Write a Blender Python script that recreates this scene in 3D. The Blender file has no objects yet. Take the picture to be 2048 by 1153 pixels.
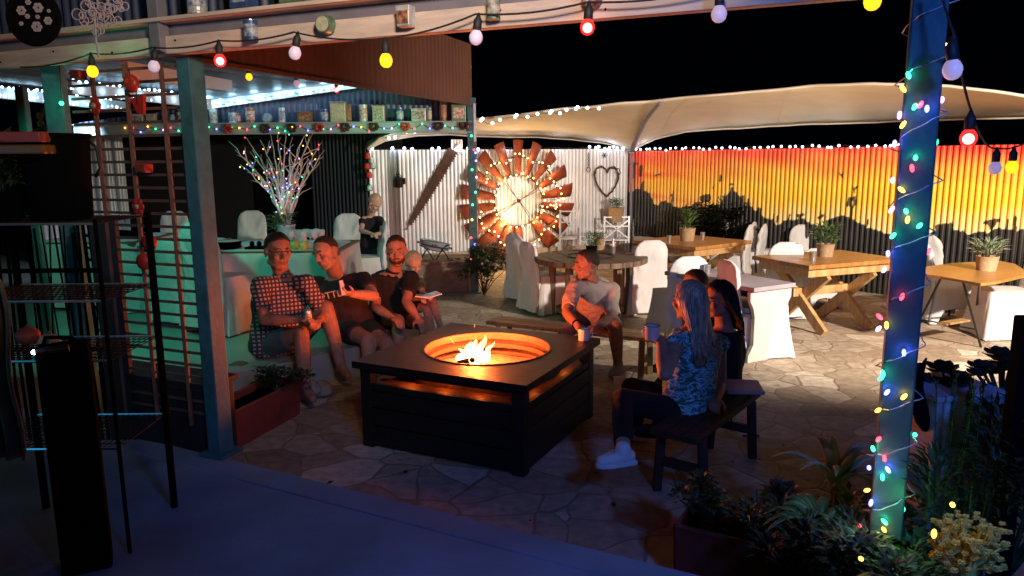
import bpy, bmesh, math, random
from mathutils import Vector as V, Matrix, Quaternion, noise
R = math.radians
rnd = random.Random(7)
scene = bpy.context.scene
COL = scene.collection

# ------------------------------------------------------------------ camera
CAMH = 1.85
FPX = 1479.0
CM = Matrix.Translation((0, 0, CAMH)) @ Matrix.Rotation(R(90 - 9.93), 4, 'X') @ Matrix.Rotation(R(-0.5), 4, 'Z')
cd = bpy.data.cameras.new('camera'); cam = bpy.data.objects.new('camera', cd); COL.objects.link(cam)
cam.matrix_world = CM
cd.sensor_width = 36.0; cd.lens = 36.0 * FPX / 2048.0
cd.clip_start = 0.05; cd.clip_end = 500
scene.camera = cam

# ------------------------------------------------------------------ world (night) and exposure
w = bpy.data.worlds.new('World'); scene.world = w; w.use_nodes = True
bg = w.node_tree.nodes['Background']
bg.inputs[0].default_value = (0.10, 0.15, 0.42, 1); bg.inputs[1].default_value = 0.0025
scene.view_settings.view_transform = 'Standard'; scene.view_settings.look = 'None'
scene.view_settings.exposure = 0.0; scene.view_settings.gamma = 1.0
scene.render.engine = 'CYCLES'
scene.cycles.use_denoising = True
scene.cycles.max_bounces = 6; scene.cycles.diffuse_bounces = 3; scene.cycles.glossy_bounces = 3
scene.cycles.sample_clamp_indirect = 3.0
scene.cycles.use_light_tree = True

def rd(px, py):
    d = V(((px - 1024) / FPX, -(py - 576.5) / FPX, -1))
    return (CM.to_3x3() @ d).normalized()
O = V((0, 0, CAMH))
def at(px, py, Y):                       # point seen at (px,py), Y metres ahead
    d = rd(px, py); return O + d * (Y / d.y)
def gr(px, py, z=0.0):                   # point seen at (px,py) on the level z
    d = rd(px, py); return O + d * ((z - CAMH) / d.z)
def onwall(px, py, a, b):                # point seen at (px,py) on the vertical wall through a,b
    n = V((b.y - a.y, a.x - b.x, 0)); d = rd(px, py)
    return O + d * ((a - O).dot(n) / d.dot(n))
def chain(p, px, py, L, far=False):      # joint seen at (px,py), L metres from joint p
    d = rd(px, py); oc = O - p; b = d.dot(oc); c = oc.dot(oc) - L * L; q = b * b - c
    if q <= 0: return p + ((O + d * (-b)) - p).normalized() * L
    return O + d * (-b + (math.sqrt(q) if far else -math.sqrt(q)))

# ------------------------------------------------------------------ lights
def lamp(name, kind, loc, power, col, size=0.05, aim=None, **kw):
    ld = bpy.data.lights.new(name, kind); ld.energy = power; ld.color = col
    if kind == 'AREA': ld.size = size
    else: ld.shadow_soft_size = size
    for k, v_ in kw.items(): setattr(ld, k, v_)
    o = bpy.data.objects.new(name, ld); COL.objects.link(o); o.location = loc
    if aim is not None: o.rotation_euler = (V(aim) - V(loc)).to_track_quat('-Z', 'Y').to_euler()
    o['kind'] = 'structure'
    return o
lamp('tent_floodlight', 'SPOT', (5.0, 3.5, 2.35), 2500, (1.0, 0.85, 0.70), 0.07, aim=(2.75, 10.6, 1.1), spot_size=R(91), spot_blend=0.7)
lamp('tent_fill_light', 'SPOT', (3.4, 8.4, 0.8), 95, (1.0, 0.72, 0.42), 0.2, aim=(2.6, 9.6, 3.2), spot_size=R(150), spot_blend=0.6)
lamp('tent_fill_light', 'SPOT', (5.6, 6.2, 0.9), 45, (1.0, 0.74, 0.46), 0.2, aim=(4.6, 8.4, 3.2), spot_size=R(140), spot_blend=0.6)  # second upward fill, added to even out the canopy's brightness
lamp('fence_fill_light', 'SPOT', (-0.15, 10.5, 2.55), 230, (0.90, 0.92, 1.0), 0.05, aim=(-0.1, 12.6, 0.9), spot_size=R(112), spot_blend=0.4)  # added fill for the white fence, placed to graze its ribs
lamp('green_lamp', 'SPOT', (-3.4, 5.6, 2.5), 80, (0.02, 0.95, 0.55), 0.1, aim=(-3.1, 7.6, 0.3), spot_size=R(106), spot_blend=0.6)
lamp('beam_green_lamp', 'SPOT', (-1.3, 9.0, 2.0), 30, (0.02, 1.0, 0.42), 0.05, aim=(-1.6, 9.85, 2.2), spot_size=R(60), spot_blend=0.9)
lamp('fence_glow', 'SPOT', (-5.6, 9.9, 2.4), 45, (.62, .75, 1.0), 0.05, aim=(-7.0, 11.6, 1.0), spot_size=R(110), spot_blend=0.6)  # added spot to brighten the far-left fence; no LED string there
lamp('blue_lamp', 'SPOT', (1.3, -0.3, 2.7), 215, (0.06, 0.22, 1.0), 0.2, aim=(1.0, 3.4, 0.35), spot_size=R(82), spot_blend=0.8)
lamp('post_lamp', 'SPOT', (-2.9, 1.6, 1.7), 15, (0.03, 0.50, 1.0), 0.1, aim=(-1.7, 3.7, 1.5), spot_size=R(80), spot_blend=0.8)
lamp('beam_fill_light', 'AREA', (0.1, 0.9, 2.75), 27, (1.0, 0.76, 0.60), 0.25, aim=(-0.9, 3.6, 3.2), spread=R(100))  # added warm fill brightening the face of the front beam

# ------------------------------------------------------------------ mesh helper
class MB:
    def __init__(s): s.v = []; s.f = []; s.c = []
    def add(s, vs, fs, col=None):
        n = len(s.v); s.v += [V(x) for x in vs]; s.f += [tuple(i + n for i in f) for f in fs]
        s.c += [col] * len(vs)
        return s
    def box(s, c, d, M=None, col=None):
        c = V(c); hx, hy, hz = d[0] / 2, d[1] / 2, d[2] / 2
        P = [V((x, y, z)) for x in (-hx, hx) for y in (-hy, hy) for z in (-hz, hz)]
        if M is not None: P = [M.to_3x3() @ p for p in P]
        return s.add([c + p for p in P], [(0, 1, 3, 2), (4, 6, 7, 5), (0, 4, 5, 1), (2, 3, 7, 6), (0, 2, 6, 4), (1, 5, 7, 3)], col)
    def beam(s, a, b, wd, ht, up=V((0, 0, 1)), col=None):       # box from a to b, wd sideways, ht along up
        a = V(a); b = V(b); d = (b - a); L = d.length; d.normalize()
        if abs(d.dot(up)) > .99: up = V((0, 1, 0))
        x = d.cross(up).normalized(); u = x.cross(d).normalized()
        P = []
        for t in (a, b):
            for i, j in ((-1, -1), (1, -1), (1, 1), (-1, 1)): P.append(t + x * (i * wd / 2) + u * (j * ht / 2))
        return s.add(P, [(3, 2, 1, 0), (4, 5, 6, 7), (0, 1, 5, 4), (1, 2, 6, 5), (2, 3, 7, 6), (3, 0, 4, 7)], col)
    def tube(s, pts, r, n=8, cap=True, flat=1.0, col=None):
        pts = [V(p) for p in pts]; N = len(pts)
        rs = r if isinstance(r, (list, tuple)) else [r] * N
        up = None; rings = []
        for i, p in enumerate(pts):
            d = (pts[min(i + 1, N - 1)] - pts[max(i - 1, 0)])
            if d.length < 1e-9: d = V((0, 0, 1))
            d.normalize()
            if up is None:
                up = V((0, 0, 1)) if abs(d.z) < .9 else V((0, 1, 0))
            x = d.cross(up)
            if x.length < 1e-6: x = d.cross(V((1, 0, 0)))
            x.normalize(); up = x.cross(d).normalized()
            rings.append([p + (x * math.cos(2 * math.pi * k / n) + up * (math.sin(2 * math.pi * k / n) * flat)) * rs[i] for k in range(n)])
        vs = [q for rg in rings for q in rg]; fs = []
        for i in range(N - 1):
            for k in range(n):
                k2 = (k + 1) % n
                fs.append((i * n + k, i * n + k2, (i + 1) * n + k2, (i + 1) * n + k))
        if cap: fs.append(tuple(range(n))[::-1]); fs.append(tuple((N - 1) * n + k for k in range(n)))
        return s.add(vs, fs, col)
    def lathe(s, c, prof, n=20, M=None, cap=True, col=None):    # prof: (r,z) list
        c = V(c); vs = []
        for (r, z) in prof:
            for k in range(n):
                a = 2 * math.pi * k / n; p = V((r * math.cos(a), r * math.sin(a), z))
                vs.append(c + (M.to_3x3() @ p if M is not None else p))
        fs = []
        for i in range(len(prof) - 1):
            for k in range(n):
                k2 = (k + 1) % n; fs.append((i * n + k, i * n + k2, (i + 1) * n + k2, (i + 1) * n + k))
        if cap: fs.append(tuple(range(n))[::-1]); fs.append(tuple((len(prof) - 1) * n + k for k in range(n)))
        return s.add(vs, fs, col)
    def ell(s, c, r, M=None, nu=16, nv=10, col=None):
        c = V(c); r = (r, r, r) if isinstance(r, (int, float)) else r
        prof = []
        vs = [];
        for i in range(nv + 1):
            t = math.pi * i / nv
            for k in range(nu):
                a = 2 * math.pi * k / nu
                p = V((r[0] * math.sin(t + 1e-4) * math.cos(a), r[1] * math.sin(t + 1e-4) * math.sin(a), -r[2] * math.cos(t)))
                vs.append(c + (M.to_3x3() @ p if M is not None else p))
        fs = []
        for i in range(nv):
            for k in range(nu):
                k2 = (k + 1) % nu; fs.append((i * nu + k, i * nu + k2, (i + 1) * nu + k2, (i + 1) * nu + k))
        fs.append(tuple(range(nu))[::-1]); fs.append(tuple(nv * nu + k for k in range(nu)))
        return s.add(vs, fs, col)
    def cap2(s, a, b, ra, rb, n=12):                            # tapered capsule
        a = V(a); b = V(b); d = b - a
        if d.length < 1e-6: return s.ell(a, ra)
        d.normalize(); pts = []; rs = []
        for t in (-1, -.92, -.7, -.38): pts.append(a + d * ra * t); rs.append(ra * math.sqrt(max(0, 1 - t * t)) + 1e-4)
        pts.append(a); rs.append(ra); pts.append(b); rs.append(rb)
        for t in (.38, .7, .92, 1): pts.append(b + d * rb * t); rs.append(rb * math.sqrt(max(0, 1 - t * t)) + 1e-4)
        return s.tube(pts, rs, n)
    def grid(s, fn, nu, nv, close=False, col=None):             # fn(u,v) u,v in 0..1
        vs = [fn(i / nu, j / nv) for i in range(nu + 1) for j in range(nv + 1)]
        fs = [(i * (nv + 1) + j, (i + 1) * (nv + 1) + j, (i + 1) * (nv + 1) + j + 1, i * (nv + 1) + j + 1) for i in range(nu) for j in range(nv)]
        return s.add(vs, fs, col)
    def prism(s, poly, z0, z1, M=None, c=(0, 0, 0)):            # extruded polygon (list of xy)
        c = V(c); n = len(poly)
        P = [V((x, y, z)) for z in (z0, z1) for x, y in poly]
        if M is not None: P = [M @ p for p in P]
        return s.add([c + p for p in P], [tuple(range(n))[::-1], tuple(range(n, 2 * n))] + [(i, (i + 1) % n, n + (i + 1) % n, n + i) for i in range(n)])
    def mesh(s, name, m, smooth=False):
        me = bpy.data.meshes.new(name); me.from_pydata(s.v, [], s.f); me.update()
        if m is not None: me.materials.append(m)
        bm = bmesh.new(); bm.from_mesh(me); bmesh.ops.recalc_face_normals(bm, faces=bm.faces); bm.to_mesh(me); bm.free()
        if any(c is not None for c in s.c):
            ca = me.color_attributes.new('paint', 'FLOAT_COLOR', 'POINT')
            for i, c in enumerate(s.c): ca.data[i].color = (*(c or (1, 1, 1))[:3], 1)
        if smooth:
            for p in me.polygons: p.use_smooth = True
        return me
    def build(s, name, m, parent=None, smooth=False, bevel=0.0, solid=0.0, sub=0):
        o = bpy.data.objects.new(name, s.mesh(name, m, smooth)); COL.objects.link(o)
        if parent is not None:
            o.parent = parent; L = parent.get('_loc')
            if L is not None:
                off = V(parent.location)
                for v_ in o.data.vertices: v_.co -= off
        if solid: md = o.modifiers.new('solid', 'SOLIDIFY'); md.thickness = solid; md.offset = 0
        if bevel: md = o.modifiers.new('bevel', 'BEVEL'); md.width = bevel; md.segments = 2; md.limit_method = 'ANGLE'
        if sub: md = o.modifiers.new('sub', 'SUBSURF'); md.levels = sub; md.render_levels = sub
        return o

def tag(o, label=None, cat=None, group=None, kind=None):
    if label: o['label'] = label
    if cat: o['category'] = cat
    if group: o['group'] = group
    if kind: o['kind'] = kind
    return o
def thing(name, label, cat, loc=(0, 0, 0), group=None, local=False, rz=0):
    # local=True: parts are modelled about the origin; else in world coordinates
    o = bpy.data.objects.new(name, None); o.empty_display_size = .1; COL.objects.link(o)
    o.location = V(loc); o.rotation_euler = (0, 0, rz)
    if not local: o['_loc'] = 1
    return tag(o, label, cat, group)
def dup(o, loc=None, rz=None, label=None, parent=None):
    c = o.copy(); COL.objects.link(c)
    if parent is not None: c.parent = parent
    if loc is not None: c.location = loc
    if rz is not None: c.rotation_euler = (0, 0, rz)
    if label: c['label'] = label
    for ch in list(o.children): dup(ch, parent=c)
    return c

# ------------------------------------------------------------------ materials
def mat(name, col, rough=0.6, metal=0.0, var=0.0, vs=8.0, bump=0.0, bs=40.0, emit=None, es=0.0, attr=False, col2=None, stretch=None, spec=0.5, trans=0.0, sss=0.0):
    m = bpy.data.materials.new(name); m.use_nodes = True; nt = m.node_tree; b = nt.nodes['Principled BSDF']
    b.inputs['Base Color'].default_value = (*col, 1); b.inputs['Roughness'].default_value = rough
    b.inputs['Metallic'].default_value = metal; b.inputs['Specular IOR Level'].default_value = spec
    if trans: b.inputs['Transmission Weight'].default_value = trans
    tc = nt.nodes.new('ShaderNodeTexCoord'); src = tc.outputs['Object']
    if stretch:
        mp = nt.nodes.new('ShaderNodeMapping'); nt.links.new(src, mp.inputs[0]); mp.inputs['Scale'].default_value = stretch; src = mp.outputs[0]
    base = None
    if attr:
        a = nt.nodes.new('ShaderNodeVertexColor'); a.layer_name = 'paint'; base = a.outputs[0]; nt.links.new(base, b.inputs['Base Color'])
    if var or col2:
        n = nt.nodes.new('ShaderNodeTexNoise'); n.inputs['Scale'].default_value = vs; n.inputs['Detail'].default_value = 5
        nt.links.new(src, n.inputs['Vector'])
        mx = nt.nodes.new('ShaderNodeMix'); mx.data_type = 'RGBA'
        cr = nt.nodes.new('ShaderNodeMapRange'); cr.inputs[1].default_value = 0.35; cr.inputs[2].default_value = 0.65
        nt.links.new(n.outputs[0], cr.inputs[0]); nt.links.new(cr.outputs[0], mx.inputs[0])
        c2 = col2 or tuple(max(0, c * (1 - var)) for c in col)
        if attr:
            mx.blend_type = 'MULTIPLY'; nt.links.new(base, mx.inputs[6]); mx.inputs[7].default_value = (1 - var,) * 3 + (1,)
        else:
            mx.inputs[6].default_value = (*col, 1); mx.inputs[7].default_value = (*c2, 1)
        nt.links.new(mx.outputs[2], b.inputs['Base Color'])
    if bump:
        n2 = nt.nodes.new('ShaderNodeTexNoise'); n2.inputs['Scale'].default_value = bs; n2.inputs['Detail'].default_value = 4
        nt.links.new(src, n2.inputs['Vector']); bp = nt.nodes.new('ShaderNodeBump'); bp.inputs['Strength'].default_value = bump
        bp.inputs['Distance'].default_value = 0.02
        nt.links.new(n2.outputs[0], bp.inputs['Height']); nt.links.new(bp.outputs[0], b.inputs['Normal'])
    if emit: b.inputs['Emission Color'].default_value = (*emit, 1); b.inputs['Emission Strength'].default_value = es
    return m
def nolight(m): m.cycles.emission_sampling = 'NONE'; return m
M = {}
M['cloth'] = mat('white_cloth', (.64, .63, .63), .85, var=.10, vs=5, bump=.9, bs=5, stretch=(1.6, 1.6, .8))
M['teal_dark'] = mat('dark_teal_paint', (.03, .10, .12), .5, var=.3, vs=14, bump=.1)
M['green_paint'] = mat('teal_post_paint', (.045, .16, .19), .55, var=.3, vs=14, bump=.1)
M['cream'] = mat('cream_steel', (.70, .58, .47), .55, var=.22, vs=6, bump=.08, stretch=(1, 1, 6))
M['dark_iron'] = mat('dark_iron', (.035, .032, .03), .5, .6, var=.4, vs=20, bump=.2)
M['black'] = mat('black_plastic', (.0030, .0030, .0035), .95, spec=.03)
M['pine'] = mat('pine_timber', (.55, .33, .14), .5, col2=(.38, .20, .07), vs=3, bump=.1, bs=20, stretch=(1, 12, 1))
M['pine_top'] = mat('varnished_timber', (.42, .20, .06), .32, col2=(.30, .125, .03), vs=3, bump=.08, bs=20, stretch=(2, 14, 2))
M['old_wood'] = mat('weathered_wood', (.20, .13, .085), .65, col2=(.09, .055, .035), vs=4, bump=.4, bs=18, stretch=(1, 10, 1))
M['plank'] = mat('bench_plank', (.40, .25, .11), .5, col2=(.25, .14, .05), vs=4, bump=.2, bs=18, stretch=(1, 9, 1))
M['leaf'] = mat('leaf_green', (.045, .10, .025), .5, col2=(.09, .16, .05), vs=18)
M['leaf_dark'] = mat('leaf_dark', (.012, .028, .010), .55, col2=(.028, .05, .018), vs=14)
M['leaf_pale'] = mat('leaf_grey_green', (.16, .22, .12), .55, col2=(.28, .32, .22), vs=18)
M['leaf_red'] = mat('leaf_maroon', (.06, .02, .018), .45, col2=(.035, .045, .02), vs=14)
M['leaf_yellow'] = mat('yellow_succulent', (.80, .66, .16), .5, col2=(.60, .50, .14), vs=18)
M['hessian'] = mat('hessian', (.42, .27, .15), .85, var=.25, vs=30, bump=.3, bs=120)
M['tin'] = mat('galvanised_tin', (.62, .63, .65), .35, .85, var=.2, vs=10)
M['rust'] = mat('rusty_blade', (.30, .045, .014), .6, .1, col2=(.17, .040, .016), vs=7, bump=.3, bs=25)
M['rust_dark'] = mat('rusty_iron', (.085, .035, .02), .7, .3, col2=(.045, .022, .015), vs=12, bump=.4, bs=30)
M['branch'] = mat('whitewashed_branch', (.62, .58, .55), .8, var=.35, vs=20, bump=.3)
M['cable'] = mat('rubber_cable', (.02, .02, .022), .6)
M['stone'] = mat('rough_stone', (.22, .16, .11), .85, var=.4, vs=6, bump=.7, bs=14)
M['terracotta'] = mat('terracotta', (.30, .045, .03), .6, var=.3, vs=6, bump=.2)
M['ceramic'] = mat('enamel', (.78, .74, .70), .2)
M['glass'] = mat('clear_glass', (.9, .92, .95), .05, trans=.85)
M['tent'] = mat('tent_canvas', (.66, .59, .48), .8, var=.10, vs=3, bump=.12, bs=5)
M['skin'] = mat('skin', (.46, .26, .18), .62, var=.25, vs=22, bump=.16, bs=90, spec=.3)
M['skin2'] = mat('tanned_skin', (.36, .19, .13), .62, var=.28, vs=22, bump=.16, bs=90, spec=.3)

# ------------------------------------------------------------------ setting
def ground_mat(name, c1, c2, grout, scale, dark=1.0):
    m = bpy.data.materials.new(name); m.use_nodes = True; nt = m.node_tree; N = nt.nodes; Lk = nt.links; b = N['Principled BSDF']
    tc = N.new('ShaderNodeTexCoord')
    nz = N.new('ShaderNodeTexNoise'); nz.inputs['Scale'].default_value = 1.6; nz.inputs['Detail'].default_value = 2; Lk.new(tc.outputs['Object'], nz.inputs['Vector'])
    sb = N.new('ShaderNodeVectorMath'); sb.operation = 'SUBTRACT'; Lk.new(nz.outputs['Color'], sb.inputs[0]); sb.inputs[1].default_value = (.5, .5, .5)
    sc_ = N.new('ShaderNodeVectorMath'); sc_.operation = 'SCALE'; Lk.new(sb.outputs[0], sc_.inputs[0]); sc_.inputs['Scale'].default_value = .30
    ad = N.new('ShaderNodeVectorMath'); Lk.new(tc.outputs['Object'], ad.inputs[0]); Lk.new(sc_.outputs[0], ad.inputs[1])
    mp = N.new('ShaderNodeMapping'); mp.inputs['Scale'].default_value = (1.0, 1.15, 0); Lk.new(ad.outputs[0], mp.inputs[0])
    v1 = N.new('ShaderNodeTexVoronoi'); v1.feature = 'DISTANCE_TO_EDGE'; v1.inputs['Scale'].default_value = scale
    v2 = N.new('ShaderNodeTexVoronoi'); v2.feature = 'F1'; v2.inputs['Scale'].default_value = scale
    Lk.new(mp.outputs[0], v1.inputs['Vector']); Lk.new(mp.outputs[0], v2.inputs['Vector'])
    mr = N.new('ShaderNodeMapRange'); mr.inputs[1].default_value = .006; mr.inputs[2].default_value = .034; Lk.new(v1.outputs[0], mr.inputs[0])
    sh = N.new('ShaderNodeSeparateColor'); Lk.new(v2.outputs['Color'], sh.inputs[0])
    mx = N.new('ShaderNodeMix'); mx.data_type = 'RGBA'; mx.inputs[6].default_value = (*c1, 1); mx.inputs[7].default_value = (*c2, 1); cr_ = N.new('ShaderNodeValToRGB'); Lk.new(sh.outputs[0], cr_.inputs[0]); ce = cr_.color_ramp.elements; ce[0].color = (0, 0, 0, 1); ce[1].color = (1, 1, 1, 1); q = ce.new(.55); q.color = (.42, .42, .42, 1); q = ce.new(.84); q.color = (.55, .55, .55, 1); q = ce.new(.87); q.color = (.95, .95, .95, 1); Lk.new(cr_.outputs[0], mx.inputs[0])
    n2 = N.new('ShaderNodeTexNoise'); n2.inputs['Scale'].default_value = 14; n2.inputs['Detail'].default_value = 8; Lk.new(tc.outputs['Object'], n2.inputs['Vector'])
    m2 = N.new('ShaderNodeMapRange'); m2.inputs[1].default_value = .3; m2.inputs[2].default_value = .7; m2.inputs[3].default_value = .7; m2.inputs[4].default_value = 1.25; Lk.new(n2.outputs[0], m2.inputs[0])
    ml = N.new('ShaderNodeVectorMath'); ml.operation = 'SCALE'; Lk.new(mx.outputs[2], ml.inputs[0]); Lk.new(m2.outputs[0], ml.inputs['Scale'])
    mg = N.new('ShaderNodeMix'); mg.data_type = 'RGBA'; mg.inputs[6].default_value = (*grout, 1); Lk.new(mr.outputs[0], mg.inputs[0]); Lk.new(ml.outputs[0], mg.inputs[7])
    Lk.new(mg.outputs[2], b.inputs['Base Color']); b.inputs['Roughness'].default_value = .7
    ma = N.new('ShaderNodeMath'); ma.operation = 'MULTIPLY_ADD'; Lk.new(n2.outputs[0], ma.inputs[0]); ma.inputs[1].default_value = .35; Lk.new(mr.outputs[0], ma.inputs[2])
    ma2 = N.new('ShaderNodeMath'); ma2.operation = 'MULTIPLY_ADD'; Lk.new(sh.outputs[1], ma2.inputs[0]); ma2.inputs[1].default_value = .4; Lk.new(ma.outputs[0], ma2.inputs[2])
    bp = N.new('ShaderNodeBump'); bp.inputs['Strength'].default_value = .35; bp.inputs['Distance'].default_value = .015; Lk.new(ma2.outputs[0], bp.inputs['Height']); Lk.new(bp.outputs[0], b.inputs['Normal'])
    return m
g = MB().grid(lambda u, v: V((-60 + 120 * u, -20 + 120 * v, 0)), 8, 8)
tag(g.build('ground', ground_mat('flagstone', (.29, .215, .145), (.60, .50, .39), (.27, .20, .14), 3.2)), kind='structure')

# veranda slab the camera stands on
FZ = 0.30
e0 = gr(445, 915, FZ); e1 = gr(1400, 1150, FZ); ed = (e1 - e0).normalized(); en = V((ed.y, -ed.x, 0))      # en points to the camera side
if en.y > 0: en = -en
A0 = e0 - ed * 6; A1 = e1 + ed * 6
M['slab'] = mat('painted_concrete', (.27, .34, .46), .6, var=.34, vs=2.2, bump=.10, bs=60)
def poly_slab(name, pts, z0, z1, m):
    b = MB().prism([(p.x, p.y) for p in pts], z0, z1); return tag(b.build(name, m, bevel=.008), kind='structure')
k = .16
poly_slab('veranda_edge', [A0, A1, A1 + en * k, A0 + en * k], -.1, FZ, M['slab'])
poly_slab('veranda_floor', [A0 + en * (k + .006), A1 + en * (k + .006), A1 + en * 9, A0 + en * 9], -.1, FZ + .001, M['slab'])

# raised dining floor on the left
RZ = 0.26
r0 = gr(440, 748, RZ); r1 = gr(560, 725, RZ); r2 = at(845, 590, 8.2); r2.z = 0
r2 = V((-1.25, 8.7, 0))
far = V((-1.25, 14, 0)); lf = V((-14, 14, 0)); ln = V((-14, r0.y - .3, 0))
M['dfloor'] = mat('painted_floor', (.34, .36, .33), .45, var=.2, vs=2, bump=.1, bs=30)
poly_slab('dining_floor', [ln, r0, V((-1.82, 5.70, 0)), V((-1.30, 6.25, 0)), V((-1.02, 6.75, 0)), V((-.92, 7.3, 0)), V((-.98, 8.4, 0)), V((-1.25, 8.9, 0)), far, lf], -.1, RZ, M['dfloor'])
print('EDGE', e0, e1, r0, r1)
# ================================================================== LARGE STRUCTURE
def corr(name, a, b, z0, z1, pitch, amp, m, parent=None, n=(0, 0), dz=None, paint=None, sharp=1.0, top=None, rib=0.0):
    a = V(a); b = V(b); a.z = b.z = 0; d = b - a; L = d.length; d.normalize(); nn = V((d.y, -d.x, 0))
    nu = int(L / pitch * (8 if sharp < 2 else 12)); nv = int((z1 - z0) / dz) if dz else 3
    mb = MB()
    for i in range(nu + 1):
        s_ = L * i / nu; ph = math.sin(2 * math.pi * s_ / pitch); ph = max(-1, min(1, (ph + rib) * sharp))
        zt = top(s_) if top else z1
        for j in range(nv + 1):
            z = z0 + (zt - z0) * j / nv
            mb.v.append(a + d * s_ + nn * (amp * ph) + V((0, 0, z))); mb.c.append(paint(s_, z) if paint else None)
    for i in range(nu):
        for j in range(nv):
            q = i * (nv + 1) + j; mb.f.append((q, q + nv + 1, q + nv + 2, q + 1))
    return mb.build(name, m, parent, smooth=True)

# posts ------------------------------------------------------------
P0 = gr(443, 908, FZ)
Bm0 = gr(390, 105, 2.355); Bm1 = gr(1500, 13, 2.355)
bd = (Bm1 - Bm0).normalized(); bn = V((bd.y, -bd.x, 0))
if bn.y > 0: bn = -bn
rz = math.atan2(bd.y, bd.x)
RM = Matrix.Rotation(rz, 4, 'Z')
t = thing('veranda_post', 'teal painted square steel post at the slab corner beside the red planter trough', 'post', P0)
MB().box(P0 + V((0, 0, 1.02)), (.085, .10, 2.06), RM).build('post_shaft', M['green_paint'], t, bevel=.006)
MB().box(P0 + V((0, 0, .012)), (.16, .16, .02), RM).build('base_plate', M['green_paint'], t, bevel=.003)
M['grey_paint'] = mat('grey_post_paint', (.20, .20, .24), .6, var=.2)
MB().box(P0 + bn * .085 + V((-.07, 0, 2.42)), (.065, .06, .72), RM).build('upper_post', M['grey_paint'], t, bevel=.004)

# right post on the slab edge
d_ = rd(1772, 700); tt = None
n_ = V((ed.y, -ed.x, 0)); sct = (e0 - O).dot(n_) / V((rd(1776, 1000).x, rd(1776, 1000).y, rd(1776, 1000).z)).dot(n_)
P1 = O + rd(1776, 1000) * sct; P1.z = FZ; P1 = P1 - en * .05
def PR(px, py, off=0.075):        # a point on the face of the right post
    d = rd(px, py); Y = P1.y - off; return O + d * (Y / d.y)
t = thing('fairy_light_post', 'teal square post on the right wound with coloured fairy lights', 'post', P1)
MB().box(P1 + V((0, 0, 1.25)), (.098, .082, 2.6), Matrix.Rotation(R(-25), 4, 'Z')).build('post_shaft', M['teal_dark'], t, bevel=.006)
MB().box(P1 + V((0, 0, .012)), (.16, .16, .02)).build('base_plate', M['green_paint'], t, bevel=.003)
# third post at the right image edge
P2 = at(2040, 760, 2.15); P2.z = FZ
t = thing('dark_post', 'dark unlit post at the right end of the veranda behind the shrubs', 'post', P2)
MB().box(P2 + V((0, 0, .5)), (.05, .05, 1.15)).build('post_shaft', M['black'], t, bevel=.005)
MB().box(P2 + V((0, 0, .015)), (.12, .12, .03)).build('base_plate', M['green_paint'], t)

# front beam ---------------------------------------------------------
L0 = Bm0 - bd * 3.4; L1 = Bm1 + bd * 1.6
t = thing('veranda_beam', 'long cream steel beam carrying tins along the front of the veranda roof', 'beam', Bm0)
MB().beam(L0 + V((0, 0, .042)), L1 + V((0, 0, .042)), .012, .084).build('web', M['cream'], t, bevel=.003)
MB().beam(L0 - bn * .022 + V((0, 0, .004)), L1 - bn * .022 + V((0, 0, .004)), .05, .008).build('bottom_flange', M['cream'], t)
MB().beam(L0 - bn * .03 + V((0, 0, .15)), L1 - bn * .03 + V((0, 0, .15)), .19, .018).build('shelf_board', M['cream'], t, bevel=.003)
MB().beam(L0 - bn * .04 + V((0, 0, .112)), L1 - bn * .04 + V((0, 0, .112)), .012, .055).build('shadow_strip', M['grey_paint'], t)
for i in range(16):
    p = L0 + bd * (.35 + i * .42) + bn * .008 + V((0, 0, .03 + .03 * (i % 2)))
    MB().ell(p, .005, nu=8, nv=5).build('screw', M['black'], t)
M['bluecorr'] = mat('dark_blue_cladding', (.04, .06, .12), .5, .2, var=.3, vs=3)
c0 = Bm0 - bd * 2.6 - bn * .10; c1 = Bm0 + bd * 1.5 - bn * .10
tag(corr('roof_cladding', c0, c1, 2.51, 3.15, .062, .010, M['bluecorr']), 'dark blue corrugated cladding above the tin shelf of the front beam', 'cladding')

# fascia along the roof edge
F1 = gr(944, 208, 2.58); F0 = gr(470, 130, 2.58); fd = (F0 - F1).normalized(); F0b = F1 + fd * ((F0 - F1).length + .95)
M['fascia'] = mat('brown_fascia', (.12, .046, .028), .6, var=.25, vs=2.5)
t = thing('roof_fascia', 'reddish brown corrugated fascia hanging from the dining roof edge', 'fascia', F1)
corr('cladding', F0b, F1, 2.58, 3.35, .10, .004, M['fascia'], t).data
for v_ in t.children[0].data.vertices: pass
MB().beam(F0b + V((0, 0, -.01)), F1 + V((0, 0, -.01)), .05, .03).build('edge_trim', M['fascia'], t)

# back post of the dining shelter
BY = F1.y
P3 = V((at(946, 400, BY).x, BY, 0))
t = thing('shelter_post', 'slim teal post of the dining shelter in front of the windmill fan', 'post', P3)
MB().box(P3 + V((0, 0, 1.33)), (.115, .10, 2.66)).build('post_shaft', M['teal_dark'], t, bevel=.005)
MB().box(P3 + V((0, 0, .01)), (.2, .2, .02)).build('base_plate', M['green_paint'], t)
MB().box(P3 + V((.045, -.052, 2.33)), (.03, .006, .5)).build('galvanised_strip', M['tin'], t)

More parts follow.
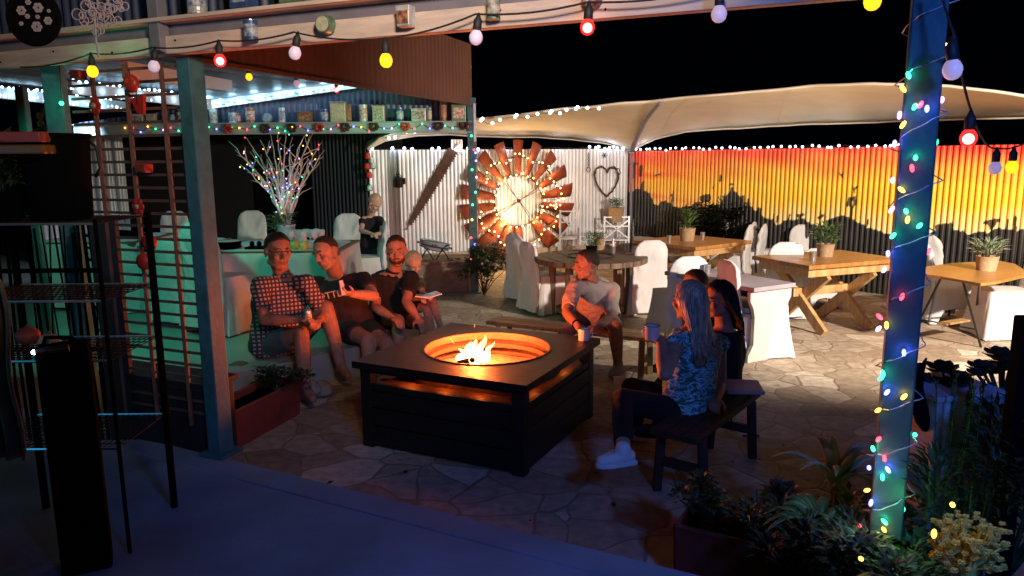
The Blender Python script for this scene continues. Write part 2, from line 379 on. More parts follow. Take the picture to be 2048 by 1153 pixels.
# tin shelf beam across the back of the dining shelter
zA = at(600, 268, BY).z; zB = at(600, 246, BY).z
xA = at(150, 270, BY).x; xB = P3.x
M['tealbeam'] = mat('teal_beam_paint', (.30, .38, .36), .5, var=.2, vs=5)
t = thing('tin_shelf_beam', 'teal steel beam with a row of old tins across the dining shelter', 'beam', (xB, BY, zA))
MB().box(((xA + xB) / 2, BY, (zA + zB) / 2), (xB - xA, .05, zB - zA - .02)).build('web', M['tealbeam'], t)
MB().box(((xA + xB) / 2, BY - .02, zB - .004), (xB - xA, .16, .014)).build('shelf_board', M['tealbeam'], t)
MB().box(((xA + xB) / 2, BY - .02, zA + .002), (xB - xA, .10, .012)).build('bottom_flange', M['tealbeam'], t)
M['gable'] = mat('blue_grey_gable', (.065, .085, .15), .5, .2, var=.15, vs=2)
gx = lambda px, py: at(px, py, BY + .1)
q1 = gx(410, 212); q2 = gx(740, 168)
slope = (q2.z - q1.z) / (q2.x - q1.x)
gz = lambda x: q1.z + (x - q1.x) * slope
tag(corr('gable_wall', V((xA, BY + .1, 0)), V((xB, BY + .1, 0)), zB - .02, 3.0, .075, .008, M['gable'], top=lambda s_: gz(xA + s_)), 'blue grey corrugated gable wall behind the row of old tins', 'gable')
# ceiling of the dining shelter
mb = MB(); N_ = 60
for i in range(N_ + 1):
    for j in range(2):
        y = [4.0, BY + .1][j]; x1 = F1.x + (y - F1.y) / (F0b.y - F1.y) * (F0b.x - F1.x)
        x = xA - 3 + (x1 - xA + 3) * i / N_
        mb.v.append(V((x - .04, y, (gz(x) if x > q1.x else q1.z + (q1.x - x) * .07) + .05 + .006 * math.sin(i * 3)))); mb.c.append(None)
for i in range(N_): mb.f.append((2 * i, 2 * i + 1, 2 * i + 3, 2 * i + 2))
M['ceil'] = mat('roof_sheet', (.13, .16, .22), .5, .2, var=.2, vs=2)
tag(mb.build('dining_roof', M['ceil'], solid=.02), 'blue grey sheet roof over the dining shelter', 'roof')
M['white_beam'] = mat('white_rafter', (.75, .78, .8), .5)
def rafter(a, b, lab, h=.12):
    return tag(MB().beam(a, b, .05, h).build('rafter', M['white_beam']), lab, 'rafter')
RA = [(at(385, 214, BY + .02), at(745, 163, BY + .02), 'white sloping rafter under the gable wall edge lined with white lights'),
      (at(-30, 183, 8.3), at(250, 214, 9.6), 'white rafter at the far left lined with two rows of white lights'),
      (at(140, 176, 7.6), at(420, 208, 9.7), 'white rafter behind the lattice top lined with white lights'),
      (at(250, 140, 5.6), at(460, 172, 8.6), 'plain white purlin under the roof sheet behind the corner post')]
for a, b, l in RA: rafter(a, b, l)

# dark back walls of the dining area
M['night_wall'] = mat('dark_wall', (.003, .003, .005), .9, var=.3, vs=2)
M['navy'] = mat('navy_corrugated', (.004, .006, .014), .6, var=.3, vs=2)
WL = at(735, 297, 11.7); WL.z = 0; WC = at(1258, 303, 13.3); WC.z = 0
ME = V((6.02, 8.6, 0)); md_ = (ME - WC).normalized(); ME = ME + md_ * 2.6
a = at(620, 300, 12.2); b = WL + V((-.02, .0, 0))
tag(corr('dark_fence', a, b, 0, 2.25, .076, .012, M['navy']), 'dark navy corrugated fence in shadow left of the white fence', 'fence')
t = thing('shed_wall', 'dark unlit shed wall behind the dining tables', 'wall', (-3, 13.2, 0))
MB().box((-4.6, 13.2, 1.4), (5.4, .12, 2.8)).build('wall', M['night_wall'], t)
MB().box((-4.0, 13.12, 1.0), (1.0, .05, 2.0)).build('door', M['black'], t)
# bright fence glimpsed on the far left
wl0 = at(60, 300, 11.4); wl1 = at(246, 300, 11.9)
M['whitefence'] = mat('whitewashed_corrugated', (.74, .77, .82), .38, .25, col2=(.56, .56, .58), vs=4, stretch=(1, 1, .4))
tag(corr('white_fence', wl0, wl1, 0, 2.25, .14, .04, M['whitefence'], sharp=3, rib=-.2), 'white corrugated fence section seen through the lattice on the far left', 'fence')
# far unlit hedge line and boundary
tag(corr('white_fence', WL, WC, 0, 2.0, .066, .024, M['whitefence'], sharp=3.2, rib=-.25), 'bright white corrugated fence behind the windmill fan', 'fence')
wn = V((WC.y - WL.y, WL.x - WC.x, 0)).normalized()
if wn.y > 0: wn = -wn
wd_ = (WC - WL).normalized()
M['footing'] = mat('rendered_footing', (.42, .34, .25), .8, var=.25, vs=5, bump=.2)
tag(MB().beam(WL + wn * .07 + V((0, 0, .17)), WC + wn * .07 + V((0, 0, .17)), .07, .34).build('fence_footing', M['footing'], bevel=.01), 'low tan rendered footing along the white fence', 'low wall')

# ---- mural fence: painted sunset and bush silhouettes
mn = V((md_.y, -md_.x, 0))
if mn.y > 0: mn = -mn
def ms(px, py):
    p = onwall(px, py, WC, ME); return ((p - WC).dot(md_), p.z)
sky = [(1250, 385), (1262, 382), (1275, 378), (1290, 382), (1300, 388), (1308, 408), (1315, 412), (1322, 404), (1332, 402), (1345, 409), (1362, 418), (1372, 411), (1388, 412), (1400, 415), (1425, 414), (1440, 408), (1450, 394), (1457, 385), (1465, 382), (1475, 386), (1484, 398), (1490, 411), (1500, 410), (1508, 422), (1520, 424), (1528, 436), (1545, 440), (1555, 448), (1575, 440), (1590, 441), (1605, 438), (1615, 444), (1630, 453), (1645, 449), (1655, 441), (1672, 434), (1690, 433), (1705, 437), (1715, 443), (1735, 453), (1750, 459), (1765, 466), (1800, 470), (1850, 472), (1868, 462), (1880, 452), (1890, 450), (1900, 458), (1925, 463), (1945, 468), (1960, 462), (1975, 466), (2000, 455), (2020, 460), (2048, 458), (2090, 465), (2200, 470)]
SK = sorted(ms(x, y) for x, y in sky)
def skyz(s_):
    if s_ <= SK[0][0]: return SK[0][1]
    for (a, b), (c, d) in zip(SK, SK[1:]):
        if a <= s_ <= c: return b + (d - b) * (s_ - a) / (c - a + 1e-9)
    return SK[-1][1]
strokes = []   # (s0,z0,s1,z1,width)
def stroke(pts, wpx):
    q = [ms(*p) for p in pts]
    for a, b in zip(q, q[1:]): strokes.append((a[0], a[1], b[0], b[1], wpx))
stroke([(1268, 388), (1267, 328)], .018); stroke([(1260, 330), (1275, 327)], .02); stroke([(1262, 322), (1270, 330)], .02)
stroke([(1281, 385), (1282, 334)], .02); stroke([(1281, 350), (1282, 334)], .05); stroke([(1285, 378), (1286, 366)], .035)
stroke([(1343, 410), (1346, 382)], .015); stroke([(1341, 392), (1346, 388)], .02)
stroke([(1411, 416), (1410, 398)], .02); stroke([(1411, 406), (1404, 397)], .018); stroke([(1411, 406), (1418, 397)], .018); stroke([(1406, 398), (1416, 396)], .085)
stroke([(1386, 412), (1390, 408), (1400, 408)], .03)
stroke([(1463, 388), (1464, 379)], .04); stroke([(1460, 369), (1467, 369)], .014)
for a in ((1437, 395), (1440, 392), (1446, 393), (1449, 388), (1433, 401)): stroke([(1447, 412), a], .014)
stroke([(1426, 376), (1428, 370)], .02); stroke([(1440, 362), (1441, 352)], .02)
stroke([(1485, 404), (1486, 393)], .025); stroke([(1495, 415), (1497, 400)], .03); stroke([(1516, 432), (1518, 420)], .05)
for x in (1545, 1553, 1577, 1600, 1597): stroke([(x, 444), (x + 2, 428 + (x % 5))], .016)
stroke([(1600, 436), (1593, 430), (1606, 430)], .022)
stroke([(1640, 452), (1641, 424)], .016); stroke([(1648, 450), (1650, 434)], .018); stroke([(1638, 436), (1644, 432)], .03)
stroke([(1702, 438), (1703, 415), (1698, 408), (1699, 398)], .028); stroke([(1703, 418), (1709, 408), (1708, 395), (1704, 398)], .02); stroke([(1695, 407), (1704, 398)], .03); stroke([(1692, 412), (1700, 410)], .018)
stroke([(1704, 374), (1708, 380), (1713, 373)], .014); stroke([(1708, 380), (1709, 386)], .012)
stroke([(1678, 346), (1682, 351), (1687, 345)], .014); stroke([(1682, 351), (1684, 356)], .014)
stroke([(1309, 352), (1320, 349)], .014)
stroke([(1734, 452), (1736, 440)], .016)
stroke([(1982, 462), (1978, 446)], .022); stroke([(1982, 455), (1990, 444)], .03); stroke([(1970, 446), (1994, 441)], .035); stroke([(2012, 460), (2015, 440)], .02); stroke([(2028, 460), (2030, 436)], .03)
stroke([(1876, 455), (1900, 452)], .05)
ZT = 1.96
def lerp(a, b, t): t = max(0, min(1, t)); return tuple(x + (y - x) * t for x, y in zip(a, b))
sL = ms(1258, 340)[0]; s1300 = ms(1300, 340)[0]; s1430 = ms(1440, 340)[0]; s1560 = ms(1560, 440)[0]; s1640 = ms(1650, 440)[0]
def mural(s_, z):
    nzv = noise.noise(V((s_ * 1.2, z * 5, 3.1))); n2 = noise.noise(V((s_ * 9, z * 9, 1.1))); n3 = noise.noise(V((s_ * 28, 2, z * 28)))
    if z < skyz(s_) + .028 * n2 + .010 * n3: 
        g_ = .018 + .012 * noise.noise(V((s_ * 6, z * 6, 9)))
        return (g_ * 1.1, g_, g_ * .9)
    for (a, b, c, d, wd) in strokes:
        if abs(s_ - (a + c) / 2) > .6: continue
        L2 = (c - a) ** 2 + (d - b) ** 2; t_ = max(0, min(1, ((s_ - a) * (c - a) + (z - b) * (d - b)) / (L2 + 1e-9)))
        if math.hypot(s_ - a - t_ * (c - a), z - b - t_ * (d - b)) < wd * .75: return (.05, .03, .01)
    f = (ZT - z) / ZT
    red = (.80, .045, .02); org = (.85, .22, .03); yel = (.92, .56, .03); pale = (.85, .72, .42)
    f2 = f + .06 * nzv
    c = lerp(red, org, f2 / .10) if f2 < .10 else lerp(org, yel, (f2 - .10) / .16)
    lw = max(0, 1 - (s_ - s1300) / (s1430 - s1300 + .3))
    lw = min(1, max(0, lw))
    band = max(0, math.sin(z * 15 + s_ * 1.3 + 1.5 * nzv + 2)) ** 2
    c = lerp(c, (.82, .14, .03), lw * (band * .65 + .2) * (1 if f > .1 else .3))
    if s_ < s1300 * .75: c = lerp(c, (.72, .05, .02), .75)
    mid = max(0, 1 - abs(s_ - (s1560 + s1640) / 2) / .9)
    up = z - skyz(s_)
    c = lerp(c, pale, max(0, 1 - up / .28) * (.25 + .75 * mid) * .9)
    if s_ > s1640 + .5: c = lerp(c, pale, max(0, 1 - up / .3) * .6)
    return c
M['mural'] = mat('mural_paint', (1, 1, 1), .5, attr=True, var=.05, vs=12)
tag(corr('mural_fence', WC + V((.01, 0, 0)), ME, 0, ZT, .072, .019, M['mural'], dz=.015, paint=mural, sharp=1.9, rib=.45), 'corrugated fence painted with a red and yellow sunset over black bush silhouettes', 'fence')
M['capping'] = mat('fence_capping', (.10, .08, .07), .6)

# stretch tent --------------------------------------------------------
far_e = [(735, 299, 11.6), (770, 281, 11.7), (830, 271, 12.0), (900, 270, 12.3), (980, 273, 12.6), (1080, 275, 13.0), (1150, 279, 13.2), (1210, 287, 13.3), (1245, 296, 13.3), (1262, 302, 13.25), (1282, 291, 13.1), (1310, 278, 12.8), (1370, 264, 12.3), (1450, 258, 11.9), (1600, 249, 11.2), (1750, 244, 10.5), (1900, 239, 9.8), (2048, 236, 9.1), (2200, 230, 8.4)]
near_e = [(733, 297, 11.4), (760, 276, 11.2), (815, 258, 11.2), (880, 248, 11.0), (960, 238, 10.4), (1050, 228, 10.2), (1120, 219, 10.0), (1180, 214, 9.9), (1240, 208, 9.8), (1300, 203, 9.8), (1330, 200, 9.7), (1370, 196, 9.6), (1420, 191, 9.4), (1500, 184, 9.2), (1620, 173, 8.8), (1750, 167, 8.2), (1900, 173, 7.7), (2048, 192, 7.2), (2200, 220, 6.8)]
FE = [at(*p) for p in far_e]; NE_ = [at(*p) for p in near_e]
def tentp(u, v):
    x = u * (len(FE) - 1); i = min(int(x), len(FE) - 2); f = x - i
    f = f * f * (3 - 2 * f) * .3 + f * .7
    a = FE[i].lerp(FE[i + 1], f); b = NE_[i].lerp(NE_[i + 1], f)
    p = a.lerp(b, v); p.z += .10 * math.sin(math.pi * v) + .012 * noise.noise(p * 2.5); return p
t = thing('stretch_tent', 'large beige stretch tent canopy over the courtyard tables', 'tent', (2, 11, 2.2))
MB().grid(tentp, 90, 14).build('canopy', M['tent'], t, smooth=True, solid=.006)
MB().tube([tentp(i / 90, 0) for i in range(91)], .018, 6).build('hem', M['tent'], t, smooth=True)
MB().tube([tentp(i / 90, 1) for i in range(91)], .016, 6).build('hem', M['tent'], t, smooth=True)
sp = [tentp(9 / 18 + (.038) * v, v) + V((0, -.02, -.035)) for v in [i / 12 for i in range(13)]]
MB().tube(sp, [.05 - .02 * i / 12 for i in range(13)], 8, flat=.4).build('seam_strap', M['grey_paint'], t, smooth=True)
for uu in (.17, .30, .62, .76, .90):
    MB().tube([tentp(uu, v / 16) + V((0, 0, -.004)) for v in range(17)], .0015, 4).build('panel_seam', M['tent'], t, smooth=True)
tp = FE[9]
t = thing('tent_pole', 'grey steel tent pole at the corner where the two fences meet', 'pole', (tp.x, tp.y - .1, 0))
MB().tube([(tp.x, tp.y - .10, 0), (tp.x, tp.y - .10, tp.z - .02)], .022, 10).build('pole', M['grey_paint'], t, smooth=True)
MB().ell((tp.x, tp.y - .10, tp.z - .02), .045, nu=10, nv=6).build('pole_cap', M['tin'], t, smooth=True)
# ================================================================== FURNITURE AND OBJECTS
# ---- covered chairs (face +Y locally)
def chair_cover(arch=0.0, seed=0, hgt=.87, wd=.43, flare=.045, folds=.009):
    r_ = random.Random(seed); ph = r_.uniform(0, 6)
    def loop(a, hx, hy):
        c, s = math.cos(a), math.sin(a); e = .32
        return hx * math.copysign(abs(c) ** e, c), hy * math.copysign(abs(s) ** e, s)
    hx, hy = wd / 2, .225; sz = .465
    def f(u, v):
        a = 2 * math.pi * u
        corner = abs(math.sin(2 * a)) ** 1.5
        z0 = .012 + arch * max(0, 1 - corner * 1.6)
        z = z0 + (sz - z0) * v
        k = (1 - v) ** 1.4
        x, y = loop(a, hx + flare * k * (.45 + corner), hy + flare * k * (.45 + corner))
        fo = folds * k * math.sin(a * 11 + ph) + folds * .7 * k * math.sin(a * 23 + 2 * ph)
        n = math.hypot(x, y); return V((x + x / n * fo, y + y / n * fo, z))
    sk = MB().grid(f, 72, 10)
    # seat top
    def g(u, v):
        a = 2 * math.pi * u; x, y = loop(a, hx * v, hy * v); return V((x, y, sz + .012 * (1 - v * v)))
    sk.grid(g, 36, 4)
    bk = MB()
    def h(u, v):
        a = 2 * math.pi * u; z = .05 + (hgt - .05) * v if True else 0
        zz = z / hgt
        wtop = hx * (1.02 - .10 * max(0, zz - .5))
        if zz > .76: q = (zz - .76) / .24; wtop *= math.sqrt(max(0, 1 - (q * .93) ** 3.0))
        lean = -.03 - .10 * max(0, (z - .40)) - (.03 * (1 - min(1, z / .45)))
        th = .035 * (1 - .6 * max(0, zz - .9) / .1)
        c, s = math.cos(a), math.sin(a)
        x = wtop * math.copysign(abs(c) ** .5, c); y = -hy + .01 + lean + th * math.copysign(abs(s) ** .7, s)
        y += -.02 * math.cos(x / wd * 2.6) * zz
        q_ = noise.noise(V((x * 5 + seed, z * 3, seed))); cr = .007 * math.sin((x * 30 + z * 16 + 5 * q_) + ph) * (0.3 + zz) + .006 * math.sin(z * 34 - abs(x) * 26 + ph + 6 * q_) * (1 if c * c < 2 else 0)
        lowk = max(0, 1 - z / .62); y += (.013 * math.sin(x * 44 + ph * 2) + .008 * math.sin(x * 83 + ph)) * lowk - .05 * lowk ** 2
        if zz > .62 and zz < .9: y -= .010 * math.exp(-((x * 9 - 3 * (zz - .75)) ** 2) * 6) + .008 * math.sin((x + z) * 60 + ph) * (zz - .62)
        return V((x + flare * .6 * math.copysign(1, x) * max(0, 1 - z / .45) ** 1.5 * abs(c), y + cr, z))
    bk.grid(h, 36, 22)
    n = len(bk.v); bk.f.append(tuple(k * 23 + 22 for k in range(36)))
    return sk, bk
CH = {}
def make_chair(kind, **kw):
    t = thing('covered_chair', 'x', 'chair', local=True)
    sk, bk = chair_cover(**kw)
    sk.build('seat_cover', M['cloth'], t, smooth=True); bk.build('back_cover', M['cloth'], t, smooth=True)
    l = MB(); 
    for i, (sx, sy) in enumerate(((-1, -1), (1, -1), (1, 1), (-1, 1))):
        MB().tube([(sx * .17, sy * .18, .45), (sx * .20, sy * .215, 0)], .012, 8).build('leg', M['dark_iron'], t)
    return t
CH['drape'] = make_chair('drape', seed=1); CH['arch'] = make_chair('arch', arch=.16, seed=2, flare=.05, folds=.002); CH['drape2'] = make_chair('d2', seed=5, folds=.012, flare=.06, hgt=.9)
used = set()
def chair(kind, px, py, face, label, group, z=0.0, s=1.0):
    p = gr(px, py, z); o = CH[kind]
    if kind in used: o = dup(o)
    used.add(kind); o.location = p; o.rotation_euler = (0, 0, R(face)); o.scale = (s, s, s); o['label'] = label; o['group'] = group
    return o
G1 = 'white covered chairs around the courtyard tables'; G2 = 'white covered chairs on the raised dining floor'
# face: rotation of +Y ; 0 = faces away from camera, 90 = faces left, -90 faces right, 180 faces camera
chair('drape', 1098, 622, -62, 'white covered chair facing right just left of the man in the beige t-shirt', G1)
chair('drape2', 1066, 598, -55, 'white covered chair seen edge on at the left end of the round table', G1)
chair('drape2', 1281, 622, 12, 'white covered chair with its back to us between the seated man and the round table', G1)
chair('drape', 1326, 572, 70, 'white covered chair with a creased rounded back right of the round table', G1)
chair('drape', 1352, 668, 10, 'blue shadowed covered chair at the left end of the white bench table', G1)
chair('drape', 1408, 548, 85, 'white covered chair facing left, leftmost at the near side of the far pine table', G1)
chair('drape2', 1452, 572, 62, 'grey shaded covered chair back, the middle one right of the far pine table', G1)
chair('drape', 1482, 562, 60, 'tall covered chair in shadow at the right corner of the far pine table', G1)
chair('arch', 1293, 528, 180, 'low white chair back peeping over the left of the far pine table', G1)
chair('arch', 1350, 520, 180, 'low white chair back peeping over the far pine table behind its pot plant', G1)
chair('drape2', 1548, 630, 0, 'covered chair with a knotted back seen over the white bench table', G1)
chair('arch', 1545, 560, -120, 'white chair at the far left corner of the middle pine table', G1)
chair('arch', 1612, 575, 170, 'white chair with an oval back behind the middle pine table', G1)
chair('arch', 1640, 612, 175, 'white chair with arched skirt seen through the legs of the middle pine table', G1, s=.8)
chair('drape', 1508, 706, -80, 'bright white covered chair just right of the dark haired woman', G1, s=1.04)
chair('arch', 1882, 640, -88, 'white chair with arched skirt at the left of the plywood table', G1, s=1.05)
chair('arch', 1868, 600, -60, 'white chair half hidden by the fairy light post at the plywood table', G1)
chair('arch', 1905, 575, 180, 'small white chair on the far side of the plywood table', G1)
chair('drape', 1998, 672, 84, 'large bright white chair at the right edge of the plywood table', G1, s=1.05)
chair('arch', 2050, 590, 160, 'white chair cut by the right image edge behind the plywood table', G1)
# left dining area
chair('drape2', 470, 655, -30, 'large draped white chair directly right of the corner post', G2, z=RZ, s=1.16)
chair('drape', 497, 545, 180, 'white chair beyond the set table left of the branch centrepiece', G2, z=RZ)
chair('drape', 685, 560, 170, 'white chair beyond the set table right of the wine glasses', G2, z=RZ)
chair('drape', 722, 590, 110, 'white chair at the right end of the set table', G2, z=RZ)
chair('drape', 600, 610, 0, 'shaded chair behind the man in the checked shirt', G2, z=RZ)
chair('drape', 385, 640, -20, 'draped white chair seen through the lattice beside the corner post', G2, z=RZ)
chair('drape2', 283, 618, -60, 'bluish covered chair with a dark jacket seen through the lattice', G2, z=RZ)
chair('drape', 340, 545, 180, 'white chair at the back of the left table seen through the lattice top', G2, z=RZ)
for k in CH.values():
    pass

# ---- tables
def rect(px):                          # centre and axes from 4 seen corners (A,B near short side, C, D)
    A, B, C, D = px; c = (A + B + C + D) / 4; u = ((B - A) + (C - D)); w = u.length / 2; u.normalize()
    L = (((C - B) + (D - A)).dot(V((-u.y, u.x, 0)))) / 2; v = V((-u.y, u.x, 0)) * (1 if L > 0 else -1)
    return c, u, v, w, abs(L)
def pine_table(corners, label, h=.76, group='pine tables under the tent'):
    c, u, v, W, L = rect([gr(x, y, h) for x, y in corners]); c = V((c.x, c.y, 0))
    print('TABLE', round(W, 2), round(L, 2))
    t = thing('pine_table', label, 'table', c, group)
    n = 6
    for i in range(1): 
        tb = MB()
        for k in range(n):
            o = (k + .5) / n - .5
            tb.beam(c + u * (o * W) - v * L / 2 + V((0, 0, h - .022)), c + u * (o * W) + v * L / 2 + V((0, 0, h - .022)), W / n - .003, .044)
        tb.build('tabletop', M['pine_top'], t, bevel=.004)
    a = MB()
    for s_ in (-1, 1):
        a.beam(c + u * (s_ * (W / 2 - .08)) - v * (L / 2 - .08) + V((0, 0, h - .09)), c + u * (s_ * (W / 2 - .08)) + v * (L / 2 - .08) + V((0, 0, h - .09)), .035, .09)
        a.beam(c + v * (s_ * (L / 2 - .07)) - u * (W / 2 - .06) + V((0, 0, h - .09)), c + v * (s_ * (L / 2 - .07)) + u * (W / 2 - .06) + V((0, 0, h - .09)), .035, .088)
    a.build('apron', M['pine'], t, bevel=.003)
    for s_ in (-1, 1):
        e = c + v * (s_ * (L / 2 - .32))
        w2 = W / 2 - .10
        for q in (-1, 1):
            MB().beam(e + v * (q * .026) + u * (q * w2) + V((0, 0, h - .13)), e + v * (q * .026) - u * (q * (w2 + .05)) + V((0, 0, 0.01)), .05, .11, up=u).build('cross_leg', M['pine'], t, bevel=.004)
    MB().beam(c - v * (L / 2 - .20) + V((0, 0, .40)), c + v * (L / 2 - .20) + V((0, 0, .40)), .045, .09).build('stretcher', M['pine'], t, bevel=.003)
    return t
pine_table([(1255, 480), (1394, 495), (1502, 482), (1385, 470)], 'pine table farthest back in front of the mural, left of the others')
pine_table([(1509, 515), (1644, 534), (1781, 516), (1672, 497)], 'pine table with X shaped trestle legs in the middle under the tent')
# plywood table with clipped corners on a metal trestle
h = .74
pl = [gr(x, y, h) for x, y in ((1800, 541), (1882, 553), (1962, 567), (1992, 564), (2062, 548), (2030, 528), (2000, 522), (1905, 526))]
pc = sum(pl, V()) / 8; pc.z = 0
t = thing('plywood_table', 'plywood table with clipped corners on thin folding metal legs at the right', 'table', pc)
MB().prism([(p.x, p.y) for p in pl], h - .025, h).build('tabletop', M['pine_top'], t, bevel=.003)
def w3(px, py, z): return gr(px, py, z)
for a, b in (((1884, 553, h - .03), (1832, 655, 0)), ((1960, 562, h - .03), (1950, 640, .02)), ((1925, 560, h - .03), (1962, 695, 0))):
    MB().tube([gr(*a), gr(*b)], .011, 8).build('leg', M['dark_iron'], t)
MB().tube([gr(1845, 640, .1), gr(1955, 660, .1)], .008, 8).build('leg_brace', M['dark_iron'], t)
MB().beam(gr(1885, 648, .2), gr(1932, 640, .2), .09, .02).build('footrest', M['plank'], t)

# white bench-like table with shaped end boards
h = .70
a, b = gr(1519, 577, h), gr(1337, 541, h); c_, d2 = gr(1582, 566, h), gr(1432, 533, h)
c, u, v, W, L = rect([a, c_, d2, b]); c.z = 0
print('T4', W, L)
L = min(L, 2.2); cc = (a + c_) / 2; cc.z = 0; c = cc + v * L / 2
M['lilac'] = mat('lilac_tone', (.34, .29, .33), .6, var=.15, vs=4)  # bench top's shade is put into this darker mauve colour
t = thing('bench_table', 'pale painted table with curved solid end boards and a mauve shade-tinted top', 'table', c)
MB().beam(c - v * L / 2 + V((0, 0, h - .02)), c + v * L / 2 + V((0, 0, h - .02)), W, .04).build('tabletop', M['lilac'], t, bevel=.004)
prof = [(-.5, 0), (.5, 0), (.5, .06), (.42, .14), (.40, .40), (.44, .52), (.5, .57), (.5, .655), (-.5, .655), (-.5, .57), (-.42, .50), (-.38, .42), (-.38, .16), (-.45, .10), (-.5, .06)]
for s_ in (-1, 1):
    e = c + v * (s_ * (L / 2 - .06)); mb = MB()
    P = [e + v * (q * .02) + u * (x * W * .98) + V((0, 0, z)) for q in (-1, 1) for x, z in prof]; n = len(prof)
    mb.add(P, [tuple(range(n))[::-1], tuple(range(n, 2 * n))] + [(i, (i + 1) % n, n + (i + 1) % n, n + i) for i in range(n)])
    mb.build('end_board', M['cloth'] if False else mat('white_painted_board', (.56, .52, .45), .6, var=.1), t, bevel=.004)
MB().beam(c - v * (L / 2 - .08) + V((0, 0, .60)), c + v * (L / 2 - .08) + V((0, 0, .60)), .03, .11).build('apron', M['lilac'], t)
MB().beam(c - u * .12 - v * (L / 2 - .08) + V((0, 0, .42)), c - u * .12 + v * (L / 2 - .08) + V((0, 0, .42)), .18, .03).build('shelf', M['lilac'], t)

# round spool table
h = .72; rc = gr(1181, 513, h); rr = .66; rcx = V((rc.x, rc.y, 0))
t = thing('round_table', 'round weathered wooden spool table with an iron ring set in its top', 'table', rcx)
tb = MB()
nb = 9
for k in range(nb):
    x0 = -rr + 2 * rr * k / nb; x1 = x0 + 2 * rr / nb - .006
    ya = [math.sqrt(max(0, rr * rr - x * x)) for x in (x0, (x0 + x1) / 2, x1)]
    poly = [(x0, -ya[0]), ((x0 + x1) / 2, -ya[1]), (x1, -ya[2]), (x1, ya[2]), ((x0 + x1) / 2, ya[1]), (x0, ya[0])]
    tb.prism(poly, h - .06 + .002 * (k % 2), h + .002 * (k % 2), M=Matrix.Rotation(R(20), 4, 'Z'), c=rcx)
tb.build('tabletop', M['old_wood'], t, bevel=.004)
MB().tube([rcx + V((.27 * math.cos(a_ * .2094), .27 * math.sin(a_ * .2094), h + .006)) for a_ in range(31)], .009, 6).build('iron_ring', M['dark_iron'], t)
for k in range(5):
    a_ = k * 2 * math.pi / 5 + .3; p = rcx + V((.46 * math.cos(a_), .46 * math.sin(a_), 0))
    MB().box(p + V((0, 0, h / 2 - .03)), (.07, .07, h - .06), Matrix.Rotation(a_, 4, 'Z')).build('leg', M['old_wood'], t, bevel=.004)
MB().lathe(rcx, [(.40, .08), (.40, .12)], 28).build('lower_shelf', M['old_wood'], t)

# ---- cups, pots
def tin_cup(px, py, z, label, group, r=.032, hh=.085):
    p = gr(px, py, z); t = thing('tin_cup', label, 'cup', p, group, local=True)
    MB().lathe((0, 0, 0), [(r * .78, 0), (r * .8, .004), (r, hh), (r * 1.04, hh + .002), (r * .93, hh), (r * .74, .01)], 16, cap=False).build('bowl', M['tin'], t, smooth=True)
    MB().lathe((0, 0, .003), [(r * .76, 0), (r * .77, .004)], 16).build('cup_base', M['tin'], t)
    return t
GC = 'galvanised cups on the courtyard tables'
tin_cup(1338, 485, .76, 'small tin cup at the front left of the far pine table', GC)
tin_cup(1405, 478, .76, 'small tin cup right of the pot on the far pine table', GC)
tin_cup(1625, 522, .76, 'tin cup beside the pot on the middle pine table', GC, r=.038, hh=.095)
tin_cup(1414, 547, .70, 'tin cup on the bench table behind the women', GC, r=.038)
tin_cup(1226, 507, .72, 'tin cup holding a small figurine on the round table', GC, r=.035)

def leafy(mb, c, n, R0, leaf, wdt, up=.6, droop=.2, hgt=.2, seed=0, curl=.0):
    r_ = random.Random(seed); c = V(c)
    for i in range(n):
        a = r_.uniform(0, 6.283); e = r_.random() ** .6; base = c + V((math.cos(a) * R0 * e * .75, math.sin(a) * R0 * e * .75, hgt * r_.random() ** .8))
        d = V((math.cos(a) * (.5 + e), math.sin(a) * (.5 + e), up + r_.uniform(-.5, .6))).normalized()
        L = leaf * r_.uniform(.6, 1.25); sd = d.cross(V((r_.uniform(-.3, .3), r_.uniform(-.3, .3), 1))).normalized() * wdt * r_.uniform(.7, 1.2)
        nn = sd.cross(d).normalized()
        m1 = base + d * L * .45 + nn * L * .06; tip = base + d * L - nn * L * droop
        mb.add([base, m1 + sd * .5, tip, m1 - sd * .5, m1 - nn * L * .04], [(0, 1, 4), (1, 2, 4), (2, 3, 4), (3, 0, 4)])
    return mb
def pot_plant(px, py, z, label, group, r=.085, hh=.13, leafm='leaf', n=170, leaf=.06, wdt=.018, R0=.10, hgt=.14, seed=1, up=.6, potm='hessian', p=None, scale=1):
    p = gr(px, py, z) if p is None else p; t = thing('pot_plant', label, 'pot plant', p, group, local=True)
    MB().lathe((0, 0, 0), [(r * .82, 0), (r * .9, hh * .4), (r, hh * .97), (r * 1.04, hh), (r * .92, hh), (r * .9, hh * .85)], 22, cap=False).build('pot', M[potm], t, smooth=True)
    MB().lathe((0, 0, hh * .84), [(r * .91, 0), (r * .5, .012), (.001, .016)], 18).build('soil', M['black'], t)
    leafy(MB(), (0, 0, hh), n, R0, leaf, wdt, up=up, hgt=hgt, seed=seed).build('foliage', M[leafm], t)
    st = MB(); r_ = random.Random(seed)
    for i in range(9):
        a = r_.uniform(0, 6.28); st.tube([(0, 0, hh * .8), (math.cos(a) * R0 * .5, math.sin(a) * R0 * .5, hh + hgt * r_.uniform(.4, 1))], .003, 5)
    st.build('stem', M['leaf_dark'], t)
    return t
GP = 'pot plants on the courtyard tables'
pot_plant(1374, 482, .76, 'round leafed plant in a hessian pot on the far pine table', GP, r=.105, hh=.17, R0=.13, hgt=.22, n=130, leaf=.085, wdt=.04, seed=2, up=.9)
pot_plant(1650, 513, .76, 'bushy broad leafed plant in a white topped pot on the middle pine table', GP, r=.095, hh=.14, R0=.17, hgt=.20, n=190, leaf=.085, wdt=.032, seed=3, up=.7)
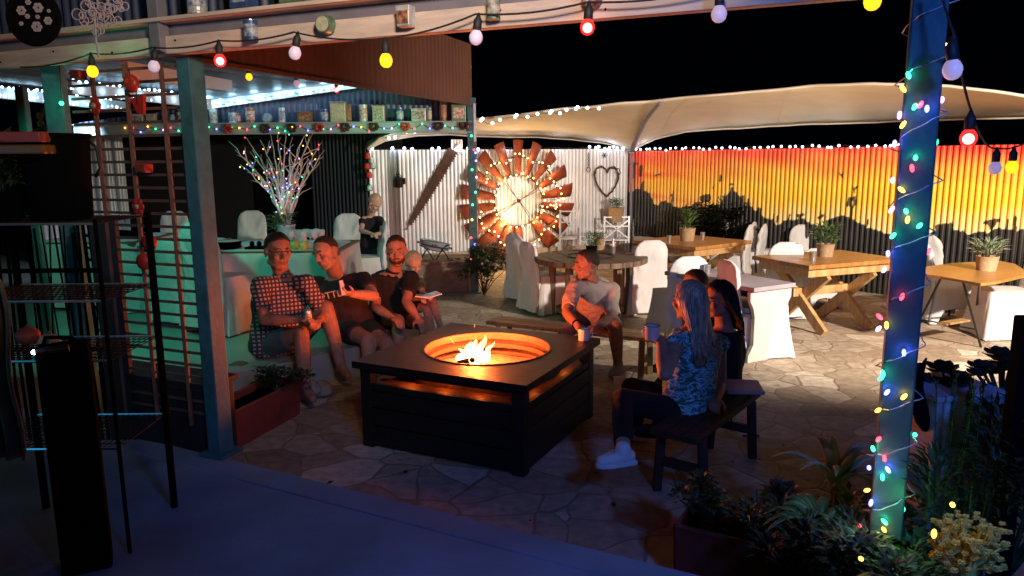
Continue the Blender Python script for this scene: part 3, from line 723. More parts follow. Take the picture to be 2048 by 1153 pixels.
pot_plant(1972, 541, .74, 'pale leafed plant in a hessian pot on the plywood table', GP, r=.10, hh=.14, R0=.14, hgt=.12, n=190, leaf=.10, wdt=.022, leafm='leaf_pale', seed=4, up=1.0)
pot_plant(1183, 506, .72, 'fine leafed dark green plant on the round table', GP, r=.07, hh=.08, R0=.15, hgt=.16, n=420, leaf=.05, wdt=.012, seed=5, up=.5, potm='black')
pot_plant(1199, 500, .72, 'squat plant in a small hessian bag on the round table', GP, r=.065, hh=.14, R0=.09, hgt=.07, n=120, leaf=.04, wdt=.012, seed=6)
# figurine in the cup, folded napkin
p = gr(1226, 507, .72)
t = thing('table_figurine', 'small pale figurine standing in the tin cup on the round table', 'figurine', p, local=True)
MB().cap2((0, 0, .06), (0, 0, .14), .018, .014, 8).build('figure_body', M['ceramic'], t, smooth=True)
MB().ell((0, 0, .165), .016, nu=10, nv=8).build('head', M['ceramic'], t, smooth=True)
MB().cap2((-.03, 0, .10), (.03, 0, .13), .006, .006, 6).build('arms', M['ceramic'], t, smooth=True)
p = gr(1259, 509, .72)
o = MB().prism([(-.06, -.02), (-.03, -.05), (.04, -.045), (.065, 0), (.03, .04), (-.035, .04)], 0, .015).build('napkin', M['cloth'], bevel=.004); o.location = p
tag(o, 'white folded napkin on the right of the round table', 'napkin')

# metal frames by the fence
def frame_chair(name, px, py, z, w_, h_, label, cat, Y=None, slats=2, cross=False):
    p = gr(px, py, z); t = thing(name, label, cat, p, local=True)
    m = M['tin']
    for s_ in (-1, 1):
        MB().box((s_ * w_ / 2, 0, h_ / 2), (.03, .03, h_)).build('upright', m, t)
        MB().box((s_ * w_ / 2, .32, h_ * .26), (.03, .03, h_ * .52)).build('leg', m, t)
        MB().beam((s_ * w_ / 2, 0, h_ * .5), (s_ * w_ / 2, .33, h_ * .5), .025, .025).build('side_rail', m, t)
    for k in range(slats):
        MB().box((0, 0, h_ * (.98 - .18 * k)), (w_, .02, .02)).build('rung', m, t)
    MB().box((0, .16, h_ * .52), (w_, .33, .02)).build('seat', m, t)
    if cross:
        MB().beam((-w_ / 2, -.01, h_ * .55), (w_ / 2, -.01, h_ * .93), .02, .02).build('cross_bar', m, t)
        MB().beam((w_ / 2, -.01, h_ * .55), (-w_ / 2, -.01, h_ * .93), .02, .02).build('cross_bar', m, t)
    return t
frame_chair('ladder_frame', 1310, 520, 0, .34, .98, 'galvanised open metal chair frame in front of the dark mural bushes', 'chair frame')
frame_chair('metal_stand', 1232, 532, 0, .42, .86, 'galvanised crossed metal plant stand near the fence corner', 'plant stand', cross=True)
frame_chair('metal_stand', 1138, 540, 0, .30, 1.0, 'thin metal garden chair between the windmill fan and the round table', 'garden chair', cross=True)
p = gr(1232, 532, 0); p.z = .86; p.y -= .02
pot_plant(0, 0, 0, 'green plant in a hessian box on the crossed metal stand', GP, r=.14, hh=.24, R0=.14, hgt=.14, n=220, leaf=.07, wdt=.02, seed=8, p=V((p.x, p.y + .1, .46)) + V((0, 0, .30)))
t = thing('dark_bench', 'long dark blue bench against the mural fence behind the far pine table', 'bench', (2.7, 12.2, 0))
MB().box((2.75, 12.15, .42), (1.5, .4, .05), Matrix.Rotation(R(-30), 4, 'Z')).build('seat', M['navy'], t, bevel=.01)
for s_ in (-.6, .6):
    MB().box((2.75 + s_ * math.cos(R(-30)), 12.15 + s_ * math.sin(R(-30)), .20), (.05, .36, .39), Matrix.Rotation(R(-30), 4, 'Z')).build('leg', M['navy'], t)

# ---- white fence decorations
def wp(px, py, off=.06): return onwall(px, py, WL + wn * off, WC + wn * off)
# windmill fan
wc = wp(1036, 402, .16); ux = wd_; uz = V((0, 0, 1)); RW = 1.0
t = thing('windmill_fan', 'large rusty red windmill fan leaning on the white fence wound with warm lights', 'windmill fan', wc)
def wpt(r, a, off=0): return wc + ux * (r * math.cos(a)) + uz * (r * math.sin(a)) + wn * off
NB = 18
for k in range(NB):
    a0 = 2 * math.pi * (k + .12) / NB; 
    da = 2 * math.pi / NB * .70
    if k in (14,): continue
    mb = MB(); nr, na = 5, 4
    for i in range(nr + 1):
        r = .42 + (RW - .42) * i / nr
        sh_ = .5 + .5 * (r - .42) / .58
        for j in range(na + 1):
            a = a0 + da * (j / na) * (1.0 if True else sh_)
            tw = (j / na - .5) * .17 * (r) + .02 * math.sin(math.pi * j / na)
            mb.v.append(wpt(r, a, tw)); mb.c.append(None)
    for i in range(nr):
        for j in range(na):
            q = i * (na + 1) + j; mb.f.append((q, q + 1, q + na + 2, q + na + 1))
    mb.build('blade', M['rust'], t, smooth=True, solid=.004)
for r, th in ((.42, .010), (.72, .012)):
    MB().tube([wpt(r, a * 2 * math.pi / 72, .03) for a in range(73)], th, 6).build('rim', M['rust_dark'], t, smooth=True)
for k in range(4):
    a = .5 + k * math.pi / 2 + (.15 if k % 2 else 0)
    MB().tube([wpt(.03, a, .03), wpt(.42, a - .06, .03)], .006, 6).build('spoke', M['rust_dark'], t); MB().tube([wpt(.03, a, .05), wpt(.42, a + .06, .05)], .006, 6).build('spoke', M['rust_dark'], t)
MB().ell(wpt(0, 0, .04), (.035, .02, .035), nu=10, nv=8).build('hub', M['rust_dark'], t, smooth=True)
# two-man saw
s0, s1 = wp(906, 300, .05), wp(818, 449, .05); sdv = (s1 - s0); SL = sdv.length; sdv.normalize(); sn = sdv.cross(wn).normalized()
if sn.x < 0: sn = -sn
mb = MB(); pr = []
for i in range(61):
    f = i / 60; wv = .075 * (1 - .62 * f) + .02 * math.sin(math.pi * f); pr.append((s0 + sdv * SL * f, wv))
ptsR = [p_ + sn * (w_ + (.03 if i % 2 else 0)) for i, (p_, w_) in enumerate(pr)]; ptsL = [p_ - sn * w_ for p_, w_ in pr]
n = len(pr)
for i in range(n - 1): pass
mb.add(ptsL + ptsR + [q + wn * .004 for q in ptsL + ptsR], [f_ for i in range(n - 1) for f_ in ((i, i + 1, n + i + 1, n + i), (2 * n + i, 3 * n + i, 3 * n + i + 1, 2 * n + i + 1))])
t = thing('crosscut_saw', 'long rusty toothed crosscut saw hung slanting on the white fence', 'saw', s0)
mb.build('blade', M['rust_dark'], t)
MB().tube([s0 - sdv * .02, s0 - sdv * .12 + wn * .03], .016, 8).build('handle', M['old_wood'], t); MB().tube([s1, s1 + sdv * .10 + wn * .03], .014, 8).build('handle', M['old_wood'], t)
# lantern on chain
def chainlinks(a, b, n=10, r=.006):
    mb = MB(); 
    for i in range(n):
        p = V(a).lerp(V(b), (i + .5) / n); L = (V(b) - V(a)).length / n * .62
        ax = ux if i % 2 else wn
        mb.tube([p + V((0, 0, 1)) * (L * math.sin(q * math.pi / 4)) + ax * (.014 * math.cos(q * math.pi / 4)) for q in range(9)], r * .7, 5, cap=False)
    return mb
lp = wp(796, 363, .12)
t = thing('hanging_lantern', 'small dark iron lantern hanging on a chain left of the saw', 'lantern', lp)
chainlinks(wp(794, 302, .10), lp + uz * .13, 12).build('chain', M['dark_iron'], t)
MB().lathe(lp, [(.05, -.10), (.075, -.09), (.075, .02), (.05, .06), (.02, .09), (.02, .12)], 12).build('lantern_body', M['dark_iron'], t)
MB().box(lp + ux * .09, (.05, .05, .10)).build('side_tank', M['dark_iron'], t, bevel=.008)
MB().tube([lp + ux * .07 + uz * .05, lp + uz * .15, lp - ux * .07 + uz * .05], .006, 6).build('handle', M['dark_iron'], t)
# short chain with ring, small hook, wire heart
t = thing('hanging_chain', 'short dark chain ending in a ring at the right of the white fence', 'chain', wp(1177, 308))
chainlinks(wp(1177, 306, .05), wp(1177, 336, .05), 8).build('chain', M['dark_iron'], t)
MB().tube([wp(1177, 340, .05) + ux * (.035 * math.cos(q * .524)) + uz * (.04 * math.sin(q * .524)) for q in range(13)], .006, 6).build('ring', M['dark_iron'], t)
t = thing('hook_ornament', 'tiny dark star shaped hook above the wire heart', 'hook', wp(1209, 312))
for a in range(3):
    MB().beam(wp(1209, 311, .05) - (ux * math.cos(a * 1.05) + uz * math.sin(a * 1.05)) * .05, wp(1209, 311, .05) + (ux * math.cos(a * 1.05) + uz * math.sin(a * 1.05)) * .05, .012, .012).build('point', M['dark_iron'], t)
hp = [(1215, 346), (1211, 337), (1202, 333), (1194, 337), (1189, 348), (1191, 362), (1197, 375), (1206, 386), (1213, 394), (1222, 386), (1231, 374), (1236, 362), (1237, 350), (1234, 340), (1227, 334), (1219, 337), (1215, 346)]
H = [wp(x, y, .06) for x, y in hp]
Hs = []
for i in range(len(H) - 1):
    for k in range(4): Hs.append(H[i].lerp(H[i + 1], k / 4) + V((rnd.uniform(-.008, .008), 0, rnd.uniform(-.008, .008))))
Hs.append(H[-1])
t = thing('twig_heart', 'dark twisted wire heart hung on the right end of the white fence', 'heart ornament', H[0])
MB().tube(Hs, [.013 + .006 * rnd.random() for _ in Hs], 6).build('heart_loop', M['rust_dark'], t)
MB().tube([H[-2], wp(1238, 338, .06), wp(1241, 346, .06), wp(1239, 350, .06)], .010, 6).build('loose_end', M['rust_dark'], t)
# corrugated piece on fence top
t = tag(corr('tin_offcut', wp(902, 290, .02), wp(925, 290, .02), 1.93, 2.16, .05, .008, M['tin']), 'small offcut of corrugated tin standing on top of the white fence', 'tin sheet')
# colourful string of ornaments at the left end of the fence
t = thing('hanging_ornaments', 'string of red and grey painted tins hanging at the left end of the white fence', 'ornament', wp(737, 300))
M['redpaint'] = mat('red_enamel', (.50, .03, .02), .4, var=.2)
MB().tube([wp(738, 298, .1), wp(738, 385, .1)], .006, 6).build('cord', M['cable'], t)
for i, (x, y) in enumerate(((735, 312), (742, 322), (734, 333), (745, 332), (738, 350), (739, 376))):
    q = wp(x, y, .1); MB().lathe(q, [(.04, -.05), (.05, -.03), (.04, .04), (.02, .05)], 10).build('ornament_tin', M['redpaint'] if i % 2 == 0 else M['tin'], t)

# dark block with cradle planter
bl = gr(842, 588, 0); br = gr(932, 590, 0)
bx = br.x - bl.x; zt = .40
bc = V(((bl.x + br.x) / 2 - .02, bl.y + .45, 0))
t = thing('brick_plinth', 'low dark brick plinth carrying the oval cradle planter', 'plinth', bc)
MB().box(bc + V((0, 0, zt / 2)), (bx + .12, .8, zt)).build('brick_base', M['stone'], t, bevel=.01)
MB().box(bc + V((0, 0, zt + .02)), (bx + .18, .86, .04)).build('coping', M['old_wood'], t, bevel=.006)
cp = at(870, 488, bc.y - .1); cp.z += .0
zt2 = zt + .04
M['zinc'] = mat('blue_grey_enamel_tub', (.42, .50, .55), .4, .2, var=.2)
t = thing('cradle_planter', 'oval blue grey tub with dark soil on a curved iron cradle stand', 'planter', (cp.x, cp.y, zt2))
CMt = Matrix.Rotation(R(12), 4, 'Y')
mb = MB(); prof = [(.10, -.10), (.17, -.07), (.20, .03), (.21, .035), (.19, .03), (.17, .01)]
for (r, z) in prof:
    for k in range(28):
        a = 2 * math.pi * k / 28; mb.v.append(cp + CMt.to_3x3() @ V((r * 1.12 * math.cos(a), r * .62 * math.sin(a), z))); mb.c.append(None)
for i in range(len(prof) - 1):
    for k in range(28): mb.f.append((i * 28 + k, i * 28 + (k + 1) % 28, (i + 1) * 28 + (k + 1) % 28, (i + 1) * 28 + k))
mb.f.append(tuple(range(28))[::-1]); mb.build('tub', M['zinc'], t, smooth=True)
mb = MB(); mb.add([cp + CMt.to_3x3() @ V((.19 * 1.1 * math.cos(k * .2244), .19 * .6 * math.sin(k * .2244), .02)) for k in range(28)], [tuple(range(28))]); mb.build('soil', M['rust_dark'], t)
for s_ in (-1, 1):
    for q in (-1, 1):
        x = s_ * .11
        pts = [V((cp.x + x - q * .09, cp.y + s_ * 0 - .06, zt2)), V((cp.x + x - q * .035, cp.y - .08, zt2 + .10)), V((cp.x + x + q * .03, cp.y - .09, zt2 + .18)), V((cp.x + x + q * .10, cp.y - .12, cp.z + .0))]
        MB().tube(pts, .009, 6).build('cradle_leg', M['dark_iron'], t, smooth=True)
MB().tube([cp + CMt.to_3x3() @ V((.255 * math.cos(k * .2244), -.01 + .15 * math.sin(k * .2244), -.02)) for k in range(29)], .008, 6).build('cradle_ring', M['dark_iron'], t, smooth=True)

# ---- fire pit --------------------------------------------------------
TZ = .578
LN = [gr(738, 713, TZ), gr(1067, 762, TZ), gr(1198, 684, TZ), gr(872, 652, TZ)]
fc = sum(LN, V()) / 4
fu = ((LN[1] - LN[0]) + (LN[2] - LN[3])).normalized(); fv = V((-fu.y, fu.x, 0)); hw = .585
print('PIT', [(LN[i] - LN[(i + 1) % 4]).length for i in range(4)], fc)
f0 = V((fc.x, fc.y, 0)); FM = Matrix(((fu.x, fv.x, 0, 0), (fu.y, fv.y, 0, 0), (0, 0, 1, 0), (0, 0, 0, 1)))
M['pit_wood'] = mat('dark_stained_timber', (.006, .005, .005), .6, col2=(.003, .003, .003), vs=5, bump=.2, bs=16, stretch=(1, 8, 1))
M['pit_top'] = mat('dark_slate_top', (.007, .007, .008), .5, var=.4, vs=6, bump=.15, bs=20)
M['pit_steel'] = mat('fire_ring_steel', (.13, .055, .028), .5, .2, var=.3, vs=8, bump=.15)
M['sand'] = mat('fire_bed_sand', (.20, .13, .10), .9, var=.2, vs=20, bump=.6, bs=40)
t = thing('fire_pit', 'square dark timber fire table with a round steel fire bowl', 'fire pit', f0)
def fp(x, y, z): return f0 + fu * x + fv * y + V((0, 0, z))
hc = gr(981, 694, TZ); ho = (hc - fc); hox, hoy = ho.dot(fu), ho.dot(fv); hox *= .6; hoy *= .6
HR = .435
n = 96; mb = MB()
for z in (TZ, TZ - .045):
    for k in range(n):
        a = 2 * math.pi * k / n + math.pi / 4; ca, sa = math.cos(a), math.sin(a)
        s_ = 1 / max(abs(ca), abs(sa)); mb.v.append(fp(hw * 1.06 * ca * s_, hw * 1.06 * sa * s_, z)); mb.c.append(None)
    for k in range(n):
        a = 2 * math.pi * k / n + math.pi / 4; mb.v.append(fp(hox + HR * math.cos(a), hoy + HR * math.sin(a), z)); mb.c.append(None)
for k in range(n):
    q = (k + 1) % n
    mb.f += [(k, q, n + q, n + k), (2 * n + k, 3 * n + k, 3 * n + q, 2 * n + q), (k, 2 * n + k, 2 * n + q, q), (n + k, n + q, 3 * n + q, 3 * n + k)]
mb.build('top_slab', M['pit_top'], t)
cc = fp(hox, hoy, 0)
for (ra, z0_, z1_) in ((.436, TZ - .045, TZ + .004), (.425, TZ - .105, TZ - .075), (.43, TZ - .15, TZ - .135)):
    MB().lathe(cc, [(ra, z0_), (ra, z1_), (ra - .012, z1_), (ra - .012, z0_)], 72, cap=False).build('steel_ring', M['pit_steel'], t, smooth=False)
MB().lathe(cc, [(.50, .30), (.50, TZ - .05), (.495, TZ - .05), (.495, .30)], 72, cap=False).build('drum', M['rust_dark'], t)
def sandf(u, v_):
    a = 2 * math.pi * u; r = .49 * v_; p = V((r * math.cos(a), r * math.sin(a), TZ - .165 + .03 * (1 - v_)))
    p.z += .012 * noise.noise(p * 9); return cc + p
MB().grid(sandf, 48, 14).build('fire_bed', M['sand'], t, smooth=True)
for sx, sy in ((-1, -1), (1, -1), (1, 1), (-1, 1)):
    MB().box(fp(sx * (hw - .04), sy * (hw - .04), (TZ - .045) / 2), (.08, .08, TZ - .045), FM).build('corner_post', M['pit_wood'], t, bevel=.004)
rails = [(TZ - .045, TZ - .075), (TZ - .145, TZ - .185), (TZ - .20, TZ - .30), (TZ - .31, TZ - .42), (TZ - .43, .02)]
for side in range(4):
    a_ = side * math.pi / 2; rot = FM.to_3x3() @ Matrix.Rotation(a_, 3, 'Z')
    for zt_, zb_ in rails:
        c1_ = rot @ V((0, -(hw - .02), 0)); MB().box(f0 + c1_ + V((0, 0, (zt_ + zb_) / 2)), (2 * hw - .16, .03, abs(zt_ - zb_)), rot.to_4x4()).build('side_slat', M['pit_wood'], t, bevel=.003)
    c1_ = rot @ V((0, -(hw - .085), 0))
    MB().box(f0 + c1_ + V((0, 0, TZ - .15)), (2 * hw - .17, .10, .008), rot.to_4x4()).build('inner_ledge', M['pit_steel'], t)
# flames
M['flame'] = bpy.data.materials.new('flame'); m = M['flame']; m.use_nodes = True; nt = m.node_tree
em = nt.nodes.new('ShaderNodeEmission'); out = nt.nodes['Material Output']; tp_ = nt.nodes.new('ShaderNodeBsdfTransparent'); as_ = nt.nodes.new('ShaderNodeAddShader'); nt.links.new(em.outputs[0], as_.inputs[0]); nt.links.new(tp_.outputs[0], as_.inputs[1]); nt.links.new(as_.outputs[0], out.inputs[0])
tc = nt.nodes.new('ShaderNodeTexCoord'); sx_ = nt.nodes.new('ShaderNodeSeparateXYZ'); nt.links.new(tc.outputs['Object'], sx_.inputs[0])
cr = nt.nodes.new('ShaderNodeValToRGB'); mr = nt.nodes.new('ShaderNodeMapRange'); mr.inputs[1].default_value = 0; mr.inputs[2].default_value = .20
nt.links.new(sx_.outputs[2], mr.inputs[0]); nt.links.new(mr.outputs[0], cr.inputs[0]); nt.links.new(cr.outputs[0], em.inputs[0]); em.inputs[1].default_value = 2.0
cr.color_ramp.elements[0].color = (1, .82, .50, 1); cr.color_ramp.elements[1].color = (1, .20, .03, 1); cr.color_ramp.elements[1].position = .95
e_ = cr.color_ramp.elements.new(.5); e_.color = (1, .60, .22, 1)
nolight(m)
fcx = gr(950, 724, TZ - .14)
t = thing('campfire', 'small yellow and white flames burning in the fire bowl', 'fire', fcx, local=True)
r_ = random.Random(3)
for i, (dx, dy, hh, rr_, lean) in enumerate(((-.02, 0, .20, .040, .02), (.03, .02, .23, .034, .05), (-.08, 0, .12, .03, -.02), (.06, -.02, .15, .03, .06), (.0, .05, .15, .04, -.01), (-.05, .02, .17, .028, .01), (.09, .01, .17, .018, .04), (-.11, .02, .06, .03, -.01), (.0, -.03, .09, .05, 0))):
    pts = []; rs = []
    for k in range(11):
        f = k / 10; pts.append((dx + lean * f * f + .016 * math.sin(f * 9 + i) * f, dy + .012 * math.cos(f * 7 + i) * f, hh * .84 * f)); rs.append(max(.0008, rr_ * (.55 + 1.2 * f) * (1 - f) ** .9 * 1.15))
    MB().tube(pts, rs, 10, flat=.6).build('flame_tongue', m, t, smooth=True)
for i in range(3):
    o = MB().tube([(-.12 + .07 * i, -.03 + .03 * i, .0), (.08 - .05 * i, .04 - .05 * i, .03)], .018, 8).build('log', M['black'], t, smooth=True)
MB().tube([(-.17, 0, .17), (-.16, 0, .155), (-.145, 0, .135)], .0018, 4).build('spark', m, t); MB().tube([(0.0, 0, .25), (.003, 0, .27)], .0015, 4).build('spark', m, t)
fl = fcx + V((0, 0, .13))
lamp('fire_light', 'POINT', fl, 13, (1.0, .20, .05), .07)
lamp('fire_core_light', 'POINT', fl + V((0, 0, .075)), 145, (1.0, .15, .026), .06)
for a_ in (0, 1):
    rot = FM.to_3x3() @ Matrix.Rotation(a_ * math.pi / 2, 3, 'Z')
    for x in ((-.25, .0, .25)):
        lamp('slot_fill_light', 'POINT', f0 + rot @ V((x, -(hw - .085), 0)) + V((0, 0, TZ - .08)), .9 if a_ == 0 else .35, (1.0, .20, .025), .02)  # added fill making the side slots glow; no embers burn there

# mug on the fire table
def mug(p, label, rz=0):
    t = thing('enamel_mug', label, 'mug', p, 'enamel mugs', local=True, rz=rz)
    MB().lathe((0, 0, 0), [(.034, 0), (.040, .004), (.041, .08), (.043, .083), (.038, .082), (.036, .01), (.001, .008)], 24, cap=True).build('cup', M['ceramic'], t, smooth=True)
    MB().tube([(.038 + .026 * math.sin(q * math.pi / 6), 0, .043 + .026 * math.cos(q * math.pi / 6)) for q in range(7)], .004, 6).build('handle', M['ceramic'], t, smooth=True)
    MB().lathe((0, 0, .0825), [(.0405, 0), (.0435, 0), (.0435, .003), (.0405, .003)], 24, cap=False).build('rim', M['navy'], t)
    return t
mug(gr(1168, 681, TZ + .001), 'white enamel mug standing on the right corner of the fire table', .2)
# phone glowing by the table foot, modelled as a plain pale block
o = MB().box((0, 0, 0), (.075, .012, .055)).build('handset', M['ceramic'], bevel=.002); o.location = at(1238, 761, 4.9); tag(o, 'small pale matchbox resting on the dark trouser knee beside the fire table', 'handset')

# ---- benches
def plank_bench(a, b, z, wd, label, nm='plank_bench', m='plank', th=.035, n=2):
    a = V((a.x, a.y, 0)); b = V((b.x, b.y, 0)); d = (b - a).normalized(); s_ = V((-d.y, d.x, 0))
    t = thing(nm, label, 'bench', (a + b) / 2)
    for k in range(n):
        o = (k + .5) / n - .5
        MB().beam(a + s_ * o * wd + V((0, 0, z - th / 2)), b + s_ * o * wd + V((0, 0, z - th / 2)), wd / n - .008, th).build('seat_plank', M[m], t, bevel=.004)
    for e in (a + d * .12, b - d * .12):
        for q in (-1, 1):
            MB().beam(e + s_ * (q * wd * .42) + V((0, 0, z - th)), e + s_ * (q * wd * .5) - d * .0, .045, .045).build('leg', M[m], t)
        MB().beam(e - s_ * wd * .46 + V((0, 0, z * .45)), e + s_ * wd * .46 + V((0, 0, z * .45)), .03, .05).build('cross_rail', M[m], t)
    return t
plank_bench(gr(985, 637, .38), gr(1320, 672, .38), .38, .26, 'long varnished plank bench under the man in the beige t-shirt')
plank_bench(gr(1345, 868, .40), gr(1480, 775, .40), .40, .28, 'slatted wooden bench under the two women', m='rust_dark', n=3)
t = thing('folding_stool', 'pale folding stool with thin metal legs beside the dark haired woman', 'stool', gr(1495, 860))
sp_ = gr(1482, 770, .45)
MB().prism([(-.12, -.13), (.10, -.15), (.14, .10), (-.10, .14)], -.02, .0, c=sp_).build('seat', M['lilac'], t, bevel=.006)
for a, b in (((1497, 788), (1500, 872)), ((1500, 775), (1470, 830)), ((1462, 780), (1462, 860))):
    MB().tube([gr(*a, .43), gr(*b, 0.0)], .008, 8).build('leg', M['dark_iron'], t)
MB().tube([gr(1500, 872, .005) - V((.05, 0, 0)), gr(1500, 872, .005) + V((.06, 0, 0))], .008, 6).build('foot_bar', M['dark_iron'], t)

# ---- red trough and stones on the left
t = thing('red_trough', 'red painted planter trough at the foot of the corner post', 'planter', gr(530, 870))
ta, tb_ = gr(470, 905, 0), gr(594, 835, 0)
tz = .26; d = (tb_ - ta).normalized(); s_ = V((-d.y, d.x, 0)); tb_ = ta + d * .75
def trough(t, ta, tb_, s_, wd, tz, m):
    for q in (0, 1):
        MB().add([ta + s_ * (wd * q + (.03 if q == 0 else -.03)), tb_ + s_ * (wd * q + (.03 if q == 0 else -.03)), tb_ + s_ * wd * q + V((0, 0, tz)), ta + s_ * wd * q + V((0, 0, tz))], [(0, 1, 2, 3)]).build('side_panel', m, t, solid=.02)
    for e in (ta, tb_):
        MB().add([e + s_ * .03, e + s_ * (wd - .03), e + s_ * wd + V((0, 0, tz)), e + V((0, 0, tz))], [(0, 1, 2, 3)]).build('end_panel', m, t, solid=.02)
    MB().add([ta + V((0, 0, tz - .04)), tb_ + V((0, 0, tz - .04)), tb_ + s_ * wd + V((0, 0, tz - .04)), ta + s_ * wd + V((0, 0, tz - .04))], [(0, 1, 2, 3)]).build('soil', M['black'], t)
    MB().tube([ta + V((0, 0, tz)), tb_ + V((0, 0, tz)), tb_ + s_ * wd + V((0, 0, tz)), ta + s_ * wd + V((0, 0, tz)), ta + V((0, 0, tz))], .012, 6).build('rim', m, t)
trough(t, ta, tb_, s_, .26, tz, M['terracotta'])
def stone(p, r, seed, label, m='stone', group='loose stones by the trough'):
    r_ = random.Random(seed); mb = MB().ell((0, 0, 0), (r[0], r[1], r[2]), nu=20, nv=12)
    for v_ in mb.v: v_ *= 1 + .25 * noise.noise(v_.normalized() * 1.6 + V((seed, 0, 0))) + .07 * noise.noise(v_.normalized() * 5)
    o = mb.build('stone', M[m], smooth=True); o.location = p; return tag(o, label, 'stone', group)
M['pale_stone'] = mat('pale_rock', (.36, .34, .30), .8, var=.3, vs=8, bump=.6, bs=14)
stone(gr(545, 770, .12), (.14, .10, .08), 1, 'pale greenish lit rock beside the corner post', 'pale_stone')
stone(gr(600, 778, .10), (.16, .10, .08), 2, 'grey rock at the end of the red trough', 'pale_stone')
stone(gr(640, 778, .08), (.11, .08, .06), 3, 'small pale rock nearest the fire table', 'pale_stone')
stone(gr(480, 760, .14), (.20, .14, .13), 4, 'orange lit rough rock right of the corner post')
stone(gr(560, 800, .06), (.12, .09, .07), 5, 'dark low rock behind the red trough')

r_ = random.Random(77); mb = MB()
for i in range(150):
    c = V((r_.uniform(-1.2, 5), r_.uniform(3.2, 9), .006)); a = r_.uniform(0, 6.28); L = r_.uniform(.02, .05); d = V((math.cos(a), math.sin(a), r_.uniform(0, .3))).normalized() * L; q = V((-math.sin(a), math.cos(a), 0)) * L * .3
    mb.add([c, c + d * .5 + q + V((0, 0, .006)), c + d, c + d * .5 - q], [(0, 1, 2, 3)])
tag(mb.build('leaf_litter', M['rust_dark']), 'scattered small fallen leaves and bits of grit on the stone paving', 'leaf litter', kind='stuff')
# ================================================================== LIGHT STRINGS, TINS, PLANTS, LEFT CLUTTER
def emat(name, col, es, samp=False):
    m = mat(name, tuple(min(.8, c) for c in col), .4, emit=col, es=es)
    return m if samp else nolight(m)
B_RED = emat('lit_red_bulb', (1.0, .07, .06), 5.0, True); B_YEL = emat('lit_yellow_bulb', (1.0, .50, .01), 1.9, True)
B_WHT = mat('frosted_bulb', (.80, .70, .78), .35, emit=(.62, .45, .66), es=.42); nolight(B_WHT)  # pale unlit bulbs given a faint added glow
BC = {'r': B_RED, 'y': B_YEL, 'w': B_WHT}
m = bpy.data.materials.new('lit_red_glass'); m.use_nodes = True; nt = m.node_tree; e_ = nt.nodes.new('ShaderNodeEmission'); e_.inputs[0].default_value = (1, .02, .02, 1); e_.inputs[1].default_value = 3.2; tr_ = nt.nodes.new('ShaderNodeBsdfTransparent'); mx_ = nt.nodes.new('ShaderNodeMixShader'); mx_.inputs[0].default_value = .45
nt.links.new(tr_.outputs[0], mx_.inputs[1]); nt.links.new(e_.outputs[0], mx_.inputs[2]); nt.links.new(mx_.outputs[0], nt.nodes['Material Output'].inputs[0]); nolight(m); BC['r'] = m
B_CORE = emat('red_bulb_filament', (1.0, .62, .55), 5)
def bulbmesh(m, s=1.0):
    return MB().lathe((0, 0, 0), [(.0005, -.030 * s), (.012 * s, -.0275 * s), (.0215 * s, -.019 * s), (.0262 * s, -.005 * s), (.0255 * s, .006 * s), (.020 * s, .018 * s), (.013 * s, .026 * s), (.013 * s, .03 * s)], 18)
def festoon(name, label, pts, cable_pts, s=1.0):
    t = thing('festoon_lights', label, 'string lights', pts[0][0])
    cb = []
    for i in range(len(cable_pts) - 1):
        a, b = V(cable_pts[i]), V(cable_pts[i + 1]); L = (b - a).length
        for k in range(8):
            f = k / 8; cb.append(a.lerp(b, f) + V((0, 0, -.10 * L * 4 * f * (1 - f) * .35)))
    cb.append(V(cable_pts[-1]))
    MB().tube(cb, .004, 6).build('cable', M['cable'], t, smooth=True)
    for p, c, tilt in pts:
        bm_ = bulbmesh(BC[c], s); Mt = Matrix.Rotation(R(tilt), 3, 'Y')
        for v_ in bm_.v: v_.xyz = p + Mt @ v_
        bm_.build({'r': 'red_bulb', 'y': 'yellow_bulb', 'w': 'white_bulb'}[c], BC[c], t, smooth=True)
        if c == 'r': MB().ell(p + V((0, 0, -.004)), .0175 * s, nu=12, nv=8).build('filament', B_CORE, t, smooth=True)
        sk = MB().lathe((0, 0, 0), [(.013 * s, .024 * s), (.0165 * s, .028 * s), (.0165 * s, .062 * s), (.010 * s, .072 * s), (.004, .09 * s)], 12)
        for v_ in sk.v: v_.xyz = p + Mt @ v_
        sk.build('socket', M['cable'], t, smooth=True)
    return t
ob = bn * .075
def fb(px, py): return onwall(px, py, Bm0 + ob, Bm1 + ob)
front = [(185, 143, 'y', 0), (308, 133, 'w', 8), (440, 121, 'r', 0), (590, 106, 'w', 12), (772, 121, 'y', 0), (952, 75, 'w', 8), (1175, 54, 'r', 4), (1438, 28, 'w', 0), (1745, 2, 'y', 0)]
pts = [(fb(x, y), c, tl) for x, y, c, tl in front]
up = V((0, 0, .085))
festoon('f', 'festoon of red, yellow and white bulbs along the front veranda beam', pts, [fb(40, 135)] + [p + up for p, c, tl in pts] + [fb(1850, -30)])
pr = [(at(1905, 139, 2.15), 'w', -8), (at(1937, 276, 2.45), 'r', 0), (at(1990, 336, 3.3), 'w', 0), (at(2024, 334, 3.35), 'y', 0)]
festoon('f', 'festoon dropping past the right post with white, red and yellow bulbs', pr, [at(1880, -20, 2.2)] + [p + up for p, c, tl in pr] + [at(2080, 270, 3.2)])
of = V((fd.y, -fd.x, 0)); of = of if of.y < 0 else -of
if of.x > 0: of = -of
ff = lambda x, y: onwall(x, y, F0b + of * .05, F1 + of * .05)
pr = [(ff(498, 154), 'y', 0), (ff(593, 167), 'w', 0), (ff(673, 180), 'r', 0)]
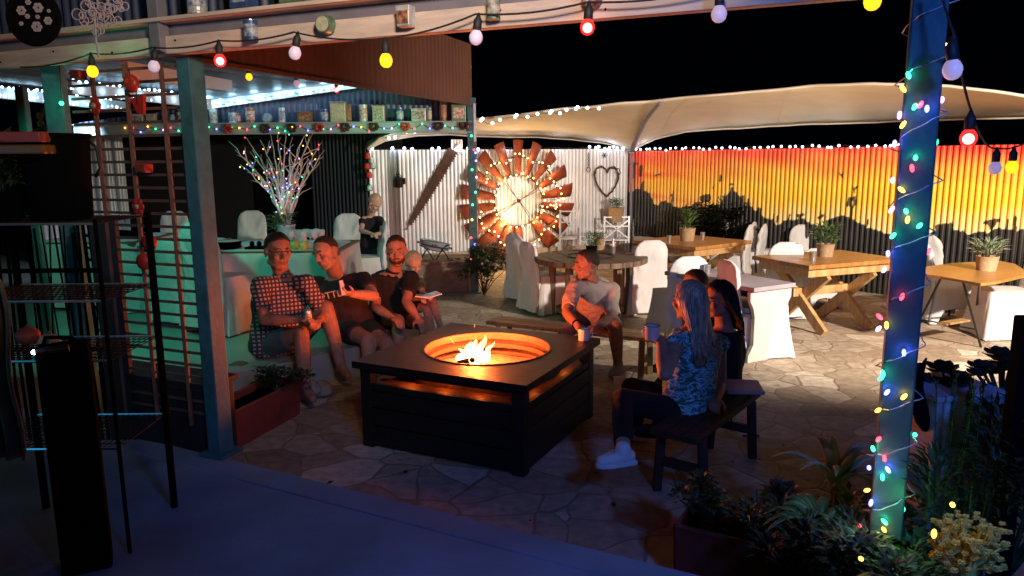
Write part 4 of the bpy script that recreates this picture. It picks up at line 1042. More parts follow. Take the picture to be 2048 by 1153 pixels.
festoon('f', 'short festoon of small bulbs under the brown fascia edge', pr, [ff(440, 122)] + [p + up for p, c, tl in pr] + [ff(760, 176)])
lamp('red_bulb_glow', 'POINT', fb(1175, 54), .25, (1, .06, .04), .025); lamp('red_bulb_glow', 'POINT', fb(440, 121), .25, (1, .06, .04), .025)
lamp('red_bulb_glow', 'POINT', at(1937, 276, 2.45), .2, (1, .06, .04), .025)
for x, y in ((185, 143), (772, 121), (1745, 2)): lamp('yellow_bulb_glow', 'POINT', fb(x, y), .22, (1, .5, .08), .025)

# ---- fairy lights (one thing per string, small bulbs as parts)
FC = {'W': emat('led_white', (.75, .85, 1.0), 9), 'C': emat('led_cool', (.55, .85, 1.0), 7), 'A': emat('led_warm', (1.0, .62, .22), 8),
      'r': emat('fairy_red', (1, .05, .08), 5), 'g': emat('fairy_green', (.05, 1, .42), 4), 'b': emat('fairy_blue', (.16, .2, 1), 6), 'y': emat('fairy_amber', (1, .50, .06), 5), 'v': emat('fairy_violet', (.65, .3, 1), 5)}
FM_ = {}
def fairy(label, items, wire, r=.012, loc=None, wr=.003, name='fairy_lights', elong=1.35, wm='cable'):
    t = thing(name, label, 'fairy lights', loc or items[0][0], local=True)
    lc = V(t.location); t['_loc'] = 1
    if wire: MB().tube(wire, wr, 5, cap=False).build('wire', M[wm], t)
    for p, c in items[:100]:
        key = (c, r)
        if key not in FM_:
            FM_[key] = MB().ell((0, 0, 0), (r, r, r * elong), nu=8, nv=6).mesh('fairy_bulb', FC[c], True)
        o = bpy.data.objects.new('fairy_bulb', FM_[key]); COL.objects.link(o); o.parent = t; o.location = V(p) - lc
        o.rotation_euler = (rnd.uniform(-.9, .9), rnd.uniform(-.9, .9), 0)
    return t
def led_run(P, n, jit=.02, c='W'):
    P = [V(p) for p in P]; out = []
    L = [(P[i + 1] - P[i]).length for i in range(len(P) - 1)]; T_ = sum(L)
    for k in range(n):
        s_ = T_ * (k + .5 + rnd.uniform(-.3, .3)) / n; i = 0
        while i < len(L) - 1 and s_ > L[i]: s_ -= L[i]; i += 1
        p = P[i].lerp(P[i + 1], min(1, s_ / L[i])) + V((rnd.uniform(-jit, jit) * .5, 0, rnd.uniform(-jit, jit))); out.append((p, c))
    return out
def wiggle(P, n=60, a=.02):
    it = led_run(P, n, a); return [p for p, c in it]
a_, b_ = WC + mn * .03 + V((0, 0, ZT + .02)), WC + md_ * 4.9 + mn * .03 + V((0, 0, ZT + .02))
fairy('row of white lights along the top of the painted mural fence', led_run([a_, b_], 44, .02), wiggle([a_, b_], 80, .015), r=.017, elong=1)
a_, b_ = WL + wn * .04 + V((0, 0, 2.02)), WC + wn * .04 + V((0, 0, 2.02))
left = led_run([a_, a_.lerp(b_, .42)], 9, .015); right = led_run([a_.lerp(b_, .82), b_], 9, .02)
fairy('row of white lights along the top of the white fence', left + right, wiggle([a_, b_], 60, .012), r=.024, elong=1)
tn = [tentp(u / 60, 1.0) + V((0, -.05, .0)) for u in range(4, 25)]
L_ = [p + V((0, 0, -.03 - .05 * abs(math.sin(i * 1.1)))) for i, p in enumerate(tn)]
fairy('swag of white lights on the lower left edge of the stretch tent', led_run(L_[:9], 11, .02), wiggle(L_[:9], 30, .01), r=.022, elong=1)
q = [at(x, y, 9.9) for x, y in ((962, 241), (985, 247), (1000, 240), (1030, 234), (1055, 234), (1075, 228), (1100, 226), (1120, 227), (1133, 220), (1152, 218), (1175, 216), (1198, 217))]
fairy('bright swag of white lights on the near tent edge right of the teal post', [(p, 'W') for p in q] + [(p + V((.02, 0, .02)), 'W') for p in q[::3]], wiggle(q, 40, .02), r=.021, elong=1)
for (a, b, l), nn_ in zip(RA[:3], (34, 26, 24)):
    for k, oz in enumerate((.08, -.02)):
        o_ = V((0, -.035, oz))
        its = led_run([a + o_, b + o_], nn_, .02, 'C')
        fairy(('upper' if k == 0 else 'lower') + ' cool white string on the ' + ' '.join(l.split(' lined')[0].split()[:7]), its, wiggle([a + o_, b + o_], 60, .015), r=.016, elong=1)
    mid = a.lerp(b, .5); L = (b - a).length
    for f in (.12, .37, .63, .88):
        lamp('led_string_glow', 'POINT', a.lerp(b, f) + V((0, -.16, .0)), 1.7 if 'gable' in l else .6, (.45, .8, 1.0), .05)
    for f in (.25, .5, .75):
        lamp('led_string_glow', 'POINT', a.lerp(b, f) + V((0, -.16, -.0)), 1.2 if 'gable' in l else .4, (.45, .8, 1.0), .05)
for f in (.1, .3, .5, .7, .9):
    lamp('fence_glow', 'POINT', WC + md_ * 5 * f + mn * .14 + V((0, 0, ZT + .03)), .9, (.8, .85, 1.0), .03)
    lamp('fence_glow', 'POINT', WL.lerp(WC, f) + wn * .12 + V((0, 0, 2.03)), .9, (.75, .8, 1.0), .03)
# warm lights on the windmill fan
its = []
for k in range(52):
    a = 2 * math.pi * k / 52 + rnd.uniform(-.03, .03)
    if 2.7 < a < 3.3: continue
    its.append((wpt(.72 + .05 * math.sin(a * 9) + rnd.uniform(-.02, .02), a, .07), 'A'))
for k in range(26):
    a = 2 * math.pi * k / 26; its.append((wpt(.44 + rnd.uniform(-.02, .02), a, .07), 'A'))
for k in range(7):
    f = k / 7; its.append((wpt(.45 + .4 * f, 5.9 + .5 * f + .1 * math.sin(k), .08), 'A'))
fairy('warm white lights wound round both rims of the windmill fan', its[:98], [wpt(.72 + .05 * math.sin(a * .1 * 9), a * .1, .06) for a in range(64)] + [wpt(.44, a * .2, .06) for a in range(32)], r=.0135, elong=1, wr=.003)
for a in (2.25, 4.05, 4.3, .45, 5.4, 1.4, 3.9):
    lamp('fan_light_glow', 'POINT', wpt(.44, a, .10), 7.0 if 3.8 < a < 4.4 or a == 2.25 else 4.0, (1.0, .62, .25), .03)
for k in range(10):
    a = k * .628; lamp('fan_light_glow', 'POINT', wpt(.72, a, .12), 1.8, (1.0, .6, .22), .03)
# shelter post lights, tin beam lights
cols = 'rgbyvg'
its = [(at(P_[0], P_[1], BY - .06), P_[2]) for P_ in ((943, 272, 'g'), (951, 306, 'b'), (948, 300, 'r'), (944, 340, 'g'), (952, 322, 'b'), (945, 410, 'g'), (942, 476, 'r'), (950, 489, 'b'), (942, 519, 'r'), (953, 355, 'v'), (944, 440, 'y'), (951, 385, 'g'))]
sp_ = [P3 + V((.062 * math.cos(k * .7), .055 * math.sin(k * .7) , .5 + k * .026)) for k in range(80)]
fairy('sparse coloured lights wound round the slim shelter post', its, sp_, r=.016, elong=1, wr=.004)
its = []; wr_ = []
cc_ = 'ryggbbgrygvbgrybgrvgyb'
for k in range(46):
    f = k / 45; x = P3.x - .05 - f * (P3.x - at(262, 265, BY).x); z = (zA + zB) / 2 + .03 * math.sin(k * 2.3) + rnd.uniform(-.02, .02)
    its.append((V((x, BY - .05, z)), cc_[k % len(cc_)])); wr_.append(V((x, BY - .04, z)))
fairy('coloured fairy lights draped along the teal tin shelf beam', its, wr_, r=.012, elong=1, wr=.004)
row = [(278, .14, .12, 'box', 'tin_white', 0, 'pale tin'), (303, .12, .12, 'box', 'tin_cream', 3, 'cream tin'), (345, .10, .11, 'round', 'tin_teal', 2, 'small teal can'), (362, .11, .14, 'round', 'tin_cream', 4, 'patterned can'),
       (427, .105, .18, 'round', 'tin_white', 0, 'tall white can'), (466, .11, .13, 'round', 'tin_white', 2, 'short white can with a dark print'), (474, .08, .12, 'round', 'tin_red', 1, 'narrow red can'), (501, .12, .19, 'round', 'tin_brown', 1, 'tall pinkish brown can'),
       (535, .13, .12, 'disc', 'tin_teal', 2, 'round teal lid standing on edge'), (565, .08, .19, 'round', 'tin_white', 2, 'slender white bottle tin'), (611, .18, .13, 'box', 'tin_brown', 4, 'low wide brown tin'), (650, .11, .16, 'round', 'tin_blue', 2, 'dark blue can'),
       (678, .20, .26, 'box', 'tin_cream', 3, 'large square tin with a leafy print'), (698, .06, .22, 'box', 'tin_brown', 4, 'narrow brown tin'), (727, .11, .22, 'round', 'tin_white', 1, 'tall white can with a brown print'), (758, .16, .20, 'box', 'tin_cream', 0, 'square cream tin'),
       (800, .10, .17, 'round', 'tin_blue', 2, 'blue can with a white print'), (838, .19, .16, 'box', 'tin_white', 0, 'framed pale tin with a landscape print'), (859, .06, .17, 'round', 'tin_green', 3, 'narrow green can'), (887, .09, .26, 'round', 'tin_brown', 4, 'tall orange brown can'), (918, .19, .21, 'box', 'tin_green', 1, 'large red and green tin')]
row_ = row
GO = 'dark round trinkets hung on the teal shelf beam'
for i, px in enumerate((455, 530, 583, 638, 690, 748, 810, 878, 928)):
    p = at(px, 258 - (px - 455) * .016, BY - .06); mb = MB(); r_ = random.Random(i)
    for k in range(7):
        a = k * .9; mb.lathe(p + V((.045 * math.cos(a), 0, .045 * math.sin(a))), [(.001, -.02), (.026, -.01), (.03, .005), (.012, .02)], 8, M=Matrix.Rotation(r_.uniform(0, 3), 4, 'X'))
    lab_ = min(row_, key=lambda q: abs(q[0] - px))[6]
    o = mb.build('hanging_trinket', M['rust_dark'] if i % 3 else M['redpaint']); tag(o, ('dark' if i % 3 else 'red') + ' trinket on the teal beam below the ' + lab_, 'trinket', GO)

# ---- old tins
TP = [('tin_white', (.62, .64, .60)), ('tin_red', (.40, .08, .05)), ('tin_cream', (.60, .55, .38)), ('tin_blue', (.06, .12, .30)), ('tin_green', (.16, .30, .18)), ('tin_brown', (.30, .15, .08)), ('tin_teal', (.12, .36, .36))]
for n_, c_ in TP: M[n_] = mat(n_, c_, .4, .3, var=.35, vs=22)
LAB = [mat('label_print_' + str(i), a, .5, col2=b, vs=40) for i, (a, b) in enumerate((((.55, .5, .4), (.12, .14, .10)), ((.6, .58, .5), (.35, .08, .04)), ((.5, .52, .5), (.06, .12, .25)), ((.35, .4, .2), (.55, .5, .4)), ((.6, .25, .1), (.08, .05, .04))))]
GT = 'old tins on the teal shelf beam'
def tin(p, wd, ht, kind, m, lab, label, group=None, dpt=None, rz=0, name='old_tin'):
    t = thing(name, label, 'tin', p, group, local=True, rz=rz)
    if kind == 'round':
        r = wd / 2; MB().lathe((0, 0, 0), [(r * .98, 0), (r, .006), (r * .97, .012), (r * .97, ht - .014), (r, ht - .008), (r, ht)], 22).build('can', M[m], t, smooth=False)
        MB().lathe((0, 0, 0), [(r * .985, ht * .18), (r * .985, ht * .8)], 22, cap=False).build('paper_label', LAB[lab], t)
        MB().lathe((0, 0, ht), [(r * .9, 0), (r * .9, .003)], 20).build('lid', M['tin'], t)
    elif kind == 'disc':
        r = wd / 2; Mx = Matrix.Rotation(math.pi / 2, 4, 'X')
        MB().lathe((0, 0, ht / 2), [(r, -.02), (r, .018), (r * .93, .024)], 26, M=Mx).build('can', M[m], t)
        MB().lathe((0, 0, ht / 2), [(r * .86, .022), (r * .8, .027)], 26, M=Mx).build('lid', LAB[lab], t)
    else:
        d = dpt or wd * .6
        MB().box((0, 0, ht / 2), (wd, d, ht)).build('can', M[m], t, bevel=.006)
        MB().box((0, -d / 2 - .002, ht * .48), (wd * .78, .004, ht * .66)).build('paper_label', LAB[lab], t)
        MB().box((0, 0, ht - .004), (wd * 1.03, d * 1.03, .022)).build('lid', M[m], t, bevel=.003)
    return t
for i, (px, wd, ht, k, m, l, lab) in enumerate(row):
    x = at(px, 240, BY - .03).x
    tin(V((x, BY - .03 + (.03 if i in (6, 13, 18) else 0), zB + .004)), wd, ht, k, m, l, lab + ' standing on the teal shelf beam', GT)
GB = 'old tins on the front veranda beam'
for px, py, wd, ht, k, m, l, lab in ((503, 82, .062, .085, 'round', 'tin_blue', 2, 'small dark blue can fixed to the front of the cream beam'), (652, 67, .075, .07, 'disc', 'tin_green', 3, 'round green lid fixed to the front of the cream beam'),
                                     (812, 55, .062, .075, 'box', 'tin_white', 4, 'pale square tin fixed to the front of the cream beam'), (987, 40, .055, .085, 'round', 'tin_green', 0, 'beer sized can fixed to the front of the cream beam'), (1183, 14, .07, .06, 'disc', 'tin_brown', 1, 'round brown and yellow lid fixed to the front of the cream beam')):
    p = onwall(px, py, Bm0 + bn * .045, Bm1 + bn * .045); tin(p, wd, ht, k, m, l, lab, GB, rz=rz, dpt=.05)
for px, py, wd, ht, k, m, l, lab in ((397, 44, .09, .15, 'round', 'tin_white', 2, 'white patterned can on the top shelf beside the grey upper post'), (490, 36, .10, .15, 'box', 'tin_blue', 2, 'blue tin with a red spot on the top shelf'), (596, 22, .14, .15, 'box', 'tin_green', 0, 'wide pale green tin on the top shelf'), (708, 10, .12, .15, 'box', 'tin_blue', 0, 'blue tin with a pale label on the top shelf')):
    p = onwall(px, py, Bm0 + bn * .03, Bm1 + bn * .03); p.z = 2.355 + .16; tin(p, wd, ht, k, m, l, lab, GB, rz=rz, dpt=.08)

M['clearwire'] = mat('clear_wire', (.45, .45, .52), .4)
# ---- lights round the right post
rl = [(1894, 93, 'y'), (1817, 151, 'g'), (1877, 156, 'g'), (1806, 178, 'y'), (1829, 214, 'g'), (1841, 210, 'r'), (1854, 218, 'b'), (1884, 200, 'v'), (1799, 231, 'v'), (1806, 250, 'y'), (1866, 243, 'y'), (1868, 254, 'y'), (1789, 288, 'b'), (1872, 286, 'g'), (1831, 316, 'g'), (1824, 337, 'r'), (1785, 361, 'v'),
      (1803, 380, 'y'), (1851, 396, 'y'), (1855, 407, 'v'), (1812, 423, 'g'), (1815, 440, 'y'), (1839, 452, 'g'), (1783, 420, 'v'), (1786, 472, 'g'), (1776, 508, 'b'), (1857, 503, 'r'), (1841, 516, 'b'), (1768, 540, 'v'), (1804, 594, 'r'), (1833, 615, 'y'), (1759, 634, 'r'), (1773, 651, 'y'), (1757, 658, 'v'),
      (1808, 706, 'b'), (1766, 747, 'g'), (1762, 757, 'g'), (1824, 748, 'g'), (1774, 785, 'b'), (1808, 794, 'y'), (1756, 821, 'y'), (1757, 879, 'r'), (1830, 870, 'g'), (1813, 881, 'y'), (1746, 898, 'g'), (1769, 917, 'r'), (1738, 936, 'b'), (1776, 940, 'b'), (1765, 955, 'g'), (1734, 981, 'y'), (1742, 1006, 'b'), (1806, 1019, 'g'), (1722, 1054, 'r'), (1768, 1060, 'y'), (1769, 1044, 'g')]
its = []
for i, (x, y, c) in enumerate(rl):
    fn_ = V((-.4226, -.9063, 0)); dd_ = rd(x, y)
    if abs(x - (1844 - y * .075)) < 29: its.append((O + dd_ * ((P1 + fn_ * .049 - O).dot(fn_) / dd_.dot(fn_)), c))
    else: its.append((PR(x, y, .02), c))
its += [(at(1868, 1068, 1.78), 'y'), (at(1722, 1118, 2.0), 'y'), (at(1905, 1010, 1.85), 'y')]  # extra bulbs added among the plants to go with the fill below
lamp('fairy_fill_glow', 'POINT', at(1872, 1060, 1.72), .22, (1, .72, .2), .01); lamp('fairy_fill_glow', 'POINT', at(1915, 1000, 1.78), .22, (1, .72, .2), .01)  # added amber fill to brighten the yellow succulent
wire = []
for k in range(420):
    z = P1.z + .12 + k * .0047; a = k * .17 + .6 * math.sin(k * .05)
    rr_ = .058 / max(abs(math.cos(a)), abs(math.sin(a))) * .95 + .004 * math.sin(k * .9)
    wire.append(P1 + V((rr_ * math.cos(a), rr_ * math.sin(a), z - P1.z)))
fairy('dense multicoloured fairy lights wound round the right hand post', its, wire, r=.0068, wr=.0020, elong=1.9, wm='clearwire')
LC = {'r': (1, .05, .05), 'g': (.03, 1, .4), 'b': (.1, .15, 1), 'y': (1, .5, .05), 'v': (.5, .2, 1)}
for i, (p, c) in enumerate(its):
    lamp('fairy_fill_glow', 'POINT', p + V((-.004, -.011, .004)), .045 if c != 'b' else .11, LC[c], .003)

for x_, y_, c_, w_ in ((1806, 1019, (.1, 1, .3), .22), (1760, 1052, (.9, .8, .2), .16), (1765, 955, (.1, 1, .4), .10), (1735, 985, (1, .6, .1), .14)):
    lamp('fairy_fill_glow', 'POINT', PR(x_, y_, .12), w_, c_, .01)  # added green and amber fill tinting the plants at the post base
# ---- branch centrepiece and set tables on the raised floor
def cloth_table(x0, x1, y0, y1, z, label):
    t = thing('round_cloth_table', label, 'table', ((x0 + x1) / 2, (y0 + y1) / 2, RZ))
    t.name = 'dining_table'
    MB().box(((x0 + x1) / 2, (y0 + y1) / 2, z - .03), (x1 - x0 - .04, y1 - y0 - .04, .04)).build('tabletop', M['old_wood'], t)
    for sx in (x0 + .1, x1 - .1):
        for sy in (y0 + .1, y1 - .1): MB().box((sx, sy, (RZ + z) / 2 - .03), (.05, .05, z - RZ - .06)).build('leg', M['dark_iron'], t)
    cx, cy, hx, hy = (x0 + x1) / 2, (y0 + y1) / 2, (x1 - x0) / 2, (y1 - y0) / 2
    def f(u, v):
        a = 2 * math.pi * u; c, s = math.cos(a), math.sin(a); x, y = hx * math.copysign(abs(c) ** .25, c), hy * math.copysign(abs(s) ** .25, s)
        k = max(0, v - .3) / .7; z_ = z - (z - RZ - .04) * k; e = 1 + .05 * k
        if v <= .3: return V((cx + x * v / .3, cy + y * v / .3, z))
        n = math.hypot(x, y); w_ = (.015 * math.sin(a * 17) + .012 * math.sin(a * 31 + 1)) * k
        return V((cx + x * e + x / n * w_, cy + y * e + y / n * w_, z_))
    o = MB().grid(f, 120, 12).build('tablecloth', M['cloth'], smooth=True)
    tag(o, 'white floor length cloth over the ' + label.split(' table')[0] + ' table', 'tablecloth'); return t
TZ2 = RZ + .75
cloth_table(-2.95, -1.62, 6.95, 8.0, TZ2, 'set dining table with glasses behind the men')
cloth_table(-5.2, -4.05, 7.9, 9.0, TZ2, 'far left dining table seen through the lattice')
cloth_table(-3.95, -3.2, 7.7, 8.5, TZ2 - .02, 'small dining table seen through the lattice middle')
bp_ = at(572, 452, 7.75); base = V((bp_.x, bp_.y, TZ2))
t = thing('branch_centrepiece', 'tall bunch of whitewashed branches in a pot on the set table', 'centrepiece', base)
MB().lathe(base, [(.07, 0), (.085, .03), (.09, .16), (.10, .18), (.085, .18), (.08, .15)], 18).build('pot', M['zinc'], t, smooth=True)
b0 = V((bp_.x, bp_.y, TZ2 + .14)); r_ = random.Random(12); tips = []
mbs = MB(); bpts = []
tg = [(457, 283), (470, 300), (492, 275), (505, 300), (520, 280), (541, 268), (560, 300), (572, 262), (585, 275), (600, 290), (610, 268), (628, 262), (643, 285), (650, 300), (596, 315), (535, 320), (616, 320), (555, 270), (480, 330), (640, 325)]
for i, (x, y) in enumerate(tg):
    e = at(x, y, 7.75 + r_.uniform(-.35, .35)); st = b0 + V((r_.uniform(-.03, .03), r_.uniform(-.03, .03), 0)); N = 12; P = []
    mid = st.lerp(e, .45) + V(((e.x - st.x) * -.22, 0, .06))
    for k in range(N + 1):
        f = k / N; p = st * (1 - f) ** 2 + mid * 2 * f * (1 - f) + e * f * f
        p = p + V((r_.uniform(-.014, .014), r_.uniform(-.014, .014), 0)) * (1 if 0 < k < N else 0); P.append(p)
    MB().tube(P, [.014 * (1 - .78 * k / N) for k in range(N + 1)], 6).build('branch', M['branch'], t, smooth=True)
    bpts += P[3:]
    for q in range(4):
        k = r_.randint(4, 10); s_ = P[k]; d = V((r_.uniform(-1, 1) + (e.x - b0.x), r_.uniform(-.6, .6), r_.uniform(.4, 1.2))).normalized() * r_.uniform(.10, .24)
        tw = [s_, s_ + d * .5 + V((r_.uniform(-.02, .02), 0, .01)), s_ + d]
        MB().tube(tw, [.0065, .0045, .002], 5).build('twig', M['branch'], t); bpts.append(tw[1])
leafy(MB(), (bp_.x - .05, bp_.y - .02, TZ2 + .12), 150, .17, .09, .03, hgt=.16, seed=4, up=.5).build('foliage', M['leaf'], t)
its = [(r_.choice(bpts) + V((r_.uniform(-.03, .03), -.03, r_.uniform(-.03, .03))), 'rbgyybvrgy'[i % 10]) for i in range(84)]
its.sort(key=lambda q: -q[0].z)
fairy('multicoloured fairy lights threaded through the white branches', its, [p for p, c in its], r=.0066, elong=1, wr=.0012)
for p, c in its[::7]: lamp('branch_light_glow', 'POINT', p + V((0, -.10, 0)), .17, (.75, .62, .7) if c in 'yrv' else (.5, .6, .9), .03)
lamp('branch_light_glow', 'POINT', b0 + V((.12, -.25, .25)), .4, (.85, .75, .8), .04)
# glasses and mugs
def wine(p, label):
    t = thing('wine_glass', label, 'wine glass', p, 'wine glasses on the set table', local=True)
    MB().lathe((0, 0, 0), [(.034, 0), (.034, .003), (.004, .008), (.004, .075), (.02, .09), (.034, .12), (.033, .165), (.030, .165), (.03, .12), (.015, .092), (.001, .09)], 18, cap=False).build('glass_bowl', M['wineglass'], t, smooth=True)
    MB().lathe((0, 0, .0), [(.035, 0), (.035, .003)], 18).build('foot', M['wineglass'], t); return t
M['wineglass'] = mat('cut_glass', (.75, .8, .9), .08, .0, spec=1.0); M['wineglass'].node_tree.nodes['Principled BSDF'].inputs['Alpha'].default_value = .5
p0 = wine(V((-2.15, 7.2, TZ2)), 'clear stemmed wine glass in the cluster on the set table behind the men')
for dx, dy in ((.05, .08), (.12, .0), (.16, .10), (.22, .02), (.27, .10), (-.06, .06), (.10, .16), (.20, .18)):
    dup(p0, loc=V((-2.15 + dx, 7.2 + dy, TZ2)))
M['greenmug'] = mat('yellow_green_glaze', (.45, .50, .12), .3)
GM = 'yellow green mugs on the set table'
for i, dx in enumerate((.0, .09)):
    t = thing('green_mug', 'yellow green mug in front of the wine glasses, ' + ('left' if i == 0 else 'right') + ' one of the pair', 'mug', V((-2.08 + dx, 7.06, TZ2)), GM, local=True)
    MB().lathe((0, 0, 0), [(.033, 0), (.037, .006), (.038, .075), (.035, .075), (.033, .01), (.001, .008)], 20).build('cup', M['greenmug'], t, smooth=True)
    MB().tube([(.034 + .022 * math.sin(q * math.pi / 6), 0, .04 + .022 * math.cos(q * math.pi / 6)) for q in range(7)], .004, 6).build('handle', M['greenmug'], t)
t = thing('plate_stack', 'stack of dark plates with a white top plate on the set table beside the post', 'plates', V((-2.75, 7.15, TZ2)), local=True)
for k in range(6):
    MB().lathe((0, 0, .013 * k), [(.07, 0), (.12, .012), (.125, .014), (.07, .006)], 26).build('plate', M['black'] if k < 5 else M['ceramic'], t, smooth=True)
t = thing('cutlery_tray', 'small dark tray of condiments on the set table', 'tray', V((-2.42, 7.15, TZ2)), local=True)
MB().box((0, 0, .01), (.30, .16, .02)).build('tray_base', M['black'], t, bevel=.004)
for k in range(4): MB().ell((-.1 + .07 * k, 0, .045), (.025, .025, .03), nu=10, nv=8).build('pot', M['black'], t, smooth=True)
# jacket on the lattice side chair
cp_ = gr(283, 600, RZ); 
mb = MB(); mb.grid(lambda u, v: V((cp_.x - .26 + .52 * u, cp_.y - .30 + .04 * math.sin(u * 9) , RZ + .80 - .62 * v + .05 * math.sin(u * 3.14) - .05 * v * math.sin(u * 8))), 16, 12)
o = mb.build('draped_jacket', M['black'], smooth=True, solid=.02); tag(o, 'dark jacket hung over the bluish covered chair behind the lattice', 'jacket')

# ---- lattice screen
la = Bm0 + bd * .02 - bn * .07; lbv = Bm0 - bd * 1.35 - bn * .07; la.z = lbv.z = 0
M['lat'] = mat('red_brown_lattice', (.16, .075, .05), .6, var=.35, vs=12)
M['lat_d'] = mat('dark_lattice_bar', (.12, .075, .06), .6, var=.3, vs=12)
t = thing('lattice_screen', 'red brown steel lattice screen between the corner post and the teal door post', 'lattice', la)
def lw(px, py): return onwall(px, py, la, lbv)
s_of = lambda p: (p - la).dot(-bd)
xl, xr = s_of(lw(150, 300)), s_of(lw(372, 300))
ztop = 2.335
for px in (183, 250, 322):
    s_ = s_of(lw(px, 140)); p = la - bd * s_
    MB().beam(p + V((0, 0, .45)), p + V((0, 0, ztop)), .018, .018).build('upright_bar', M['lat'], t)
y = 0; z = ztop - .02; k = 0
while z > .50:
    a = la - bd * xr - bn * .014; b = la - bd * (xl if z > 1.9 or z < 1.3 or True else xl) - bn * .014
    MB().beam(a + V((0, 0, z)), b + V((0, 0, z)), .009, .014).build('cross_bar', M['lat_d'] if k > 3 else M['lat'], t); z -= .0665; k += 1  # top bars get the redder tone in place of orange light on them
# low planter wall under lattice
M['darkpanel'] = mat('charcoal_panel', (.012, .012, .013), .7)
t = thing('planter_box', 'black timber planter box standing below the lattice', 'planter', la)
MB().beam(la - bd * .22 - bn * .12 + V((0, 0, .45)), la - bd * .98 - bn * .12 + V((0, 0, .45)), .2, .42).build('box', M['darkpanel'], t, bevel=.01)
MB().beam(la - bd * .20 - bn * .12 + V((0, 0, .67)), la - bd * 1.0 - bn * .12 + V((0, 0, .67)), .24, .03).build('rim', M['darkpanel'], t, bevel=.004)
# lattice ornaments
GL = 'red painted ornaments wired to the lattice'
def orn(px, py, kind, label, off=.03):
    p = onwall(px, py, la + bn * off, lbv + bn * off); t = thing('lattice_ornament', label, 'ornament', p, GL, local=True, rz=rz)
    if kind == 'cube': MB().box((0, 0, 0), (.075, .05, .045), Matrix.Rotation(R(4), 4, 'Y')).build('ornament_body', M['redpaint'], t, bevel=.005); MB().box((.0, -.0265, 0), (.06, .003, .034)).build('front_plate', M['tin_red'], t)
    elif kind == 'disc': MB().lathe((0, 0, 0), [(.04, -.01), (.045, 0), (.04, .02), (.02, .026)], 20, M=Matrix.Rotation(math.pi / 2, 4, 'X')).build('ornament_body', M['redpaint'], t, smooth=True); MB().tube([(0, -.01, .04), (0, -.01, .07)], .003, 5).build('hanger', M['cable'], t)
    elif kind == 'fan': MB().prism([(-.05, .03), (.045, .045), (.03, -.05), (-.01, -.04)], -.008, .008, M=Matrix.Rotation(math.pi / 2, 4, 'X')).build('ornament_body', M['redpaint'], t); MB().tube([(0, -.01, .0), (0, -.01, .08)], .003, 5).build('hanger', M['cable'], t)
    else:
        for k in range(6): MB().ell((.026 * math.cos(k * 1.047), 0, .026 * math.sin(k * 1.047)), (.02, .007, .02), nu=10, nv=6).build('petal', M['redpaint'], t, smooth=True)
        MB().ell((0, -.008, 0), (.014, .008, .014), nu=10, nv=6).build('flower_centre', M['tin_cream'], t, smooth=True)
orn(157, 150, 'cube', 'dark red tin ornament at the top left of the lattice'); orn(264, 168, 'disc', 'round red ornament on the lattice under the second bulb', .04)
orn(278, 210, 'fan', 'tilted red fan shaped ornament in the upper lattice'); orn(190, 212, 'flower', 'small red flower ornament on the left lattice bar')
orn(288, 336, 'cube', 'red box ornament on the middle of the lattice'); orn(276, 414, 'flower', 'red flower ornament low on the middle lattice bar')
orn(300, 485, 'disc', 'upper of two round red ornaments low on the lattice'); orn(290, 523, 'disc', 'lower of two round red ornaments low on the lattice', .05)
# teal door posts and yellow flower
dp = at(124, 300, 4.25); dpx = V((dp.x, dp.y, FZ))
t = thing('door_post', 'teal green post at the left end of the lattice', 'post', dpx)
MB().box(dpx + V((0, 0, 1.15)), (.10, .10, 2.3), Matrix.Rotation(R(15), 4, 'Z')).build('post_shaft', M['green_paint'], t, bevel=.006)
MB().box(dpx + V((0, 0, .012)), (.16, .16, .02)).build('base_plate', M['green_paint'], t)
dp2 = at(48, 230, 6.2); dp2.z = RZ
t = thing('door_post', 'thin green post far left behind the door post', 'post', dp2)
MB().box(dp2 + V((0, 0, 1.1)), (.07, .07, 2.2)).build('post_shaft', M['teal_dark'], t, bevel=.006); MB().box(dp2 + V((0, 0, .012)), (.14, .14, .02)).build('base_plate', M['green_paint'], t)
pf = at(94, 240, 4.42)
M['yelpaint'] = mat('yellow_petal_paint', (.22, .20, .03), .5)
t = thing('flower_ornament', 'yellow green tin flower on the teal door post', 'ornament', pf, local=True)
for k in range(7): MB().ell((.045 * math.cos(k * .9), 0, .05 * math.sin(k * .9)), (.022, .008, .022), nu=10, nv=6).build('petal', M['yelpaint'], t, smooth=True)
MB().ell((0, -.005, 0), (.022, .01, .022), nu=12, nv=6).build('flower_centre', M['black'], t, smooth=True)
p = at(123, 207, 4.12)
fairy('single green light hanging on a cord beside the teal door post', [(p, 'g')], [at(118, 120, 4.14), at(121, 165, 4.13), p], r=.012, wr=.003)
lamp('green_bulb_glow', 'POINT', p + V((0, -.05, 0)), .45, (.05, 1, .5), .015)
lamp('green_bulb_glow', 'POINT', fb(165, 110) + bn * .03, .10, (.05, 1, .4), .015)
lamp('green_bulb_glow', 'POINT', fb(235, 104) + bn * .03, .10, (.05, 1, .4), .015)

